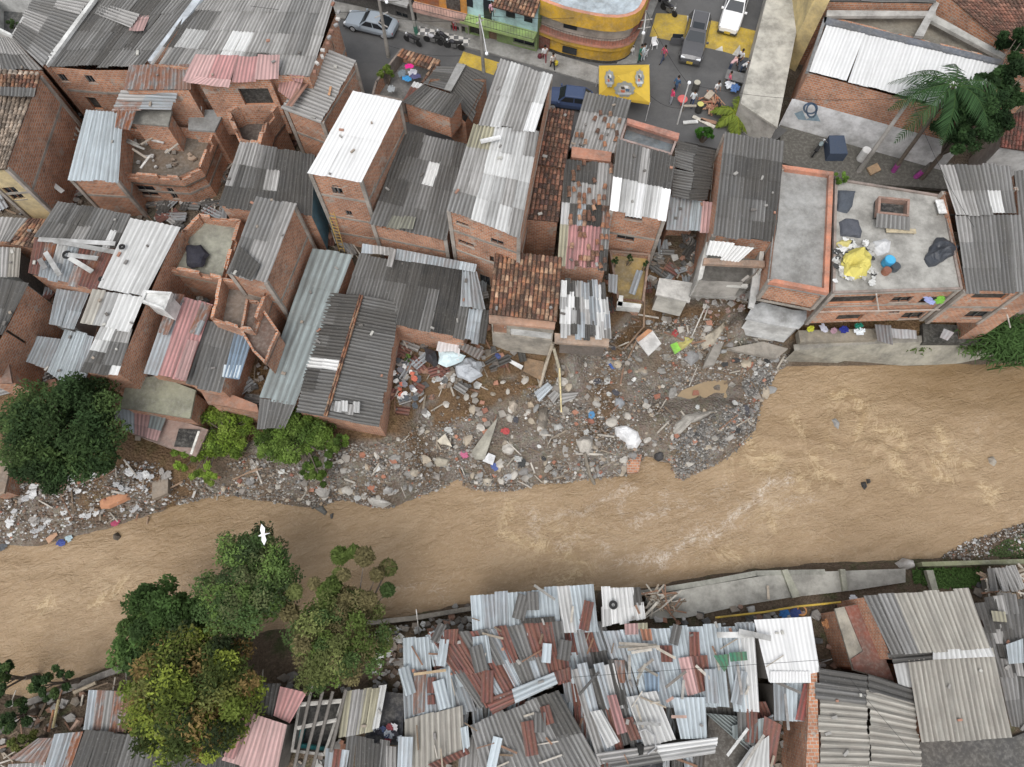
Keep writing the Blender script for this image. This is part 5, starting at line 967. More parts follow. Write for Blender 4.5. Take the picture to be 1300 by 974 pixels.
# ------------------------------------------------------------ lumps, chunks, debris
def lump(name, label, cat, s, h, col, mat='stone', z=None, rough=.25, group=None, rings=5, seed=0, dz=0, flatn=.5, smooth=False):
    q = px(s); pts = [G(*p) if z is None else P(*p, z) for p in q]
    if z is None:
        zz = sum(p.z for p in pts)/len(pts); pts = [P(*p, max(zz, WZ-.05)) for p in q]
    # densify outline
    out = []
    for i, a in enumerate(pts):
        b_ = pts[(i+1) % len(pts)]; n = max(1, int((b_-a).length/.35))
        for k in range(n): out.append(a.lerp(b_, k/n))
    cen = sum(out, Vector())/len(out); mb = MB(); R_ = []
    for k in range(rings+1):
        t = k/rings; f = 1-t; ring = []
        for j, p in enumerate(out):
            w = noise.noise(Vector((p.x*2.3+seed, p.y*2.3, k*1.7)))
            pp = cen+(p-cen)*(f*(1+rough*.35*w)); pp.z = cen.z+dz-.15*(k == 0)+h*(1-max(0, f)**(1+2*flatn))*(1+rough*noise.noise(Vector((pp.x*1.8+seed, pp.y*1.8, 5)))*1.6)
            ring.append(pp)
        R_.append(ring)
    n = len(out)
    for k in range(rings):
        for j in range(n):
            f = rnd.uniform(.92, 1.08); a = [R_[k][j], R_[k][(j+1) % n], R_[k+1][(j+1) % n], R_[k+1][j]]
            mb.face(a if k < rings-1 else a[:3], (col[0]*f, col[1]*f, col[2]*f))
    return tag(mb.build(name, mat, loc=cen, smooth=smooth), label, cat, group)
def slab(name, label, cat, s, z, th, col, mat='concrete', tilt=0, ground=False):
    q = px(s)
    if ground: zz = sum(G(*p).z for p in q)/len(q)+z
    else: zz = z
    p = [P(*a, zz+tilt*(i/(len(q)-1)-.5)) for i, a in enumerate(q)]; mb = MB(); mb.prism([(a.x, a.y) for a in p], [a.z-th for a in p], [a.z for a in p], col, bot=True)
    return tag(mb.build(name, mat, loc=p[0]), label, cat)
def poly_beam(name, label, cat, s, z, r, col, mat='wood', n=6, ground=False):
    q = px(s); zs = z if isinstance(z, (list, tuple)) else [z]*len(q)
    p = [G(*a, k) if ground else P(*a, k) for a, k in zip(q, zs)]; mb = MB(); mb.tube(p, r, col, n); return tag(mb.build(name, mat, loc=p[0]), label, cat)
rubp = px('i225,612 330,575 400,560 480,565 510,557 530,540 540,515 600,498 640,482 700,472 760,448 790,412 830,395 900,400 985,425 1005,455 985,475 965,520 950,552 900,580 862,600 850,585 822,572 794,600 737,606 678,614 640,622 600,618 584,604 551,620 520,632 464,636 435,628 397,640 320,630 260,632')
leftp = px('i-10,655 20,620 70,600 140,600 165,585 215,590 228,630 205,648 150,662 110,672 60,686 -10,690')
wallp = px('i480,560 560,560 600,520 700,500 800,440 780,560 600,600 500,620')
GR = {}
def Gf(a, b_):
    k = (int(a/4), int(b_/4))
    if k not in GR: GR[k] = G(k[0]*4+2, k[1]*4+2).z
    q = P(a, b_, GR[k]); return q
RC = [(.30,.28,.25),(.22,.21,.19),(.38,.36,.32),(.16,.15,.14),(.27,.22,.17),(.45,.43,.40),(.20,.155,.115),(.30,.28,.25),(.22,.20,.175)]
RCx = RC*3+[(.19,.13,.085),(.24,.17,.12),(.16,.12,.09)]*3+[(.60,.59,.56),(.36,.14,.08),(.50,.48,.45),(.07,.065,.06),(.38,.29,.2)]
mb = MB()
edge_n = px(north)
scps = [px(s) for s in ('J860,130 1000,60 1286,-20 1500,-60 1560,-20 1400,40 1230,90 1050,190 900,230', 'G500,805 600,690 700,575 760,590 980,600 1100,610 1080,650 900,640 780,640 700,700 640,760 560,830', 'J1150,120 1286,50 1450,150 1400,330 1250,380 1120,350', 'K800,60 900,40 880,100 800,140')]
mnd = px('K805,330 850,300 960,240 1000,190 1130,150 1200,140 1248,200 1235,260 1180,290 1120,310 1060,380 1000,450 950,460 870,500 850,470 860,430 810,400')
pud = px('K790,150 880,60 1000,20 1170,10 1190,90 1130,130 1000,150 860,190'); scp = px('i700,478 760,455 790,415 900,408 985,430 960,455 880,470')
for i in range(45000):
    if i < 6000:
        e_i = rnd.randrange(7, len(edge_n)-6); t_ = rnd.random(); e0, e1 = edge_n[e_i], edge_n[e_i+1]; a, b_ = e0[0]+(e1[0]-e0[0])*t_+rnd.gauss(0, 3), e0[1]+(e1[1]-e0[1])*t_-abs(rnd.gauss(0, 5))+2
        if a > 1000 or a < 0: continue
    elif i < 34000: a, b_ = rand_in(rubp)
    elif i < 38000: a, b_ = rand_in(mnd if rnd.random() < .75 else px('K1175,20 1240,-40 1300,-60 1335,20 1300,60 1270,110 1210,120'))
    elif i < 43500: a, b_ = rand_in(leftp)
    else: a, b_ = rand_in(px('i1190,708 1225,688 1300,664 1310,712 1250,712'))
    if inside(a, b_, pud) or (i < 34000 and any(inside(a, b_, q_) for q_ in scps) and rnd.random() < .88): continue
    dn_ = noise.noise(Vector((a*.02, b_*.02, 4)))
    if rnd.random() > .58+dn_*1.6: continue
    p = Gf(a, b_); p.z += rnd.uniform(-.02, .12); s_ = rnd.choice((.04, .05, .05, .06, .07, .08, .1, .14))*rnd.uniform(.7, 1.3)
    c = rnd.choice(RCx); f = rnd.uniform(.7, 1.2)
    if 34000 <= i < 38000: c = rnd.choice([(.16,.155,.145),(.24,.23,.215),(.10,.095,.09),(.33,.32,.30)]); p.z += .05
    if i > 38000 and rnd.random() < .5: c = rnd.choice([(.6,.6,.59),(.14,.085,.05),(.11,.07,.045),(.2,.13,.09)])
    c = (c[0]*f, c[1]*f, c[2]*f)
    v_ = [p+Vector((math.cos(t+rnd.uniform(-.3, .3))*s_*rnd.uniform(.7, 1.2), math.sin(t)*s_*rnd.uniform(.6, 1.1), rnd.uniform(-.3, .2)*s_)) for t in (0, 1.26, 2.5, 3.77, 5.0)]; tp = p+Vector((rnd.uniform(-.3, .3)*s_, rnd.uniform(-.3, .3)*s_, s_*rnd.uniform(.5, 1)))
    for k in range(5): mb.face([v_[k], v_[(k+1) % 5], tp], c)
tag(mb.build('rubble', 'stone'), 'loose gravel and small broken rubble spread over the north river bank', 'rubble', kind='stuff')
# individually countable boulders and rubbish
def rock_mesh(seed, col, sq=.6):
    import bmesh
    bm = bmesh.new(); bmesh.ops.create_icosphere(bm, subdivisions=2, radius=1)
    for v_ in bm.verts:
        d = v_.co.copy(); w = noise.noise(d*1.1+Vector((seed*7.3, 0, 0)))*.42+noise.noise(d*2.6+Vector((seed*3.1, 5, 0)))*.16; v_.co = d*(1+w); v_.co.z *= sq
        v_.co.x *= 1.15
    me = bpy.data.meshes.new('boulder'); bm.to_mesh(me); bm.free(); me.materials.append(M['stone'])
    ca = me.color_attributes.new('Col', 'FLOAT_COLOR', 'POINT'); ca.data.foreach_set('color', list((*col, 0))*len(me.vertices))
    return me
RM = [rock_mesh(i, c) for i, c in enumerate([(.36,.34,.31),(.28,.27,.25),(.44,.41,.36),(.22,.21,.20),(.33,.28,.22),(.50,.47,.42),(.30,.30,.29),(.40,.34,.26)])]
bz = [((9, 15), 26), ((6, 10), 74), ((4, 7), 190)]
cnt = 0
edge_ = px(north)
for (lo, hi), n in bz:
    for i in range(n):
        while True:
            a, b_ = rand_in(rubp)
            if inside(a, b_, pud): continue
            dm = min(math.hypot(a-e[0], b_-e[1]) for e in edge_)
            if rnd.random() < (.9 if dm < 28 else .35): break
        p = Gf(a, b_); s_ = rnd.uniform(lo, hi)/19*.5*1.25; o = bpy.data.objects.new('boulder', rnd.choice(RM)); COL.objects.link(o)
        o.location = p+Vector((0, 0, s_*.12)); o.scale = (s_*rnd.uniform(.8, 1.3), s_*rnd.uniform(.7, 1), s_*rnd.uniform(.7, 1)); o.rotation_euler = (rnd.uniform(-.3, .3), rnd.uniform(-.3, .3), rnd.uniform(0, 6.28))
        tag(o, 'rounded grey river stone half bedded in the landslide rubble', 'boulder', 'stones in the rubble of the landslide')
def rename(o, cat):
    if o.name.split('.')[0] in ('debris_chunk', 'plank'): o.name = cat.replace(' ', '_'); o.data.name = o.name
def scatter(n, poly, fn, label, cat, group, zb=None):
    for i in range(n):
        a, b_ = rand_in(poly); p = Gf(a, b_) if zb is None else P(a, b_, zb); o = fn(p)
        tag(o, label, cat, group); rename(o, cat)
def plank(p, L=(.6, 1.9), col=None, name='plank'):
    mb = MB(); l_ = rnd.uniform(*L); c = col or rnd.choice([(.30,.25,.19),(.40,.36,.30),(.16,.11,.07),(.24,.13,.08),(.5,.46,.4)])
    mb.box((0, 0, .06), l_, rnd.uniform(.05, .14), .05, c, tilt=(rnd.uniform(-.2, .2), rnd.uniform(-.15, .15))); o = mb.build(name, 'wood', loc=(0, 0, 0)); o.location = p+Vector((0, 0, .12)); o.rotation_euler = (0, 0, rnd.uniform(0, 3.14)); return o
scatter(90, rubp, plank, 'splintered plank lying in the landslide rubble', 'plank', 'planks in the landslide rubble')
scatter(22, leftp, plank, 'splintered plank lying in the rubbish below the dark tree', 'plank', 'planks in the left bank rubbish')
def chunk(p, cols, s=(.25, .7), name='debris_chunk', mat='concrete', th=.12):
    mb = MB(); n = rnd.choice((4, 4, 5)); r_ = rnd.uniform(*s); a0 = rnd.uniform(0, 6.28); pts = [(math.cos(a0+2*PI*k/n+rnd.uniform(-.3, .3))*r_*rnd.uniform(.6, 1), math.sin(a0+2*PI*k/n)*r_*rnd.uniform(.5, .9)) for k in range(n)]
    mb.prism(pts, 0, [th*rnd.uniform(.7, 1.6) for _ in pts], rnd.choice(cols), bot=True); o = mb.build(name, mat, loc=(0, 0, 0)); o.location = p+Vector((0, 0, .08)); o.rotation_euler = (rnd.uniform(-.3, .3), rnd.uniform(-.3, .3), 0); return o
scatter(64, rubp, lambda p: chunk(p, [(.36,.33,.29),(.28,.25,.22),(.46,.43,.38)], (.15, .5)), 'flat broken piece of grey concrete in the landslide rubble', 'concrete piece', 'concrete pieces in the landslide rubble')
scatter(46, rubp, lambda p: chunk(p, [(.36,.15,.09),(.28,.11,.07),(.42,.2,.13)], (.15, .38), 'brick_chunk', 'stone'), 'broken piece of red brick in the landslide rubble', 'brick piece', 'brick pieces in the landslide rubble')
def rag(p, cols, s=(.2, .5), name='rag'):
    mb = MB(); r_ = rnd.uniform(*s); n = 6; sd = rnd.uniform(0, 50); c = rnd.choice(cols)
    g_ = [[Vector(((i/n-.5)*2*r_, (j/n-.5)*1.5*r_,   .10*r_/.3*abs(noise.noise(Vector((i*.8+sd, j*.8, 0)))))) for i in range(n+1)] for j in range(n+1)]
    for j in range(n):
        for i in range(n):
            if ((i-n/2+.5)**2+(j-n/2+.5)**2) < (n*.5)**2*(1+.5*noise.noise(Vector((i*.9, j*.9+sd, 3)))): mb.face([g_[j][i], g_[j][i+1], g_[j+1][i+1], g_[j+1][i]], c)
    o = mb.build(name, 'cloth', loc=(0, 0, 0)); o.location = p+Vector((0, 0, .14)); o.rotation_euler = (rnd.uniform(-.2, .2), rnd.uniform(-.2, .2), rnd.uniform(0, 6.28)); return o
scatter(30, rubp, lambda p: rag(p, [(.56,.56,.54),(.42,.42,.4),(.35,.33,.3)], (.12,.34)), 'scrap of dirty white plastic in the landslide rubble', 'plastic scrap', 'white scraps in the landslide rubble')
scatter(75, leftp, lambda p: rag(p, [(.55,.55,.54),(.4,.4,.4),(.3,.28,.26)], (.12, .38)), 'scrap of white plastic in the rubbish heap below the dark tree', 'plastic scrap', 'white scraps in the left bank rubbish')
scatter(16, rubp, lambda p: rag(p, [(.07,.07,.08),(.05,.05,.05)], (.2, .4)), 'scrap of black plastic in the landslide rubble', 'plastic scrap', 'black scraps in the landslide rubble')
for s, c, lb in (('J1050,380', (.6,.12,.25), 'pink and white rag on the rubble beside a broken slab'), ('J1200,440', (.05,.10,.35), 'blue patterned rag at the water edge of the rubble'), ('K432,188', (.05,.25,.5), 'small bright blue rag in the rubble'), ('G535,875', (.03,.12,.45), 'blue bag on the rubble below the tattered roof'), ('K5,265', (.5,.03,.03), 'small red rag on the rubble'), ('G845,718', (.5,.03,.03), 'red bucket among the timbers of the landslide'), ('I320,820', (.02,.06,.35), 'dark blue tarp scrap in the water on the left'), ('I345,790', (.45,.6,.65), 'pale blue plastic sheet at the waterline on the left'), ('I577,715', (.5,.03,.12), 'crimson rag in the rubbish below the dark tree'), ('I30,840', (.07,.08,.09), 'dark basin at the waterline at the left edge'), ('F1210,830', (.04,.08,.3), 'blue basin beside the broken wall above the landslide'), ('K20,490', (.5,.5,.5), 'torn sack at the waterline of the rubble')):
    q = G(*px(s)[0]); q.z = max(q.z, WZ+.05); o = rag(q, [tuple(.65*v_+.05 for v_ in c)], (.30, .36)); tag(o, lb, 'rag')
lump('slab', 'large bright white foam slab lying on the rubble near the water', 'foam slab', 'K540,240 600,232 672,270 682,310 660,345 610,350 575,310 545,285', .6, (.82,.82,.82), 'painted', rough=.12, flatn=1.6)
slab('wall_piece', 'fallen piece of orange brick wall at the water edge of the rubble', 'wall piece', 'K605,385 650,370 682,380 665,465 610,470', .35, .3, (1,1,1), 'brick', ground=True)
slab('concrete_slab', 'long pale broken concrete slab standing in the rubble', 'concrete slab', 'J1085,365 1160,260 1215,195 1200,250 1150,400 1100,400', .5, .35, (.42,.40,.33), ground=True, tilt=.3)
slab('concrete_slab', 'grey concrete slab sliding down beside the pale boulder slab', 'concrete slab', 'G1000,830 1080,690 1105,720 1040,870 985,880', .5, .35, (.28,.26,.23), ground=True, tilt=.3)
slab('board', 'orange and white board lying on the landslide below the patio', 'board', 'G652,745 715,695 735,700 778,765 715,825', .7, .12, (.74,.73,.71), 'painted', ground=True, tilt=.2)
slab('wooden_board', 'orange edge board beside the white board on the landslide', 'board', 'G652,742 712,692 735,700 665,755', .82, .1, (.5,.25,.13), 'painted', ground=True)
slab('panel', 'bright lime green panel on the landslide debris', 'panel', 'G822,770 855,757 875,795 845,818', .9, .08, (.25,.6,.06), 'painted', ground=True)
lump('tarp', 'crumpled olive yellow sheet beside the lime green panel', 'sheet', 'G820,745 880,725 950,735 940,760 880,790 830,770', .35, (.42,.38,.14), 'cloth', rough=.8)
lump('boulder', 'long pale pointed boulder slab on the landslide', 'boulder', 'G960,750 1050,680 1095,650 1100,700 1040,770 990,790', .6, (.42,.37,.29), rough=.35)
lump('boulder', 'flat grey slab of rock beside the lime green panel', 'boulder', 'G895,790 950,780 975,830 930,870 890,840', .3, (.26,.26,.26), rough=.3)
lump('boulder', 'big whitish boulder block at the water edge, left part of the rubble', 'boulder', 'J560,590 590,570 650,590 690,620 650,640 590,630', .6, (.50,.48,.44), rough=.35)
lump('boulder', 'pale flat boulder on the gravel in the middle of the rubble', 'boulder', 'J880,400 930,385 980,405 970,435 910,440', .45, (.42,.38,.30), rough=.3)
lump('boulder', 'oval tan boulder left of the pale flat boulder', 'boulder', 'J765,465 800,440 830,455 815,485 780,490', .4, (.48,.42,.33), rough=.25)
lump('boulder', 'grey rounded boulder just above the whitish block', 'boulder', 'J640,545 670,530 700,545 690,570 650,572', .45, (.40,.39,.37), rough=.25)
lump('boulder', 'tan boulder at the waterline beside the blue rag', 'boulder', 'J1135,500 1165,485 1198,500 1180,535 1150,530', .45, (.45,.40,.32), rough=.25)
lump('boulder', 'dark brown boulder at the waterline in the small notch', 'boulder', 'J1050,520 1080,510 1095,535 1070,548', .4, (.22,.17,.12), rough=.3)
lump('boulder', 'pale angular boulder left of the white foam slab', 'boulder', 'K345,310 400,275 440,290 445,350 410,395 370,370', .7, (.45,.42,.37), rough=.5)
lump('boulder', 'blue grey disc-like boulder in the rubble above the foam slab', 'boulder', 'K545,100 590,90 602,130 575,155 548,140', .35, (.28,.30,.32), rough=.15)
lump('boulder', 'grey boulder beside the upright log', 'boulder', 'K240,230 280,220 300,245 270,265 245,260', .4, (.38,.38,.36), rough=.25)
lump('boulder', 'tan boulder at the foot of the earth scarp, left one', 'boulder', 'K20,115 55,105 72,135 50,165 25,155', .5, (.48,.41,.33), rough=.25)
lump('boulder', 'tan boulder at the foot of the earth scarp, right one', 'boulder', 'K110,120 140,110 150,140 120,150', .4, (.45,.36,.26), rough=.25)
lump('boulder', 'black rubber-like round stone at the waterline by the brick wall piece', 'boulder', 'K742,375 770,360 792,370 790,400 765,412 745,400', .5, (.04,.04,.045), rough=.2)
lump('boulder', 'large round white boulder on the south bank walkway', 'boulder', 'L650,915 690,890 735,900 740,940 700,960 655,945', .9, (.50,.48,.45), rough=.25)
lump('boulder', 'white rounded stone at the end of the second divider', 'boulder', 'Q800,60 830,55 835,85 805,85', .4, (.5,.5,.47), rough=.2)
def wrock(s, lb, col, h=.35): 
    q = px(s); lump('rock', lb, 'rock', s, h, col, z=WZ+.02, rough=.25)
wrock('L330,205 350,195 375,225 368,258 345,240', 'oval pale grey rock sticking out of the river', (.36,.36,.35))
wrock('L475,515 500,510 510,540 495,558 480,540', 'larger black rock in the middle of the river', (.03,.03,.03))
wrock('L502,500 518,500 524,522 508,525', 'smaller black rock touching the larger black one in the river', (.03,.03,.03))
wrock('L1108,395 1130,385 1150,420 1140,440 1115,420', 'small pale rock in the river near the right edge', (.40,.36,.30))
wrock('I560,775 580,762 600,785 580,805 562,800', 'small dark brown rock in the water below the rubbish heap', (.10,.08,.06))
wrock('J300,640 350,625 375,665 360,680 320,655', 'flat dark stones washed by the river off the left bank', (.13,.13,.12), .25)
wrock('J385,675 405,665 400,695 388,697', 'little dark stone in the water near the flat dark stones', (.08,.08,.08), .2)
lump('boulder', 'smooth curved slab of pale clay on top of the gravel mound', 'clay slab', 'K820,300 840,230 880,180 980,165 1080,150 1040,170 980,210 910,240 860,290', .45, (.36,.34,.30), 'stone', rough=.3)
lump('stump', 'weathered upright log in the rubble', 'log', 'K160,240 170,150 215,140 225,200 200,270', .6, (.22,.19,.155), 'wood', rough=.5)
poly_beam('log', 'twisted driftwood root reaching into the river', 'log', 'K395,380 420,480 450,540 430,585', [.5,.4,.3,.3], .13, (.22,.19,.15), ground=True)
poly_beam('log', 'long pale pole standing among the debris below the tattered roof', 'pole', 'K268,-10 282,175', [1.6,.3], .06, (.7,.58,.32), ground=True)
poly_beam('log', 'bare tree trunk leaning below the orange tile roof', 'log', 'G235,815 205,890 175,985', [2.0,1.0,.3], .14, (.42,.36,.28), ground=True)
poly_beam('log', 'second bare trunk leaning to the right of the first below the tile roofs', 'log', 'G240,830 270,910 275,985', [1.6,.8,.3], .12, (.45,.40,.30), ground=True)
poly_beam('pole', 'thin pale pole sticking up from the debris below the torn open house', 'pole', 'G975,615 925,735', [1.6,.4], .05, (.55,.52,.47), ground=True)
poly_beam('pole', 'thin straight bar lying over the left part of the rubble', 'pole', 'J-10,475 60,450', [.3,.3], .05, (.4,.28,.2), ground=True)
for s, lb in (('G590,805 680,700', 'upper timber leaning on the landslide earth'), ('G610,850 660,740', 'lower timber leaning on the landslide earth'), ('G690,545 685,700', 'thin timber hanging down from the yellow patio'), ('I800,580 920,520', 'two poles of driftwood beside the broken little house'), ('I1165,510 1286,455', 'long brown pole over the rocks below the lime bush'), ('I742,745 748,690', 'short broken board with rusty end at the waterline')):
    poly_beam('timber', lb, 'timber', s, .5, .07, (.30,.20,.13), ground=True)
slab('board', 'brown wooden door lying under the tattered roof', 'board', 'G105,835 200,855 180,945 95,900', .5, .1, (.30,.2,.12), 'wood', ground=True, tilt=.4)
slab('crate_rack', 'white slotted rack lying on the earth scarp', 'rack', 'G15,850 30,842 95,875 85,893', .4, .1, (.7,.7,.7), 'painted', ground=True)
slab('board', 'white box panel beside a blue rag at the water edge', 'panel', 'J1140,410 1170,370 1205,385 1190,430', .5, .12, (.75,.75,.75), 'painted', ground=True)
slab('board', 'broken cream table lying on the rubble', 'panel', 'J915,310 955,275 990,340 965,330 930,325', .5, .15, (.62,.56,.45), 'painted', ground=True)
slab('concrete_block', 'worn grey square concrete block on the bank beside the dark tree', 'concrete block', 'I752,480 832,475 830,570 752,600', .5, .5, (.27,.22,.17), ground=True)
lump('boat_shell', 'long orange board or mattress below the dark tree', 'mattress', 'I482,610 500,590 630,553 655,570 640,600 540,645 495,645', .3, (.42,.21,.12), 'cloth', rough=.12, flatn=1.8)
slab('board', 'tan cardboard sheet at the waterline on the left', 'board', 'I225,795 275,755 285,775 240,820', .3, .06, (.42,.26,.17), 'cloth', ground=True)
slab('concrete_slab', 'weathered concrete ledge hanging below the gravelly house corner', 'concrete slab', 'G1100,790 H-5,755 120,790 60,840', .6, .3, (.30,.27,.23), ground=True)
for s, lb in (('K150,70 215,20 240,45 175,115', 'pale corrugated sheet in the heap left of the tall pale pole'), ('K215,90 250,60 275,80 240,125', 'bluish corrugated sheet in the heap left of the tall pale pole'), ('K285,75 370,70 350,100 275,130', 'grey corrugated sheet right of the tall pale pole')):
    mb = MB(); q = [P(*a, G(*a).z+.4) for a in px(s)]; sheetroof(mb, q, 'lz', rot=1, su=2, sv=2); tag(mb.build('loose_sheet', 'sheet', loc=q[0]), lb, 'roof sheet')
mb = MB(); q_ = [P(*a, -5.22) for a in px('K800,160 880,60 1000,15 1170,5 1195,90 1130,140 1000,160 870,200')]; mb.face(q_, (.30,.22,.13)); o = mb.build('puddle', 'plastic'); o['kind'] = 'structure'
# ------------------------------------------------------------ vehicles (built at the origin, nose to +x)
def local(name, label, cat, loc, rz, group=None):
    r = thing(name, label, cat, loc, group); r['org'] = (0, 0, 0); r.rotation_euler = (0, 0, rz); return r
def car(name, label, cat, p, heading, L, Wd, Hh, col, cab, hood=.62, rack=False, nose=.12, door=False, sunroof=False, bed=None):
    """cab = (cowl x, roof front x, roof rear x, tail x) as fractions of L from -0.5 rear to +0.5 front"""
    r = local(name, label, cat, p, heading); w = Wd/2; zs = Hh*hood; mb = MB()
    st_ = [(-.5, .82, .72, .86), (-.47, .93, .5, .97), (-.40, 1, .32, 1), (cab[3], 1, .3, 1), (0, 1, .3, 1), (cab[0], 1, .3, 1), (.36, .98, .32, .95), (.45, .93, .42, .86), (.5, .78, .6, .70)]
    st_ = sorted(st_); secs = []
    for x, ww, zb, zt in st_:
        X = x*L; Wy = w*ww; zt_ = zs*zt; zb_ = .22+.1*(abs(x) > .44)
        secs.append([Vector((X, s*a, z)) for s, a, z in ((-1, Wy*.9, zb_), (-1, Wy, zb_+.18), (-1, Wy*1.0, zt_*.78), (-1, Wy*.90, zt_), (-1, Wy*.4, zt_+.045), (1, Wy*.4, zt_+.045), (1, Wy*.90, zt_), (1, Wy*1.0, zt_*.78), (1, Wy, zb_+.18), (1, Wy*.9, zb_))])
    for a, b_ in zip(secs[:-1], secs[1:]):
        for k in range(9): mb.face([a[k], a[k+1], b_[k+1], b_[k]], col)
        mb.face([a[9], a[0], b_[0], b_[9]], (.02,.02,.02))
    mb.face(secs[0][::-1], col); mb.face(secs[-1], col); body = mb.build('body', 'car_paint', r, smooth=False)
    c0, r0, r1, t0 = [f*L for f in cab]; wl, wr = w*.90, w*.72; zl = zs+.0
    lo = [Vector((c0, -wl, zl)), Vector((c0, wl, zl)), Vector((t0, wl, zl)), Vector((t0, -wl, zl))]; hi = [Vector((r0, -wr, Hh-.04)), Vector((r0, wr, Hh-.04)), Vector((r1, wr, Hh-.04)), Vector((r1, -wr, Hh-.04))]
    mb = MB()
    for k in range(4): mb.face([lo[k], lo[(k+1) % 4], hi[(k+1) % 4], hi[k]], col)
    mr = [Vector(((r0+r1)/2+(r0-r1)*.42, -wr*.8, Hh)), Vector(((r0+r1)/2+(r0-r1)*.42, wr*.8, Hh)), Vector(((r0+r1)/2-(r0-r1)*.42, wr*.8, Hh)), Vector(((r0+r1)/2-(r0-r1)*.42, -wr*.8, Hh))]
    for k in range(4): mb.face([hi[k], hi[(k+1) % 4], mr[(k+1) % 4], mr[k]], col)
    mb.face(mr, col); mb.build('cabin', 'car_paint', r)
    def pane(k, nm, i0=.08, i1=.92, j0=.1, j1=.9):
        a, b_, c2, d = lo[k], lo[(k+1) % 4], hi[(k+1) % 4], hi[k]; q = [a.lerp(b_, i0).lerp(d.lerp(c2, i0), j0), a.lerp(b_, i1).lerp(d.lerp(c2, i1), j0), a.lerp(b_, i1).lerp(d.lerp(c2, i1), j1), a.lerp(b_, i0).lerp(d.lerp(c2, i0), j1)]
        n_ = (q[1]-q[0]).cross(q[3]-q[0]).normalized(); ce = Vector((0, 0, Hh*.7)); n_ = n_ if n_.dot(q[0]-ce) > 0 else -n_; m2 = MB(); m2.face([x+n_*.012 for x in q], (.02,.02,.02)); m2.build(nm, 'glass', r)
    pane(0, 'windshield', .05, .95, .04, .95); pane(2, 'rear_window', .08, .92, .12, .9)
    for k in (1, 3): pane(k, 'side_window', .06 if k == 1 else .52, .48 if k == 1 else .94, .12, .86); pane(k, 'side_window', .52 if k == 1 else .06, .94 if k == 1 else .48, .12, .86)
    for x in (.31*L, -.31*L):
        for s in (-1, 1):
            rt = Matrix.Rotation(PI/2, 3, 'X'); m2 = MB(); m2.lathe((x, s*(w-.12), .33), [(.2, -.12), (.31, -.11), (.33, -.06), (.33, .06), (.31, .11), (.2, .12)], 16, mt=rt); ty = m2.build('wheel', 'rubber', r)
            m2 = MB(); m2.lathe((x, s*(w-.02), .33), [(.19, -.03), (.2, .03), (.05, .035)] if s < 0 else [(.05, -.035), (.2, -.03), (.19, .03)], 12, (.45,.46,.47), mt=rt); m2.build('rim', 'metal', ty)
    for s in (-1, 1):
        m2 = MB(); m2.box((.47*L, s*w*.66, zs*.72), .22, .34, .16, tilt=(0, .3)); m2.build('headlight', 'lamp', r)
        m2 = MB(); m2.box((-.492*L, s*w*.7, zs*.72), .06, .25, .22, (.35,.02,.02)); m2.build('tail_light', 'plastic', r)
        m2 = MB(); m2.box((c0-.1, s*(w+.08), zs+.08), .14, .2, .13, col); m2.build('mirror', 'car_paint', r)
    m2 = MB(); m2.box((.5*L+.02, 0, .42), .03, .5, .22, (.65,.45,.03)); m2.build('number_plate', 'painted', r)
    m2 = MB(); m2.box((.487*L, 0, .56), .07, Wd*.62, .26, (.02,.02,.02)); m2.build('grille', 'plastic', r)
    m2 = MB(); m2.box((.49*L, 0, .36), .16, Wd*.92, .16, (.04,.04,.04)); m2.build('bumper', 'plastic', r)
    if rack:
        for s in (-1, 1): m2 = MB(); m2.tube([(r0-.2, s*wr*.92, Hh+.02), (r0-.35, s*wr*.92, Hh+.09), (r1+.3, s*wr*.92, Hh+.09), (r1+.15, s*wr*.92, Hh+.02)], .025, (.55,.55,.56)); m2.build('roof_rail', 'metal', r)
    if sunroof: m2 = MB(); m2.box((r0-.55, 0, Hh+.005), .7, .95, .02, (.02,.02,.02)); m2.build('sunroof', 'glass', r)
    if door:
        m2 = MB(); m2.box((c0-.25, -(w+.5), .62), .08, 1.05, .6, col, rz=.18); d_ = m2.build('open_door', 'car_paint', r)
        m2 = MB(); m2.box((c0-.27, -(w+.5), 1.12), .05, .9, .38, (.02,.02,.02), rz=.18); m2.build('door_window', 'glass', d_)
    return r
def ang(s):
    a, b_ = [G(*q) for q in px(s)]; return math.atan2(b_.y-a.y, b_.x-a.x)
def ctr(s): q = px(s); p = G(*q[0]); p.z = .035; return p
car('parked_car', 'silver grey coupe parked on the wet street in front of the dark shopfront', 'car', ctr('W345,250'), ang('W500,300 170,220'), 4.5, 1.82, 1.36, (.30,.34,.38), (.17, .02, -.20, -.42), hood=.60)
car('parked_car', 'dark blue car half hidden behind the grey roof strewn with tiles', 'car', ctr('X790,870'), ang('X900,880 700,850'), 3.9, 1.7, 1.45, (.045,.07,.14), (.22, .08, -.30, -.45))
car('parked_car', 'dark grey off-road car with sunroof and an open front door on the yellow marking', 'car', ctr('V645,390'), ang('V700,170 610,560'), 4.9, 1.95, 1.85, (.085,.085,.09), (.17, .07, -.40, -.485), hood=.58, rack=True, door=True, sunroof=True)
car('parked_car', 'white pickup-like car on the yellow marking at the top edge', 'car', ctr('V970,130'), ang('V1060,-150 905,360'), 5.6, 1.85, 1.85, (.78,.78,.78), (.20, .10, -.42, -.47), hood=.60, rack=True)
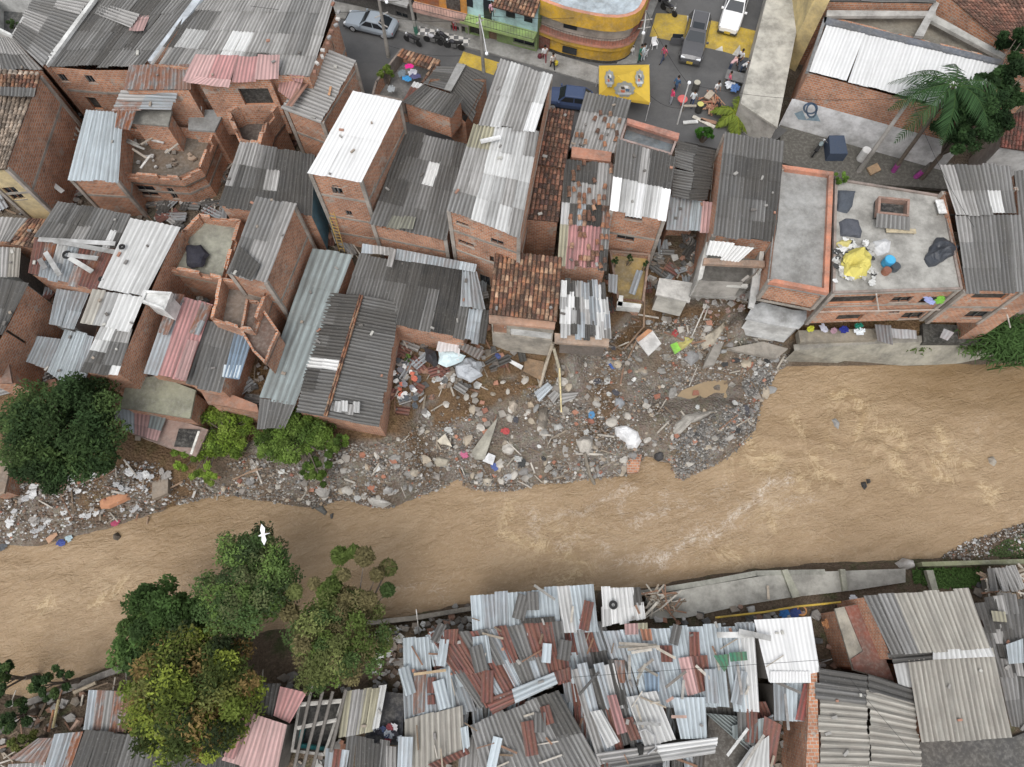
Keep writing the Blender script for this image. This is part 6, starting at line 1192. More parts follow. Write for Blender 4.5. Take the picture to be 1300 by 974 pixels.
def moto(name, label, p, rz, group, col=(.03,.03,.035)):
    r = local(name, label, 'motorcycle', p, rz, group); rt = Matrix.Rotation(PI/2, 3, 'X')
    for x in (.62, -.62): m2 = MB(); m2.lathe((x, 0, .3), [(.2, -.04), (.28, -.05), (.3, 0), (.28, .05), (.2, .04)], 14, mt=rt); w_ = m2.build('wheel', 'rubber', r); m2 = MB(); m2.lathe((x, 0, .3), [(.19, -.02), (.2, 0), (.19, .02)], 10, (.4,.4,.4), mt=rt); m2.build('rim', 'metal', w_)
    m2 = MB(); m2.lathe((.12, 0, .78), [(.03, -.28), (.13, -.2), (.17, 0), (.14, .2), (.04, .28)], 10, col, mt=Matrix.Rotation(PI/2, 3, 'Y')); m2.build('fuel_tank', 'car_paint', r)
    m2 = MB(); m2.box((-.38, 0, .78), .68, .26, .1, (.03,.03,.03)); m2.box((-.7, 0, .84), .2, .2, .08, (.05,.05,.05)); m2.build('seat', 'rubber', r)
    m2 = MB(); m2.box((0, 0, .42), .45, .28, .32, (.12,.12,.12)); m2.tube([(-.3, 0, .5), (-.62, 0, .3)], .04, (.2,.2,.2)); m2.tube([(.62, 0, .3), (.42, 0, .9)], .04, (.3,.3,.3)); m2.build('engine', 'metal', r)
    m2 = MB(); m2.tube([(.32, -.36, 1.0), (.44, -.2, .98), (.44, .2, .98), (.32, .36, 1.0)], .02, (.2,.2,.2)); m2.build('handlebar', 'metal', r)
    m2 = MB(); m2.lathe((.55, 0, .85), [(.03, -.08), (.1, 0), (.1, .05)], 10, mt=Matrix.Rotation(PI/2, 3, 'Y')); m2.build('headlight', 'lamp', r); return r
for i, (s, rz, lb, cc) in enumerate((('W680,380', 2.6, 'black motorcycle leaning alone on the wet street, right of the silver car', None), ('W850,375', 2.8, 'motorcycle with silver tank, left in the row before the checkered pavement', (.4,.4,.42)), ('W930,360', 2.4, 'black motorcycle in the middle of the row before the checkered pavement', None), ('W1020,420', 2.9, 'black motorcycle at the right end of the row before the checkered pavement', None),
        ('V400,60', -.9, 'upper black motorcycle parked at the corner by the yellow marking', (.03,.03,.04)), ('V440,125', -.75, 'lower black motorcycle parked on the yellow marking corner', None), ('W345,35', 2.7, 'motorcycle in the shade behind the silver car', None), ('D250,765', .9, 'dark motorcycle with pale shield parked in the lane below the mural', (.2,.25,.26)))):
    p = ctr(s); moto('motorcycle', lb, p, rz, None, cc or (.03,.03,.035))
# ------------------------------------------------------------ people
SKIN = (.30,.17,.11); HAIR = (.02,.015,.012)
def person(label, s, facing, shirt, pants, pose='stand', hair=HAIR, dz=0, skin=SKIN, h=1.68, z=None, longhair=False):
    p = ctr(s) if z is None else P(*px(s)[0], z)
    if z is None and GZ(p.x, p.y) < -.3: p.z = GZ(p.x, p.y)
    J = {}; k = h/1.7
    hip = .92; sit = pose == 'sit'; bend = pose == 'bend'
    if sit: hip = .50
    if bend: hip = .88
    sx = .0; J['pelvis'] = (0, 0, hip); lean = (.35 if bend else .03)
    up = lambda t: (lean*t, 0, hip+t*(.56 if not bend else .46))
    J['spine'] = up(.45); J['chest'] = up(.85); J['neck'] = up(1.06); J['head0'] = (up(1.2)[0]+.01, 0, up(1.18)[2]); J['head1'] = (up(1.35)[0]+.02, 0, up(1.46)[2])
    E_ = [('pelvis','spine'), ('spine','chest'), ('chest','neck'), ('neck','head0'), ('head0','head1')]
    for sg, n in ((1, 'l'), (-1, 'r')):
        ph = {'walk': .26*sg, 'stand': .03*sg, 'bend': 0, 'sit': 0}[pose]
        J['sh'+n] = (up(.9)[0], .19*sg, up(.93)[2])
        if pose == 'walk': el = (-.10*sg, .25*sg, J['sh'+n][2]-.28); wr = (-.05*sg+.06, .24*sg, J['sh'+n][2]-.52)
        elif pose == 'stand': el = (.04, .26*sg, J['sh'+n][2]-.28); wr = (.20, .20*sg, J['sh'+n][2]-.44)
        elif bend: el = (J['sh'+n][0]+.06, .2*sg, J['sh'+n][2]-.26); wr = (J['sh'+n][0]+.16, .16*sg, J['sh'+n][2]-.50)
        else: el = (.10, .24*sg, J['sh'+n][2]-.25); wr = (.32, .15*sg, J['sh'+n][2]-.30)
        J['el'+n] = el; J['wr'+n] = wr; d = (Vector(wr)-Vector(el)).normalized(); J['pa'+n] = tuple(Vector(wr)+d*.09)
        J['hp'+n] = (0, .095*sg, hip-.04)
        if sit: J['kn'+n] = (.42, .12*sg, .5); J['an'+n] = (.44, .12*sg, .09)
        else: J['kn'+n] = (ph*.55+.03, .10*sg, hip*.53); J['an'+n] = (ph, .10*sg, .08)
        J['to'+n] = (J['an'+n][0]+.17, .11*sg, .04)
        E_ += [('chest','sh'+n), ('sh'+n,'el'+n), ('el'+n,'wr'+n), ('wr'+n,'pa'+n), ('pelvis','hp'+n), ('hp'+n,'kn'+n), ('kn'+n,'an'+n), ('an'+n,'to'+n)]
    RD = dict(pelvis=(.15,.11), spine=(.14,.10), chest=(.165,.11), neck=(.058,.058), head0=(.085,.085), head1=(.095,.09), sh=(.065,.065), el=(.045,.045), wr=(.03,.03), pa=(.042,.025), hp=(.095,.095), kn=(.06,.06), an=(.042,.042), to=(.045,.03))
    names = list(J); me = bpy.data.meshes.new('person'); me.from_pydata([tuple(c*k for c in J[n]) for n in names], [(names.index(a), names.index(b_)) for a, b_ in E_], [])
    o = bpy.data.objects.new('tmp', me); COL.objects.link(o); md = o.modifiers.new('s', 'SKIN'); md.use_smooth_shade = True; sd = o.modifiers.new('u', 'SUBSURF'); sd.levels = 1
    for i, n in enumerate(names): rr = RD.get(n) or RD[n[:2]]; me.skin_vertices[0].data[i].radius = (rr[0]*k, rr[1]*k); me.skin_vertices[0].data[i].use_root = n == 'pelvis'
    dg = bpy.context.evaluated_depsgraph_get(); m2 = bpy.data.meshes.new_from_object(o.evaluated_get(dg)); bpy.data.objects.remove(o)
    # fingers: five short tapered digits rooted in each palm, joined into the same mesh
    import bmesh
    bm = bmesh.new(); bm.from_mesh(m2)
    for n, sg in (('l', 1), ('r', -1)):
        w_, q_ = Vector(J['wr'+n])*k, Vector(J['pa'+n])*k; d = (q_-w_).normalized(); s_ = d.cross(Vector((1, .01, .3))).normalized()
        for f in range(5):
            if f < 4: a = q_+s_*(f-1.5)*.02; e = a+d*(.075-.008*abs(f-1.3))+Vector((.015, 0, -.01))
            else: a = w_.lerp(q_, .4)+s_*.03; e = a+(d+s_*.9).normalized()*.055
            x = d.orthogonal().normalized()*.008; y = d.cross(x).normalized()*.008
            va = [bm.verts.new(a+t) for t in (x, y, -x, -y)]; ve = [bm.verts.new(e+t*.6) for t in (x, y, -x, -y)]
            for i in range(4): bm.faces.new((va[i], va[(i+1) % 4], ve[(i+1) % 4], ve[i]))
            bm.faces.new(ve)
    hc = Vector(J['head1'])*k  # nose
    a = [bm.verts.new(hc+Vector(t)) for t in ((.085, -.015, -.02), (.085, .015, -.02), (.12, 0, -.03), (.088, 0, .03))]
    bm.faces.new((a[0], a[2], a[3])); bm.faces.new((a[1], a[3], a[2])); bm.faces.new((a[0], a[1], a[2]))
    bm.to_mesh(m2); bm.free()
    m2.materials.clear(); m2.materials.append(M['skin_cloth']); ca = m2.color_attributes.new('Col', 'FLOAT_COLOR', 'POINT')
    segs = [(Vector(J[a])*k, Vector(J[b_])*k, a, b_) for a, b_ in E_]
    for i, v_ in enumerate(m2.vertices):
        best = min(segs, key=lambda q: (v_.co-(q[0]+(q[1]-q[0])*max(0, min(1, (v_.co-q[0]).dot(q[1]-q[0])/max((q[1]-q[0]).length_squared, 1e-6))))).length)
        b_ = best[3][:2]
        c = shirt if best[3] in ('spine', 'chest') or b_ in ('sh', 'el') else pants if b_ in ('hp', 'kn', 'an') else (.04,.03,.03) if b_ == 'to' else skin
        if best[3] == 'neck' and v_.co.z < J['neck'][2]*k-.04: c = shirt
        if best[3] in ('head0', 'head1') and v_.co.x > hc.x+.07 and abs(v_.co.z-hc.z) < .02 and abs(abs(v_.co.y)-.03) < .015: c = (.02,.015,.015)
        ca.data[i].color = (*c, 0)
    ob = bpy.data.objects.new('person', m2); COL.objects.link(ob); ob.location = p+Vector((0, 0, dz)); ob.rotation_euler = (0, 0, facing); ob['org'] = (0, 0, 0); tag(ob, label, 'person')
    mb = MB(); prof = [(.02, .125), (.07, .11), (.102, .06), (.108, .0), (.09, -.05)]
    mb.lathe(hc+Vector((-.022, 0, .0)), [(r_*k, z_*k) for r_, z_ in prof[::-1]], 10, hair)
    if longhair: mb.lathe(hc+Vector((-.06, 0, -.12)), [(.07, -.16), (.09, 0), (.08, .1)], 8, hair)
    mb.build('hair', 'skin_cloth', ob); return ob
WH = (.68,.68,.68); JN = (.05,.07,.12); BK = (.03,.03,.035)
person('person with long dark hair in a pink top walking past the dark off-road car', 'V390,530', -2.6, (.55,.10,.16), JN, 'walk', longhair=True)
person('person in dark blue clothes walking alone in the middle of the plaza', 'V490,780', .8, (.05,.11,.2), JN, 'walk')
person('person in a bright pink shirt and pale trousers near the street light', 'V450,880', .3, (.70,.07,.17), (.35,.37,.4), 'stand')
person('person in white shirt and dark trousers between two barrels', 'V620,905', 1.2, (.62,.66,.68), (.04,.06,.12), 'walk')
person('person in white shirt standing alone left of the broken trestle table', 'V812,822', -1.2, WH, (.2,.2,.22), 'stand')
person('person in black bending by the pile of timber on the plaza', 'V840,965', 2.6, BK, BK, 'bend', hair=(.35,.12,.06))
person('person in light pink shirt leaning over the dark bench', 'V935,605', .2, (.65,.42,.42), JN, 'bend')
person('person in white jacket over black shirt beside the dark bench', 'V1010,560', -2.2, (.6,.6,.6), BK, 'stand')
person('second person in white leaning on the dark bench', 'V1025,625', -.5, WH, JN, 'bend')
person('person with pink top crouched at the end of the grey table', 'V920,715', 0, (.62,.14,.2), BK, 'sit')
person('person in white shirt and black trousers on the path right of the palm shrub', 'V1215,950', .6, (.60,.60,.68), BK, 'walk')
person('person in white shirt and maroon trousers carrying a bag on the pavement', 'X590,530', -1.5, WH, (.2,.04,.05), 'walk')
person('person in pale shirt with a yellow bag stepping off the pavement', 'X655,590', -1.2, (.6,.55,.5), BK, 'walk')
person('person in green clothes standing by the white table at the yellow building', 'V195,525', -.6, (.03,.16,.11), (.03,.14,.10), 'stand')
person('person in light shirt beside the person in green at the yellow building', 'V225,520', 2.4, (.55,.62,.64), (.4,.45,.47), 'stand')
person('person in pink top standing on the balcony of the blue and green house', 'X165,160', -1.5, (.65,.38,.45), BK, 'stand', z=2.3)
person('person in white and red clothes standing in the doorway by the orange house', 'W1025,280', -1.4, (.6,.5,.5), (.45,.05,.07), 'stand')
mb = MB(); mb.lathe(ctr('X552,505')+Vector((0, 0, .1)), [(.1, 0), (.2, .15), (.17, .38), (.05, .45)], 8, (.12,.03,.04)); tag(mb.build('bag', 'cloth', loc=ctr('X552,505')), 'maroon bag on the pavement beside the person in maroon trousers', 'bag')
mb = MB(); mb.lathe(ctr('X682,575')+Vector((0, 0, .3)), [(.08, 0), (.2, .12), (.2, .35), (.06, .45)], 8, (.62,.50,.03)); tag(mb.build('bag', 'plastic', loc=ctr('X682,575')), 'yellow bag carried by the person stepping off the pavement', 'bag')
# ------------------------------------------------------------ plaza furniture
def chair(label, s, rz, group=None):
    r = local('plastic_chair', label, 'chair', ctr(s), rz, group); c = (.75,.75,.75)
    m2 = MB(); m2.box((0, 0, .43), .45, .45, .04, c); m2.build('seat', 'plastic', r)
    m2 = MB(); m2.box((-.22, 0, .68), .04, .44, .42, c, tilt=(0, -.15)); m2.build('backrest', 'plastic', r)
    for x in (-.19, .19):
        for y in (-.19, .19): m2 = MB(); m2.tube([(x*1.15, y*1.15, 0), (x, y, .42)], .025, c, 5); m2.build('leg', 'plastic', r)
    for y in (-.24, .24): m2 = MB(); m2.tube([(.18, y, .42), (.18, y, .64), (-.22, y, .66)], .022, c, 5); m2.build('armrest', 'plastic', r)
chair('white plastic chair standing alone on the plaza by the yellow building', 'V318,410', -1.3); chair('white plastic chair at the corner of the yellow building', 'V130,460', -.5); chair('white plastic chair beside the person in green', 'V235,490', 2.5)
def table(label, s, rz, L, Wd, col, mat='wood', h=.74, name='table', cat='table', z=None):
    p = ctr(s) if z is None else P(*px(s)[0], z); r = local(name, label, cat, p, rz)
    m2 = MB(); m2.box((0, 0, h), L, Wd, .06, col); m2.build('table_top', mat, r)
    for x in (-L/2+.08, L/2-.08):
        for y in (-Wd/2+.08, Wd/2-.08): m2 = MB(); m2.box((x, y, h/2-.02), .06, .06, h-.05, (.2,.17,.13)); m2.build('leg', 'wood', r)
table('grey board table with blue cloths at its side on the plaza', 'V990,710', -.35, 2.0, 1.0, (.17,.17,.17)); table('dark bench with cushions at the kerb of the plaza', 'V1080,600', -.15, 1.6, 1.1, (.05,.06,.08), h=.5)
table('long low trestle plank between the two barrels', 'V610,945', 0, 1.3, .2, (.4,.35,.28), h=.6)
table('broken wooden trestle among the timber pile', 'V760,850', .9, .9, .5, (.45,.38,.30), h=.6)
for s, c, lb in (('V975,775', (.08,.16,.35), 'blue cloth hanging at the near side of the grey table'), ('V1080,740', (.10,.18,.38), 'blue plastic at the right corner of the grey table'), ('V935,750', (.6,.62,.65), 'white sack on the ground below the grey table'), ('V1085,680', (.55,.55,.5), 'cream sack on the right end of the grey table')):
    q = ctr(s); q.z = .3; o = rag(q, [c], (.45,.5)); tag(o, lb, 'cloth')
def barrel(label, s, col, top, h=.85, r_=.29, z=None, name='barrel'):
    p = ctr(s) if z is None else P(*px(s)[0], z); r = local(name, label, 'barrel', p, 0)
    m2 = MB(); m2.lathe((0, 0, 0), [(r_*.94, 0), (r_, .05), (r_*.97, h*.33), (r_, h*.36), (r_*.97, h*.4), (r_*.97, h*.66), (r_, h*.69), (r_, h)], 18, col); m2.build('drum', 'plastic', r)
    m2 = MB(); m2.lathe((0, 0, h+.003), [(r_*.9, 0), (r_*.9, .03)], 18, top); m2.build('lid', 'plastic', r)
barrel('dark barrel with pale lid standing near the streetlight on the plaza', 'V658,760', (.07,.07,.065), (.42,.40,.33)); barrel('black barrel with yellow lid beside the timber pile', 'V680,950', (.03,.03,.03), (.52,.48,.15))
barrel('white water tank standing in the lane below the mural', 'D470,800', (.72,.72,.70), (.78,.78,.76), 1.1, .36); barrel('blue plastic barrel on the rubbish covered terrace', 'H603,372', (.03,.25,.45), (.05,.36,.6), .6, .36, z=4.9)
barrel('blue water tank on the plastic rooftop yard of the wrecked terrace', 'A905,535', (.03,.14,.15), (.03,.16,.18), .9, .4, z=2.0)
mb = MB(); p = ctr('V540,890'); mb.lathe(p, [(.04, 0), (.04, .7), (.42, .72), (.38, .78), (.02, .86)], 14, (.62,.13,.12)); tag(mb.build('parasol', 'plastic', loc=p), 'small round red parasol table beside the streetlight', 'parasol')
for i in range(26):
    a = rnd.uniform(720, 850); b_ = rnd.uniform(850, 970); p = ctr('V%f,%f' % (a, b_)); p.z = .1+rnd.uniform(0, .3); o = plank(p, (.7, 1.5), rnd.choice([(.42,.20,.12),(.36,.15,.09),(.45,.27,.17)]), 'plank'); tag(o, 'reddish plank in the timber pile on the plaza', 'plank', 'planks of the plaza timber pile')
for s, L_, c_, rz, lb in (('V720,1050', 2.0, (.62,.58,.5), -.6, 'long pale board on the rubble pile above the green shrub'), ('V610,1060', 1.2, (.66,.66,.64), .1, 'white broken panel left of the green shrub'), ('V760,1040', 1.3, (.36,.2,.13), -.3, 'reddish board above the green shrub')):
    mb = MB(); mb.box((0, 0, .1), L_, .3, .08, c_); o = mb.build('board', 'wood', loc=(0, 0, 0)); o.location = ctr(s); o.rotation_euler = (0, 0, rz); tag(o, lb, 'board')
# yellow tent
c_ = pw('C470,325 718,320 722,508 470,468', [2.3,2.3,2.1,2.1]); apx = P(*px('C560,375')[0], 3.9); b0 = Vector((apx.x, apx.y, .03)); root = thing('tent', 'yellow canopy tent with round grey emblems beside the yellow building', 'tent', b0)
mb = MB(); YL = (.62,.42,.06)
for k in range(4):
    a, b_ = c_[k], c_[(k+1) % 4]; nn = 6
    for i in range(nn):
        for j in range(nn):
            q = [a.lerp(b_, (i+u)/nn).lerp(apx, (j+v_)/nn)+Vector((0, 0, -.16*math.sin(PI*(j+v_)/nn))) for u, v_ in ((0, 0), (1, 0), (1, 1), (0, 1))]; mb.face(q, YL)
    mb.face([a, b_, b_-Vector((0, 0, .25)), a-Vector((0, 0, .25))], YL)
mb.build('canopy', 'cloth', root)
for k in range(4):
    mb = MB(); mb.tube([(c_[k].x, c_[k].y, 0), c_[k]], .03, (.6,.6,.6), 6); mb.build('leg', 'metal', root)
for k, s, (rx, ry) in ((3, 'C522,390', (24,42)), (2, 'C596,442', (50,38)), (1, 'C670,388', (22,42))):
    a, b_ = c_[k], c_[(k+1) % 4]; n_ = (b_-a).cross(apx-a).normalized(); n_ = n_ if n_.z > 0 else -n_
    def onp(X, Y):
        d = ray(*px('C%f,%f' % (X, Y))[0]); C0 = Vector((0, 0, CAMH)); t = (a-C0).dot(n_)/d.dot(n_); return C0+d*t+n_*.0
    cx, cy = [float(v_) for v_ in s[1:].split(',')]; mb = MB()
    lift = n_*.015
    def dsk(f0, f1, col, n=18, l_=0, jag=0):
        for i in range(n):
            t0_, t1_ = 2*PI*i/n, 2*PI*(i+1)/n; g = 1+jag*(i % 2)
            q = [onp(cx+math.cos(t)*rx*f, cy+math.sin(t)*ry*f) for t, f in ((t0_, f0), (t0_, f1*g), (t1_, f1*g), (t1_, f0))]
            mb.face([w_+lift+n_*l_ for w_ in q], col)
    dsk(.62, .95, (.30,.32,.30), jag=.12); dsk(0.05, .6, (.42,.40,.36), l_=.004)
    for t, f, c in ((.3, .3, (.06,.12,.2)), (2.2, .3, (.5,.12,.05)), (4, .25, (.06,.05,.04)), (5.2, .35, (.7,.7,.68))):
        q = [onp(cx+math.cos(t)*rx*f+dx_*rx*.22, cy+math.sin(t)*ry*f+dy_*ry*.2) for dx_, dy_ in ((-1, -1), (1, -.6), (.8, 1), (-.7, .8))]; mb.face([w_+lift+n_*.012 for w_ in q], c)
    q = [onp(cx+dx_*rx*.7, cy+ry*.55+dy_*ry*.13) for dx_, dy_ in ((-1, -1), (1, -1), (.9, 1), (-.9, 1))]; mb.face([w_+lift+n_*.012 for w_ in q], (.55,.58,.6))
    mb.build('emblem', 'painted', root)
# ------------------------------------------------------------ poles and wires
PT = {}
def upole(key, label, base, top, r_, col, arms=(), lamp=None, mat='concrete', name='utility_pole', cat='pole', green=False, bz=None):
    b_ = G(*px(base)[0]) if bz is None else P(*px(base)[0], bz); t0 = ptop(b_, px(top)[0]); PT[key] = t0; root = thing(name, label, cat, b_); mb = MB(); mb.tube([b_-Vector((0, 0, .2)), t0], r_, col, 10, r1=r_*.62); mb.build('post', mat, root)
    if green: mb = MB(); mb.tube([b_, b_.lerp(t0, .28)], r_*1.06, (.03,.18,.12), 10); mb.build('painted_base', 'painted', root)
    for f, dx, dy in arms:
        mb = MB(); q = b_.lerp(t0, f); mb.tube([q-Vector((dx, dy, 0)), q+Vector((dx, dy, 0))], .05, (.35,.33,.3), 5); mb.build('crossarm', 'metal', root)
    if lamp:
        l_ = P(*px(lamp)[0], t0.z+.1); mb = MB(); mb.tube([t0.lerp(b_, .04), t0.lerp(l_, .5)+Vector((0, 0, .15)), l_], .035, (.6,.6,.6), 6); ar = mb.build('lamp_arm', 'metal', root); mb = MB(); mb.lathe(l_, [(.05, -.1), (.14, -.06), (.12, .05), (.03, .1)], 10, (.7,.7,.7)); mb.build('lamp_head', 'lamp', ar)
    return root
upole('a', 'tall concrete pole with lamp brackets in front of the silver car', 'W478,490', 'W395,-10', .17, (.33,.31,.28), [(.75,.5,.3),(.6,.4,-.3)], 'W460,15')
upole('b', 'concrete pole with green painted base beside the checkered pavement', 'W712,300', 'W645,-20', .16, (.35,.34,.31), green=True)
upole('c', 'concrete pole with a lamp over the second yellow marking', 'W1262,612', 'W1226,125', .15, (.34,.33,.30), [(.9,.3,.2)], 'W1285,440')
upole('d', 'grey pole with cross arms at the corner of the yellow building', 'V215,445', 'V262,90', .13, (.42,.42,.41), [(.8,.6,.1),(.62,.55,.1)], 'V240,270')
upole('e', 'thin white streetlight on the plaza near the two barrels', 'V505,1075', 'V612,695', .07, (.62,.62,.60), lamp='V618,680', mat='metal', name='street_lamp', cat='street lamp')
upole('f', 'bare concrete pole leaning over the mural wall beside the palm', 'D462,858', 'D728,482', .20, (.40,.38,.35))
upole('g', 'thin pale stick pole at the right of the mango tree by the small pink roof', 'N40,710', 'N54,492', .05, (.6,.56,.48), name='pole', mat='wood'); upole('h', 'thin white pole above the tall zinc roof at the river', 'N826,325', 'N812,195', .05, (.6,.58,.54), name='pole', mat='wood'); upole('i', 'thin pole at the lower left river wall beside the zinc roof', 'M622,595', 'M620,455', .05, (.5,.47,.42), name='pole', mat='wood')
upole('j', 'short rusty post with round red sign on the pavement left of the silver car', 'W140,150', 'W130,70', .04, (.3,.3,.3), name='sign_post', mat='metal', cat='sign')
o = upole('k', 'white street lamp over the yard right of the smooth white roof', 'Q250,470', 'Q335,440', .04, (.65,.7,.72), name='street_lamp', mat='metal', cat='street lamp', bz=-4.4)
def wire(label, a, b_, sag=.5, r_=.018):
    pts = [a.lerp(b_, t/10)-Vector((0, 0, sag*4*(t/10)*(1-t/10))) for t in range(11)]; mb = MB(); mb.tube(pts, r_, (.03,.03,.03), 4); tag(mb.build('cable', 'rubber', loc=a), label, 'cable')
wire('black cable from the pole by the silver car to the pole by the yellow marking', PT['a']-Vector((0, 0, 1.5)), PT['c']-Vector((0, 0, .2)))
wire('black cable between the two concrete poles beside the checkered pavement', PT['a'], PT['b'], .3)
wire('black cable from the yellow building pole to the plaza streetlight', PT['d'], PT['e'], .4)
wire('lower cable across the street to the laundry courtyard', PT['a']-Vector((0, 0, 4.5)), P(*px('W1080,460')[0], 3), .4)
wire('cable hanging from the streetlight over the plaza edge', PT['e']-Vector((0, 0, 2.5)), P(*px('C720,470')[0], 2.5), .4)
wire('black cable from the pole by the yellow marking to the yellow building pole', PT['c'], PT['d'], .5)
wire('black cable from the pole by the silver car across the light roof', PT['a']-Vector((0, 0, 1)), P(*px('A1240,30')[0], 7.4), .4)
wire('cable from the leaning mural pole to the roof at the right edge', PT['f'], P(*px('H1040,190')[0], 6.2), .4)
wire('cable from the leaning pole by the mural to the plaza streetlight', PT['f'], PT['e'], .8)
wire('thin cable crossing over the messy zinc roofs', P(*px('O330,530')[0], 1.5), P(*px('Q340,440')[0], 1.5), .2, .012)
wire('thin cable running over the cream ribbed roof', P(*px('Q420,530')[0], .6), P(*px('Q745,915')[0], .6), .1, .012)
# ladder
a0, a1 = P(*px('F445,308')[0], -1.6), P(*px('F388,108')[0], 2.6)
mb = MB(); sd = Vector((.22, -.05, 0))
for sg in (-1, 1): mb.tube([a0+sd*sg, a1+sd*sg], .035, (.62,.42,.12), 5)
for k in range(1, 13): q = a0.lerp(a1, k/13); mb.tube([q-sd, q+sd], .025, (.6,.4,.12), 4)
tag(mb.build('ladder', 'wood', loc=a0), 'long yellow ladder leaning on the tall narrow brick house', 'ladder')
# egret
c = P(*px('i334,679')[0], 5); root = thing('bird', 'white bird flying over the round green tree', 'bird', c); root['org'] = (0, 0, 0); root.rotation_euler = (0, 0, .25)
mb = MB(); mb.lathe((0, 0, 0), [(.01, -.28), (.07, -.12), (.08, .05), (.03, .2), (.02, .32), (.005, .4)], 8, (.85,.85,.85), mt=Matrix.Rotation(PI/2, 3, 'Y')); mb.build('body', 'cloth', root)
for sg in (-1, 1): mb = MB(); mb.prism([(.1, .04*sg), (.16, .35*sg), (.0, .62*sg), (-.12, .3*sg), (-.08, .04*sg)], 0, [.03, .05, .08, .05, .02], (.85,.85,.85), bot=True); mb.build('wing', 'cloth', root)
# ------------------------------------------------------------ things lying on roofs and terraces
T = 4.9
lump('tarp', 'crumpled yellow tarp on the rubbish covered flat roof', 'tarp', 'H380,350 410,310 470,285 520,320 530,380 505,435 440,455 390,435', .75, (.55,.48,.13), 'cloth', z=T, rough=.7, rings=7, flatn=1.4)
lump('tarp', 'smaller dirty yellow sheet above the yellow tarp', 'tarp', 'H350,270 400,240 440,260 420,305 370,300', .25, (.48,.42,.16), 'cloth', z=T, rough=.8)
lump('tarp', 'shiny black plastic heap at the right of the rubbish terrace', 'tarp', 'H785,350 810,290 850,235 920,250 965,290 950,330 900,350 850,385 815,385', .5, (.03,.035,.045), 'plastic', z=T, rough=.9, rings=7)
lump('tarp', 'dark grey sheet at the top left of the rubbish terrace', 'tarp', 'H362,0 455,10 440,90 410,125 358,115', .25, (.07,.08,.095), 'cloth', z=T, rough=.4, flatn=1.5)
lump('tarp', 'second dark grey sheet above the yellow heap', 'tarp', 'H365,160 400,140 470,150 490,210 480,245 375,235', .25, (.08,.085,.10), 'cloth', z=T, rough=.4, flatn=1.5)
lump('tarp', 'pale translucent plastic beside the blue barrel', 'plastic sheet', 'H535,255 600,240 632,260 625,320 560,335 525,300', .25, (.5,.5,.5), 'plastic', z=T, rough=.5)
tp = px('H345,290 400,250 530,280 560,420 540,470 440,455 345,480')
scatter(75, tp, lambda p: rag(p, [(.62,.62,.61),(.5,.5,.48),(.38,.37,.35),(.05,.05,.05)], (.14, .3), 'litter_piece'), 'piece of white litter around the yellow tarp on the flat roof', 'litter piece', 'white litter around the yellow tarp', zb=T)
table('white panel leaning at the right of the rubbish terrace', 'H865,100', 1.6, 1.1, .6, (.7,.7,.68), z=T, h=.3, name='panel', cat='panel')
table('wooden pallet lying on the rubbish terrace below the stair shed', 'H670,215', -.05, 2.0, .35, (.5,.42,.28), z=T, h=.2, name='pallet', cat='pallet')
barrel('small rust brown pot beside the blue barrel', 'H597,415', (.25,.1,.06), (.2,.08,.05), .4, .27, z=T, name='pot'); barrel('dark round tub right of the blue barrel', 'H638,395', (.05,.06,.07), (.04,.05,.06), .4, .32, z=T, name='tub')
house('stair shed with dark opening and small grey roof on the rubbish terrace', 'H568,35 722,50 718,135 562,120', 5.7, g=4.8, roof=dict(k='slab', parapet=.5, col=(.03,.03,.03), pcol=(.28,.17,.13)), name='stair_shed', cat='shed', wall='concrete', wc=(.3,.2,.16), extra=[dict(p='H558,120 720,138 718,205 552,188', z=[5.7,5.7,5.2,5.2], pal='h', pitch=.3, su=4)])
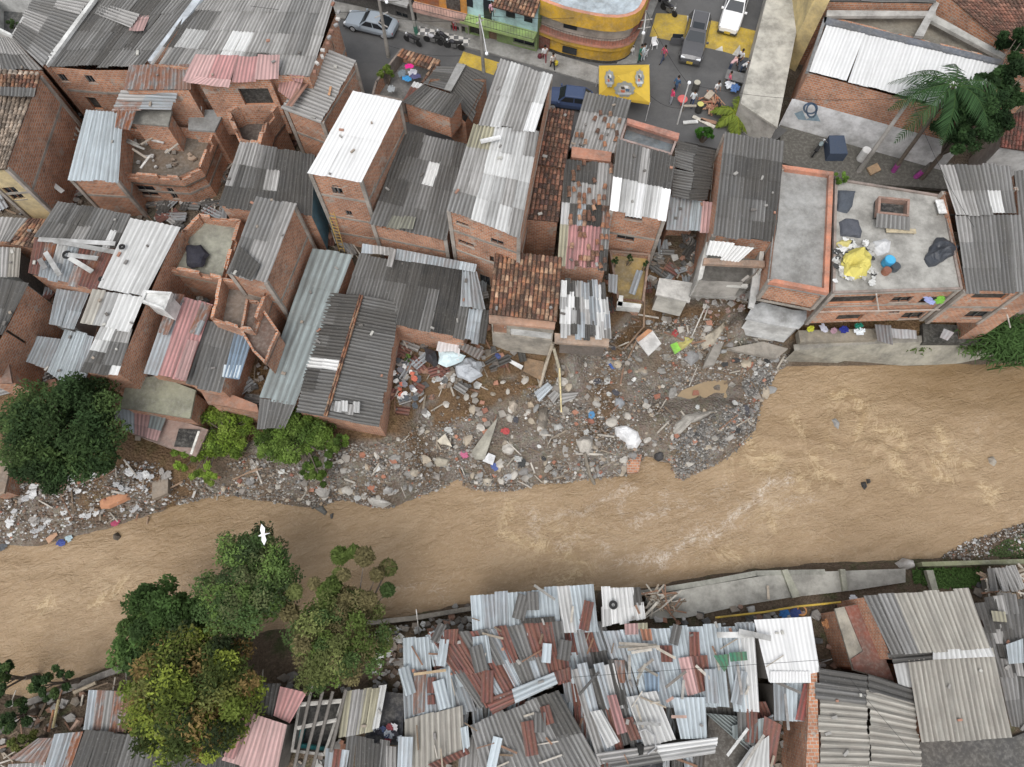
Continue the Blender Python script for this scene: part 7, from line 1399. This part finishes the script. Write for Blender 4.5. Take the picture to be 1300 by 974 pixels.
for s, L_, rz, z_, c_, nm, lb in (
  ('A850,735', 1.2, .8, 2.4, (.4,.36,.3), 'plank', 'long pale pole on the wrecked terrace'), ('A690,760', 1.5, -.6, 2.3, (.35,.30,.25), 'plank', 'grey plank in the heap on the wrecked terrace'), ('A720,800', 1.3, 1.2, 2.4, (.62,.6,.56), 'plank', 'white plank upright in the heap on the wrecked terrace'), ('A650,700', 1.6, -.5, 2.4, (.25,.24,.22), 'plank', 'dark plank at the left wall of the wrecked terrace'), ('A670,720', 1.7, -.45, 2.5, (.3,.29,.27), 'plank', 'second dark plank at the left wall of the wrecked terrace'), ('A740,690', 1.5, .75, 2.6, (.38,.33,.27), 'plank', 'slanting plank near the brick room on the terrace'),
  ('A780,700', 1.0, -.25, 2.4, (.5,.5,.48), 'plank', 'pale metal frame on the wrecked terrace'),
  ('A1050,300', 2.0, .07, 6.35, (.55,.53,.5), 'plank', 'pale board lying on the pink roof'), ('A1185,378', 3.0, .3, 6.3, (.15,.14,.13), 'plank', 'long dark rod lying across the pink roof'),
  ('A310,640', 3.2, -.75, .8, (.28,.27,.25), 'plank', 'first grey plank leaning by the left brick wall'), ('A330,620', 3.0, -.8, .9, (.22,.21,.19), 'plank', 'second grey plank leaning by the left brick wall'), ('A350,600', 2.8, -.85, 1.0, (.33,.31,.28), 'plank', 'third grey plank leaning by the left brick wall'),
  ('B385,450', .8, 1.5, 5.5, (.5,.27,.14), 'plank', 'small orange board on the pale ribbed roof'),
  ('B1180,690', 1.4, .25, 7.4, (.75,.75,.74), 'sheet_strip', 'white strip lying on the long light roof'),
  ('N880,505', 2.0, .12, -1.3, (.45,.33,.2), 'plank', 'splintered plank on the zinc roof with rusty patches'),
  ('O200,110', 1.6, -.6, -1.1, (.25,.24,.22), 'plank', 'grey plank at the top of the long zinc roof'),
  ('O660,375', 2.4, .05, -.6, (.2,.18,.15), 'plank', 'dark beam on the messy zinc roof, upper left'), ('O690,385', 2.0, .1, -.55, (.35,.31,.26), 'plank', 'weathered board next to the dark beam on the messy zinc roof'), ('O640,365', 1.8, -.05, -.5, (.28,.25,.21), 'plank', 'short beam on top of the boards of the messy zinc roof'), ('O680,400', 1.3, .15, -.5, (.5,.46,.4), 'plank', 'pale batten below the beams on the messy zinc roof'),
  ('O620,480', 1.4, 1.5, -.55, (.33,.31,.28), 'plank', 'frame board at the left of the tangle on the messy roof'), ('O700,470', 1.2, .6, -.5, (.25,.22,.19), 'plank', 'crooked stick in the tangle on the messy roof'), ('O720,500', 1.1, -.5, -.5, (.22,.2,.17), 'plank', 'second crooked stick in the tangle on the messy roof'), ('O680,500', 1.0, 1.0, -.45, (.3,.28,.24), 'plank', 'third crooked stick in the tangle on the messy roof'), ('O850,540', 1.6, .6, -.5, (.18,.16,.14), 'plank', 'dark curved branch beside the green sheets'), ('O990,510', 1.3, -.75, -.5, (.5,.46,.4), 'plank', 'pale stick on the maroon sheet'), ('O800,410', 1.3, -.5, -.5, (.45,.4,.33), 'plank', 'pale stick over the small maroon sheet'), ('O1165,540', 1.7, 1.6, -.5, (.3,.28,.26), 'plank', 'upright dark batten on the right of the messy roof'), ('O885,590', 1.1, 1.4, -.5, (.35,.33,.3), 'plank', 'thin batten between white and zinc sheets'),
  ('O865,725', .9, 0, -.2, (.4,.27,.22), 'plank', 'small reddish board on the pale corner sheets'), ('O820,640', .5, .5, -.2, (.35,.22,.18), 'plank', 'tiny reddish block above the pale corner sheets'),
  ('O715,760', 1.4, -.05, -.1, (.3,.3,.29), 'plank', 'grey bar across the white ribbed sheets'), ('O420,560', 1.8, .8, -.4, (.06,.06,.06), 'plank', 'black bent bar over the jumbled strips'),
  ('O1140,320', 2.2, 0, -.45, (.55,.55,.53), 'sheet_strip', 'long pale trough lying on the right of the messy roof'), ('O1240,320', 2.0, -.2, -.4, (.4,.4,.39), 'sheet_strip', 'grey trough beside the long pale trough'),
  ('O1155,850', 2.0, .8, -.5, (.6,.6,.58), 'plank', 'white pole over the tarp roof at the bottom'), ('O1230,900', 2.4, .85, -.5, (.35,.33,.3), 'plank', 'brown beam over the tarp roof at the bottom'),
  ('Q120,580', 1.6, -.4, -.9, (.15,.14,.13), 'plank', 'dark beam on the small zinc roof with red panel'), ('Q112,700', 2.0, 1.55, -.9, (.25,.24,.23), 'plank', 'dark upright beam on the small zinc roof with red panel'),
  ('O720,200', 1.6, .75, -3.6, (.62,.58,.5), 'plank', 'pale batten leaning at the heap of broken timber'),
  ('Q20,110', .9, 1.5, -4.2, (.45,.38,.3), 'plank', 'small wooden crate board on the bank path'),
  ('E380,260', 5.6, -.08, 3.3, (.5,.5,.49), 'sheet_strip', 'upper loose corrugated strip between the two left roofs'), ('E420,285', 4.6, -.2, 3.4, (.34,.34,.33), 'sheet_strip', 'lower dark loose strip between the two left roofs'), ('E260,370', 2.4, -.9, 3.3, (.42,.42,.41), 'sheet_strip', 'loose grey strip slanting on the red and pale roof'), ('E400,375', 2.2, -.55, 3.3, (.5,.5,.48), 'sheet_strip', 'lower loose strip right of the tyre on the red and pale roof'), ('E410,335', 2.2, -.15, 3.3, (.4,.4,.39), 'sheet_strip', 'upper loose strip right of the tyre on the red and pale roof'), ('E210,370', 1.0, -.9, 3.2, (.25,.25,.25), 'sheet_strip', 'short dark strip at the left of the red and pale roof'),
  ('E215,-60', 4.4, -.65, 1.2, (.5,.5,.48), 'sheet_strip', 'long pale gutter lying beside the yellow fronted house'),
  ('J850,95', 1.0, .9, -3.4, (.7,.7,.7), 'plank', 'white stick beside the narrow yard below the dark roof'), ('J365,400', 1.4, 1.5, -3.2, (.65,.63,.6), 'plank', 'white upright pipe in the green bushes'), ('I965,320', 1.7, 1.4, -1.7, (.7,.68,.62), 'plank', 'cream pole leaning on the broken little house'), ('I965,560', 1.0, 1.4, -5.2, (.62,.6,.56), 'plank', 'pale stake at the waterline below the yellow-green bush')):
    mb = MB(); mb.box((0, 0, 0), L_, .16 if nm == 'plank' else .34, .06, c_); o = mb.build('plank' if nm == 'plank' else 'roof_strip', 'wood' if nm == 'plank' else 'concrete', loc=(0, 0, 0)); o.location = P(*px(s)[0], z_+.1); o.rotation_euler = (rnd.uniform(-.03, .03), rnd.uniform(-.04, .04), rz); tag(o, lb, 'plank' if nm == 'plank' else 'roof strip')
def osheet(label, s, z, col, smooth=True, name='roof_sheet', mat='sheet'):
    mb = MB(); q = pw(s, z); PAL['_'] = col; RUST['_'] = .25; sheetroof(mb, q, '_', su=5, sv=9, smooth=smooth, vary=0); tag(mb.build(name, mat, loc=q[0]), label, 'roof sheet')
osheet('upper green sheet fragment on the messy zinc roof', 'O1112,408 1195,402 1200,445 1118,452', -.45, (.02,.24,.13)); osheet('lower green sheet fragment on the messy zinc roof', 'O1035,422 1108,415 1110,465 1085,500 ', -.45, (.02,.24,.13))
osheet('crumpled pink sheet leaning at the right end of the pink roof', 'U755,230 930,300 860,450 740,360', [5.9,6.1,5.6,5.6], (.50,.28,.26)); osheet('second smaller crumpled pink sheet', 'U830,225 945,235 930,300 850,270', 6.3, (.5,.27,.26)); osheet('grey pink sheet sliding over the pale ribbed roof edge', 'U930,300 985,300 850,490 800,480', 5.9, (.42,.22,.16))
osheet('white panel with dark spots in the destroyed yard', 'F925,738 1030,760 1020,850 910,800', -1.2, (.7,.7,.7)); osheet('grey corrugated sheet beside the white spotted panel', 'F1030,755 1150,800 1120,850 1020,790', -1.1, (.3,.3,.29), False)
lump('tarp', 'pale cyan white cloth on the debris of the destroyed yard', 'cloth', 'F925,800 1000,800 1060,820 1040,850 960,880 920,860', .3, (.55,.66,.68), 'cloth', z=-1.3, rough=.7)
lump('tarp', 'black plastic in the destroyed yard beside the white panel', 'tarp', 'F850,780 910,800 925,860 900,880 860,840', .3, (.03,.03,.035), 'plastic', z=-1.6, rough=.8)
lump('tarp', 'grey blue folded metal in the corner of the destroyed yard', 'sheet', 'F1060,830 1130,850 1140,920 1080,950 1010,930 1000,880', .4, (.36,.38,.40), 'plastic', z=-1.6, rough=.9)
lump('tarp', 'black shiny plastic at the bottom edge among the white sheets', 'tarp', 'O560,960 680,930 790,925 800,1010 560,1010', .3, (.02,.02,.025), 'plastic', z=-.8, rough=.9)
lump('tarp', 'black glove-like rag on the long white sheets', 'rag', 'O655,860 680,850 695,880 690,915 665,920', .15, (.02,.02,.02), 'cloth', z=-.2, rough=.6)
lump('tarp', 'large black tarp under a lattice panel between two left roofs', 'tarp', 'E915,270 990,270 1030,320 1000,385 920,380', .3, (.03,.03,.04), 'cloth', z=2.2, rough=.5)
ypoly = px('F700,830 790,880 860,930 800,1100 700,1060'); yp2 = px('i510,455 545,462 560,500 520,540 505,520')
scatter(22, ypoly, lambda p: rag(p, [(.6,.6,.58),(.2,.2,.22),(.5,.15,.1),(.08,.09,.1)], (.15,.3), 'litter_piece'), 'household rubbish in the narrow yard beside the gabled roof', 'litter piece', 'rubbish in the narrow yard', zb=-2.2)
dyard = px('F880,860 1150,850 1150,960 J1180,40 900,60')
scatter(60, dyard, lambda p: chunk(p, [(.45,.45,.44),(.2,.2,.2),(.6,.6,.58),(.3,.25,.2)], (.15,.45)), 'broken household debris in the destroyed yard in the centre', 'debris piece', 'debris of the destroyed yard')
scatter(40, px('Y620,480 900,460 930,600 640,600'), lambda p: chunk(p, [(.5,.46,.43),(.42,.28,.24),(.6,.58,.55)], (.1,.35)), 'plaster fragment below the torn open house', 'plaster fragment', 'plaster fragments below the torn open house')
scatter(22, px('A600,690 700,660 900,720 980,800 880,840 620,830'), lambda p: chunk(p, [(.45,.44,.42),(.15,.13,.11),(.3,.22,.16)], (.12,.35)), 'broken chunk on the floor of the wrecked roof terrace', 'debris piece', 'debris on the wrecked roof terrace', zb=1.45)
scatter(34, px('O690,110 850,110 870,200 740,230'), lambda p: plank(p, (.8, 1.9)), 'broken timber in the heap at the end of the long zinc roof', 'timber', 'heap of broken timber on the south bank', zb=-4.1)
scatter(40, px('Q1060,0 1290,0 1290,120 1080,110'), lambda p: plank(p, (.6, 1.6)), 'weathered plank in the heap in the right corner of the south bank', 'plank', 'plank heap in the right corner', zb=-4.0)
scatter(60, px('N570,300 740,330 740,600 600,560'), lambda p: chunk(p, [(.35,.33,.31),(.16,.10,.07),(.6,.6,.58)], (.12,.4)), 'piece of rubbish on the bank right of the sparse olive tree', 'rubbish piece', 'rubbish right of the olive tree')
scatter(34, px('M0,660 200,640 420,600 420,780 250,830 0,940'), lambda p: chunk(p, [(.16,.13,.10),(.4,.38,.35),(.26,.14,.09),(.08,.07,.06)], (.15,.45)), 'piece of rubbish on the dirt in the lower left corner', 'rubbish piece', 'rubbish in the lower left corner')
scatter(50, px('N650,290 1080,230 1080,320 900,320'), lambda p: chunk(p, [(.3,.29,.27),(.16,.14,.12),(.5,.5,.48)], (.12,.35)), 'stone on the bank above the tall zinc roof', 'stone', 'stones above the tall zinc roof')
for i, (s, lb) in enumerate((('M0,780 120,760', 'rusty plank by the small tree in the lower left'),)): poly_beam('timber', lb, 'timber', 'M240,800 265,690', -3.9, .09, (.35,.17,.09)); poly_beam('timber', 'yellowed beam beside the rusty plank, lower left', 'timber', 'M262,780 290,640', -3.9, .09, (.5,.42,.22)); poly_beam('log', 'long board beside the river wall, lower left', 'log', 'M365,605 475,555', -4.3, .12, (.36,.3,.22)); poly_beam('log', 'brown log end above the zinc lean-to, lower left', 'log', 'M355,790 390,740', -2.6, .14, (.3,.2,.15))
poly_beam('pipe', 'long yellow pipe running along the bank path', 'pipe', 'O1045,235 Q0,208 160,180 380,158', -3.6, .07, (.62,.42,.05), 'painted')
poly_beam('pipe', 'bent grey pipe on the long white sheets', 'pipe', 'O665,800 700,785 745,820 750,880 710,910', -.15, .05, (.3,.3,.3), 'metal')
poly_beam('pipe', 'long white pipe leaning from the brick terrace house to the river', 'pipe', 'H1170,595 1030,700', [1.5,-1.8], .06, (.6,.57,.5), 'painted')
poly_beam('pipe', 'horizontal pipe along the brick front above the river wall', 'pipe', 'H250,608 700,600 1200,590', [2.0,2.05,2.1], .06, (.45,.38,.33), 'painted')
poly_beam('pipe', 'vertical white downpipe on the brick terrace front, left', 'pipe', 'H555,520 567,600', [5.0,2.6], .05, (.65,.6,.55), 'painted'); poly_beam('pipe', 'short vertical pipe sticking out right of the long leaning pipe', 'pipe', 'H1195,590 1218,685', [1.8,-.8], .05, (.6,.55,.5), 'painted')
# river front lean-tos under the brick terrace
osheet('pale sheet of the lean-to under the brick terrace front', 'H625,690 750,700 752,745 632,740', -2.2, (.55,.56,.57)); osheet('grey translucent sheet of the lean-to under the brick terrace front', 'H548,670 625,675 635,770 560,750', -2.1, (.30,.31,.32)); osheet('tilted white board in the dark gap under the brick terrace', 'H890,690 938,710 905,750 868,735', -2.0, (.55,.55,.56))
mb = MB(); q_ = pw('H180,690 540,690 780,665 1095,680 1095,760 780,760 540,760 180,765', -3.2)
a = pw('H170,700 560,690 560,745 180,760', -2.9); mb.prism([(p.x, p.y) for p in a], -3.6, -2.9, (.30,.26,.20)); tag(mb.build('balcony_slab', 'concrete', loc=a[0]), 'long mossy ledge with laundry above the river wall', 'ledge')
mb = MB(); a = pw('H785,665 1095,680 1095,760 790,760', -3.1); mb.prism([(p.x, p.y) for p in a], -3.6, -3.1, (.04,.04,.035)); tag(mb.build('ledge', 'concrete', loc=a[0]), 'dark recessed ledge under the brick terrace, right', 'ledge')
for s, c, lb in (('H390,700', (.02,.03,.22), 'dark blue garment on the ledge above the river wall'), ('H465,683', (.02,.22,.15), 'green garment on the ledge above the river wall'), ('H290,692', (.6,.6,.68), 'white garment on the ledge above the river wall'), ('H468,708', (.65,.68,.7), 'pale garment at the middle of the ledge'), ('H228,697', (.5,.5,.05), 'yellow garment at the left end of the ledge'), ('H340,705', (.4,.25,.3), 'pinkish garment between the white and the blue ones'), ('H865,555', (.15,.35,.05), 'green garment hanging from the terrace window'), ('H810,555', (.3,.35,.6), 'light blue garment hanging from the terrace window')):
    o = rag(P(*px(s)[0], -2.6 if float(s.split(',')[1]) > 600 else 3.6), [c], (.3,.42), 'garment'); tag(o, lb, 'garment')
for s, c, lb in (('W650,560', (.6,.02,.2), 'bright magenta cloth on the tile awning of the laundry courtyard'), ('W630,660', (.05,.25,.5), 'blue garment in the laundry courtyard'), ('W590,620', (.15,.18,.2), 'dark garment left in the laundry courtyard'), ('W675,610', (.6,.6,.65), 'white garment in the laundry courtyard'), ('W700,640', (.1,.1,.2), 'navy garment right in the laundry courtyard'), ('W500,745', (.3,.32,.33), 'grey basin cloth at the floor of the laundry courtyard')):
    o = rag(P(*px(s)[0], 3.0 if 'tile' in lb else 2.1), [c], (.35,.45), 'garment'); tag(o, lb, 'garment')
for i in range(14):
    q = px('N%f,%f' % (rnd.uniform(560, 740), rnd.uniform(770, 850)))[0]; o = rag(P(*q, -3.2), [rnd.choice([(.05,.07,.14),(.35,.38,.42),(.2,.05,.06),(.5,.5,.52),(.03,.03,.04)])], (.2,.35), 'garment'); tag(o, 'garment among the dark clothes in the dim yard between the sheet roofs', 'garment', 'clothes in the dim yard')
for s, c, lb in (('Q95,215', (.03,.12,.3), 'blue bundle under the yellow pipe'), ('Q150,212', (.03,.05,.15), 'navy bundle under the yellow pipe'), ('Q440,152', (.6,.62,.64), 'white bundle at the corner of the cream terrace'), ('Q312,262', (.35,.17,.08), 'brown bundle in the yard left of the cream terrace')):
    o = rag(P(*px(s)[0], -3.8), [c], (.35,.42), 'bundle'); tag(o, lb, 'bundle')
mb = MB(); p = P(*px('Q187,200')[0], -3.7); mb.tube([p+Vector((math.cos(t)*.3, math.sin(t)*.3, 0)) for t in [2*PI*i/14 for i in range(15)]], .05, (.5,.22,.06), 5, cap=False); tag(mb.build('hose_ring', 'plastic', loc=p), 'coiled orange hose under the yellow pipe', 'hose')
def tyre(label, s, z, r_=.28):
    p = P(*px(s)[0], z); mb = MB(); mb.tube([p+Vector((math.cos(t)*r_*.7, math.sin(t)*r_*.7, 0)) for t in [2*PI*i/14 for i in range(15)]], .09, (.03,.03,.03), 6, cap=False); tag(mb.build('tyre', 'rubber', loc=p), label, 'tyre')
tyre('rusty tyre in the middle of the red and pale roof', 'E330,325', 3.3, .34); tyre('tyre on the whitish roof end above the timber heap', 'O540,172', -1.1); tyre('tyre at the right top of the long white roof', 'E603,286', 3.9, .2); tyre('tyre at the left edge of the long white roof', 'E502,446', 3.4, .2)
# satellite dish
p = P(*px('A992,560')[0], 3.05); root = thing('satellite_dish', 'white satellite dish on the small grey roof slab', 'satellite dish', p); mb = MB(); mb.tube([p, p+Vector((0, 0, .4))], .03, (.4,.4,.4)); mb.build('mast', 'metal', root); mb = MB(); mb.lathe(p+Vector((0, 0, .5)), [(.05, -.06), (.2, -.03), (.34, .06), (.35, .07)], 16, (.7,.7,.7), mt=Matrix.Rotation(.8, 3, 'X')); mb.build('dish', 'painted', root)
mb = MB(); c = ctr('D330,770'); mb.prism([(c.x-.7, c.y-.8), (c.x+.7, c.y-.8), (c.x+.6, c.y+.8), (c.x-.6, c.y+.8)], 0, [.9,.9,1.1,1.1], (.06,.08,.12), bot=True); tag(mb.build('cart', 'cloth', loc=c), 'cart covered by a dark blue tarp in the lane below the mural', 'cart')
slab('pallet', 'broken wooden pallet in the lane left of the palm', 'pallet', 'D510,830 560,805 580,840 530,865', .2, .15, (.4,.27,.16), 'wood')
# ------------------------------------------------------------ small loose things wherever the open ground and roofs carry them
bpy.context.view_layer.update(); DGR = bpy.context.evaluated_depsgraph_get()
def cast(a, b_):
    ok, loc, nrm, idx, ob, mt = sc.ray_cast(DGR, Vector((0, 0, CAMH)), ray(a, b_).normalized()); return (loc, nrm, ob) if ok else None
def strew(n, poly, names, fn, label, cat, group, tries=40, up=.5):
    done = 0
    for i in range(n*tries):
        if done >= n: break
        a, b_ = rand_in(poly); h = cast(a, b_)
        if not h or h[2].name.split('.')[0] not in names or h[1].z < up: continue
        o = fn(h[0]); tag(o, label, cat, group); rename(o, cat); done += 1
NB = px('i0,90 430,0 700,90 900,180 990,200 980,330 800,380 620,480 520,520 330,560 100,560 0,500')
LB = px('i0,90 400,60 460,120 420,330 330,560 100,560 0,500')
def scrap_sheet(p, pal='zZgdlm', rz=None):
    mb = MB(); L_, w_ = rnd.uniform(.8, 2.0), rnd.uniform(.45, .85); q = [Vector((-L_/2, -w_/2, 0)), Vector((L_/2, -w_/2, 0)), Vector((L_/2, w_/2, 0)), Vector((-L_/2, w_/2, 0))]
    sheetroof(mb, q, pal, rot=1, su=5, sv=9); o = mb.build('scrap_sheet', 'sheet', loc=(0, 0, 0)); o.location = p+Vector((0, 0, .22)); o.rotation_euler = (rnd.uniform(-.15, .15), rnd.uniform(-.12, .12), rz if rz is not None else rnd.uniform(0, 3.14)); return o
def frag(p):
    mb = MB(); mb.box((0, 0, .06), rnd.uniform(.12, .4), rnd.uniform(.1, .2), .1, rnd.choice([(.36,.18,.12),(.3,.29,.27),(.45,.44,.4),(.12,.11,.1),(.3,.25,.2),(.2,.19,.18)])); o = mb.build('fragment', 'stone', loc=(0, 0, 0)); o.location = p+Vector((0, 0, .03)); o.rotation_euler = (0, 0, rnd.uniform(0, 3.14)); return o
junk = [(.30,.28,.26),(.16,.13,.11),(.45,.44,.42),(.34,.17,.11),(.08,.08,.08),(.24,.2,.16)]
strew(70, NB, ('ground',), scrap_sheet, 'scrap roofing sheet lying in the narrow gaps between the north bank houses', 'scrap sheet', 'scrap sheets in the gaps between the houses')
strew(150, NB, ('ground',), lambda p: chunk(p, junk, (.15, .5)), 'rubbish piece on the ground between the north bank houses', 'rubbish piece', 'rubbish in the gaps between the houses')
strew(60, NB, ('ground',), lambda p: plank(p, (.8, 2.2)), 'old plank on the ground between the north bank houses', 'plank', 'planks in the gaps between the houses')
strew(120, LB, ('roof_slab',), lambda p: chunk(p, junk, (.12, .4)), 'debris piece on an unroofed terrace of the upper left block', 'debris piece', 'debris on the open terraces')
strew(64, LB, ('roof_slab',), lambda p: plank(p, (.6, 1.7)), 'plank on an unroofed terrace of the upper left block', 'plank', 'planks on the open terraces')
strew(26, LB, ('roof_slab',), lambda p: scrap_sheet(p, 'gdlZm'), 'scrap sheet on an unroofed terrace of the upper left block', 'scrap sheet', 'scrap sheets on the open terraces')
strew(90, NB, ('roof',), frag, 'small loose fragment weighing down a corrugated roof on the north bank', 'fragment', 'fragments on the north bank roofs')
strew(36, px('Y560,120 1000,250 1000,520 560,480'), ('roof_slab', 'ground', 'beam', 'wall_stub', 'floor_edge'), lambda p: chunk(p, [(.45,.43,.4),(.3,.27,.24),(.36,.2,.14),(.5,.49,.46)], (.15, .5)), 'broken piece of wall on the torn open house above the landslide', 'wall fragment', 'wall fragments of the torn open house')
strew(14, px('Y560,120 1000,250 1000,520 560,480'), ('roof_slab', 'ground', 'beam'), lambda p: plank(p, (.7, 2)), 'broken timber on the torn open house above the landslide', 'timber', 'timbers of the torn open house')
SB = px('i340,870 520,780 620,740 830,750 1040,780 1300,730 1300,974 340,974')
strew(40, px('i510,750 840,760 1040,860 1040,974 510,974'), ('roof',), lambda p: plank(p, (.5, 1.7)), 'batten weighing down the patchwork roofs on the south bank', 'batten', 'battens on the south bank roofs')
strew(22, px('i510,750 840,760 1040,860 1040,974 510,974'), ('roof',), lambda p: scrap_sheet(p, 'ztgtm', 1.57+rnd.gauss(0, .18)), 'loose narrow sheet on the patchwork roofs on the south bank', 'scrap sheet', 'loose sheets on the south bank roofs')
strew(36, SB, ('roof',), frag, 'small loose fragment on a roof of the south bank', 'fragment', 'fragments on the south bank roofs')
strew(90, SB, ('ground',), lambda p: chunk(p, junk, (.15, .5)), 'rubbish piece on the ground between the south bank roofs', 'rubbish piece', 'rubbish between the south bank roofs')
strew(22, px('i0,830 160,830 160,974 0,974'), ('ground',), lambda p: plank(p, (.5, 1.8)), 'old plank on the dirt in the lower left corner', 'plank', 'planks in the lower left corner')
strew(60, px('i1050,215 1240,225 1225,362 1058,370'), ('roof_slab',), lambda p: chunk(p, [(.5,.5,.48),(.2,.2,.2),(.35,.2,.13)], (.08, .3)), 'small debris piece on the rubbish covered terrace', 'debris piece', 'debris on the rubbish covered terrace')
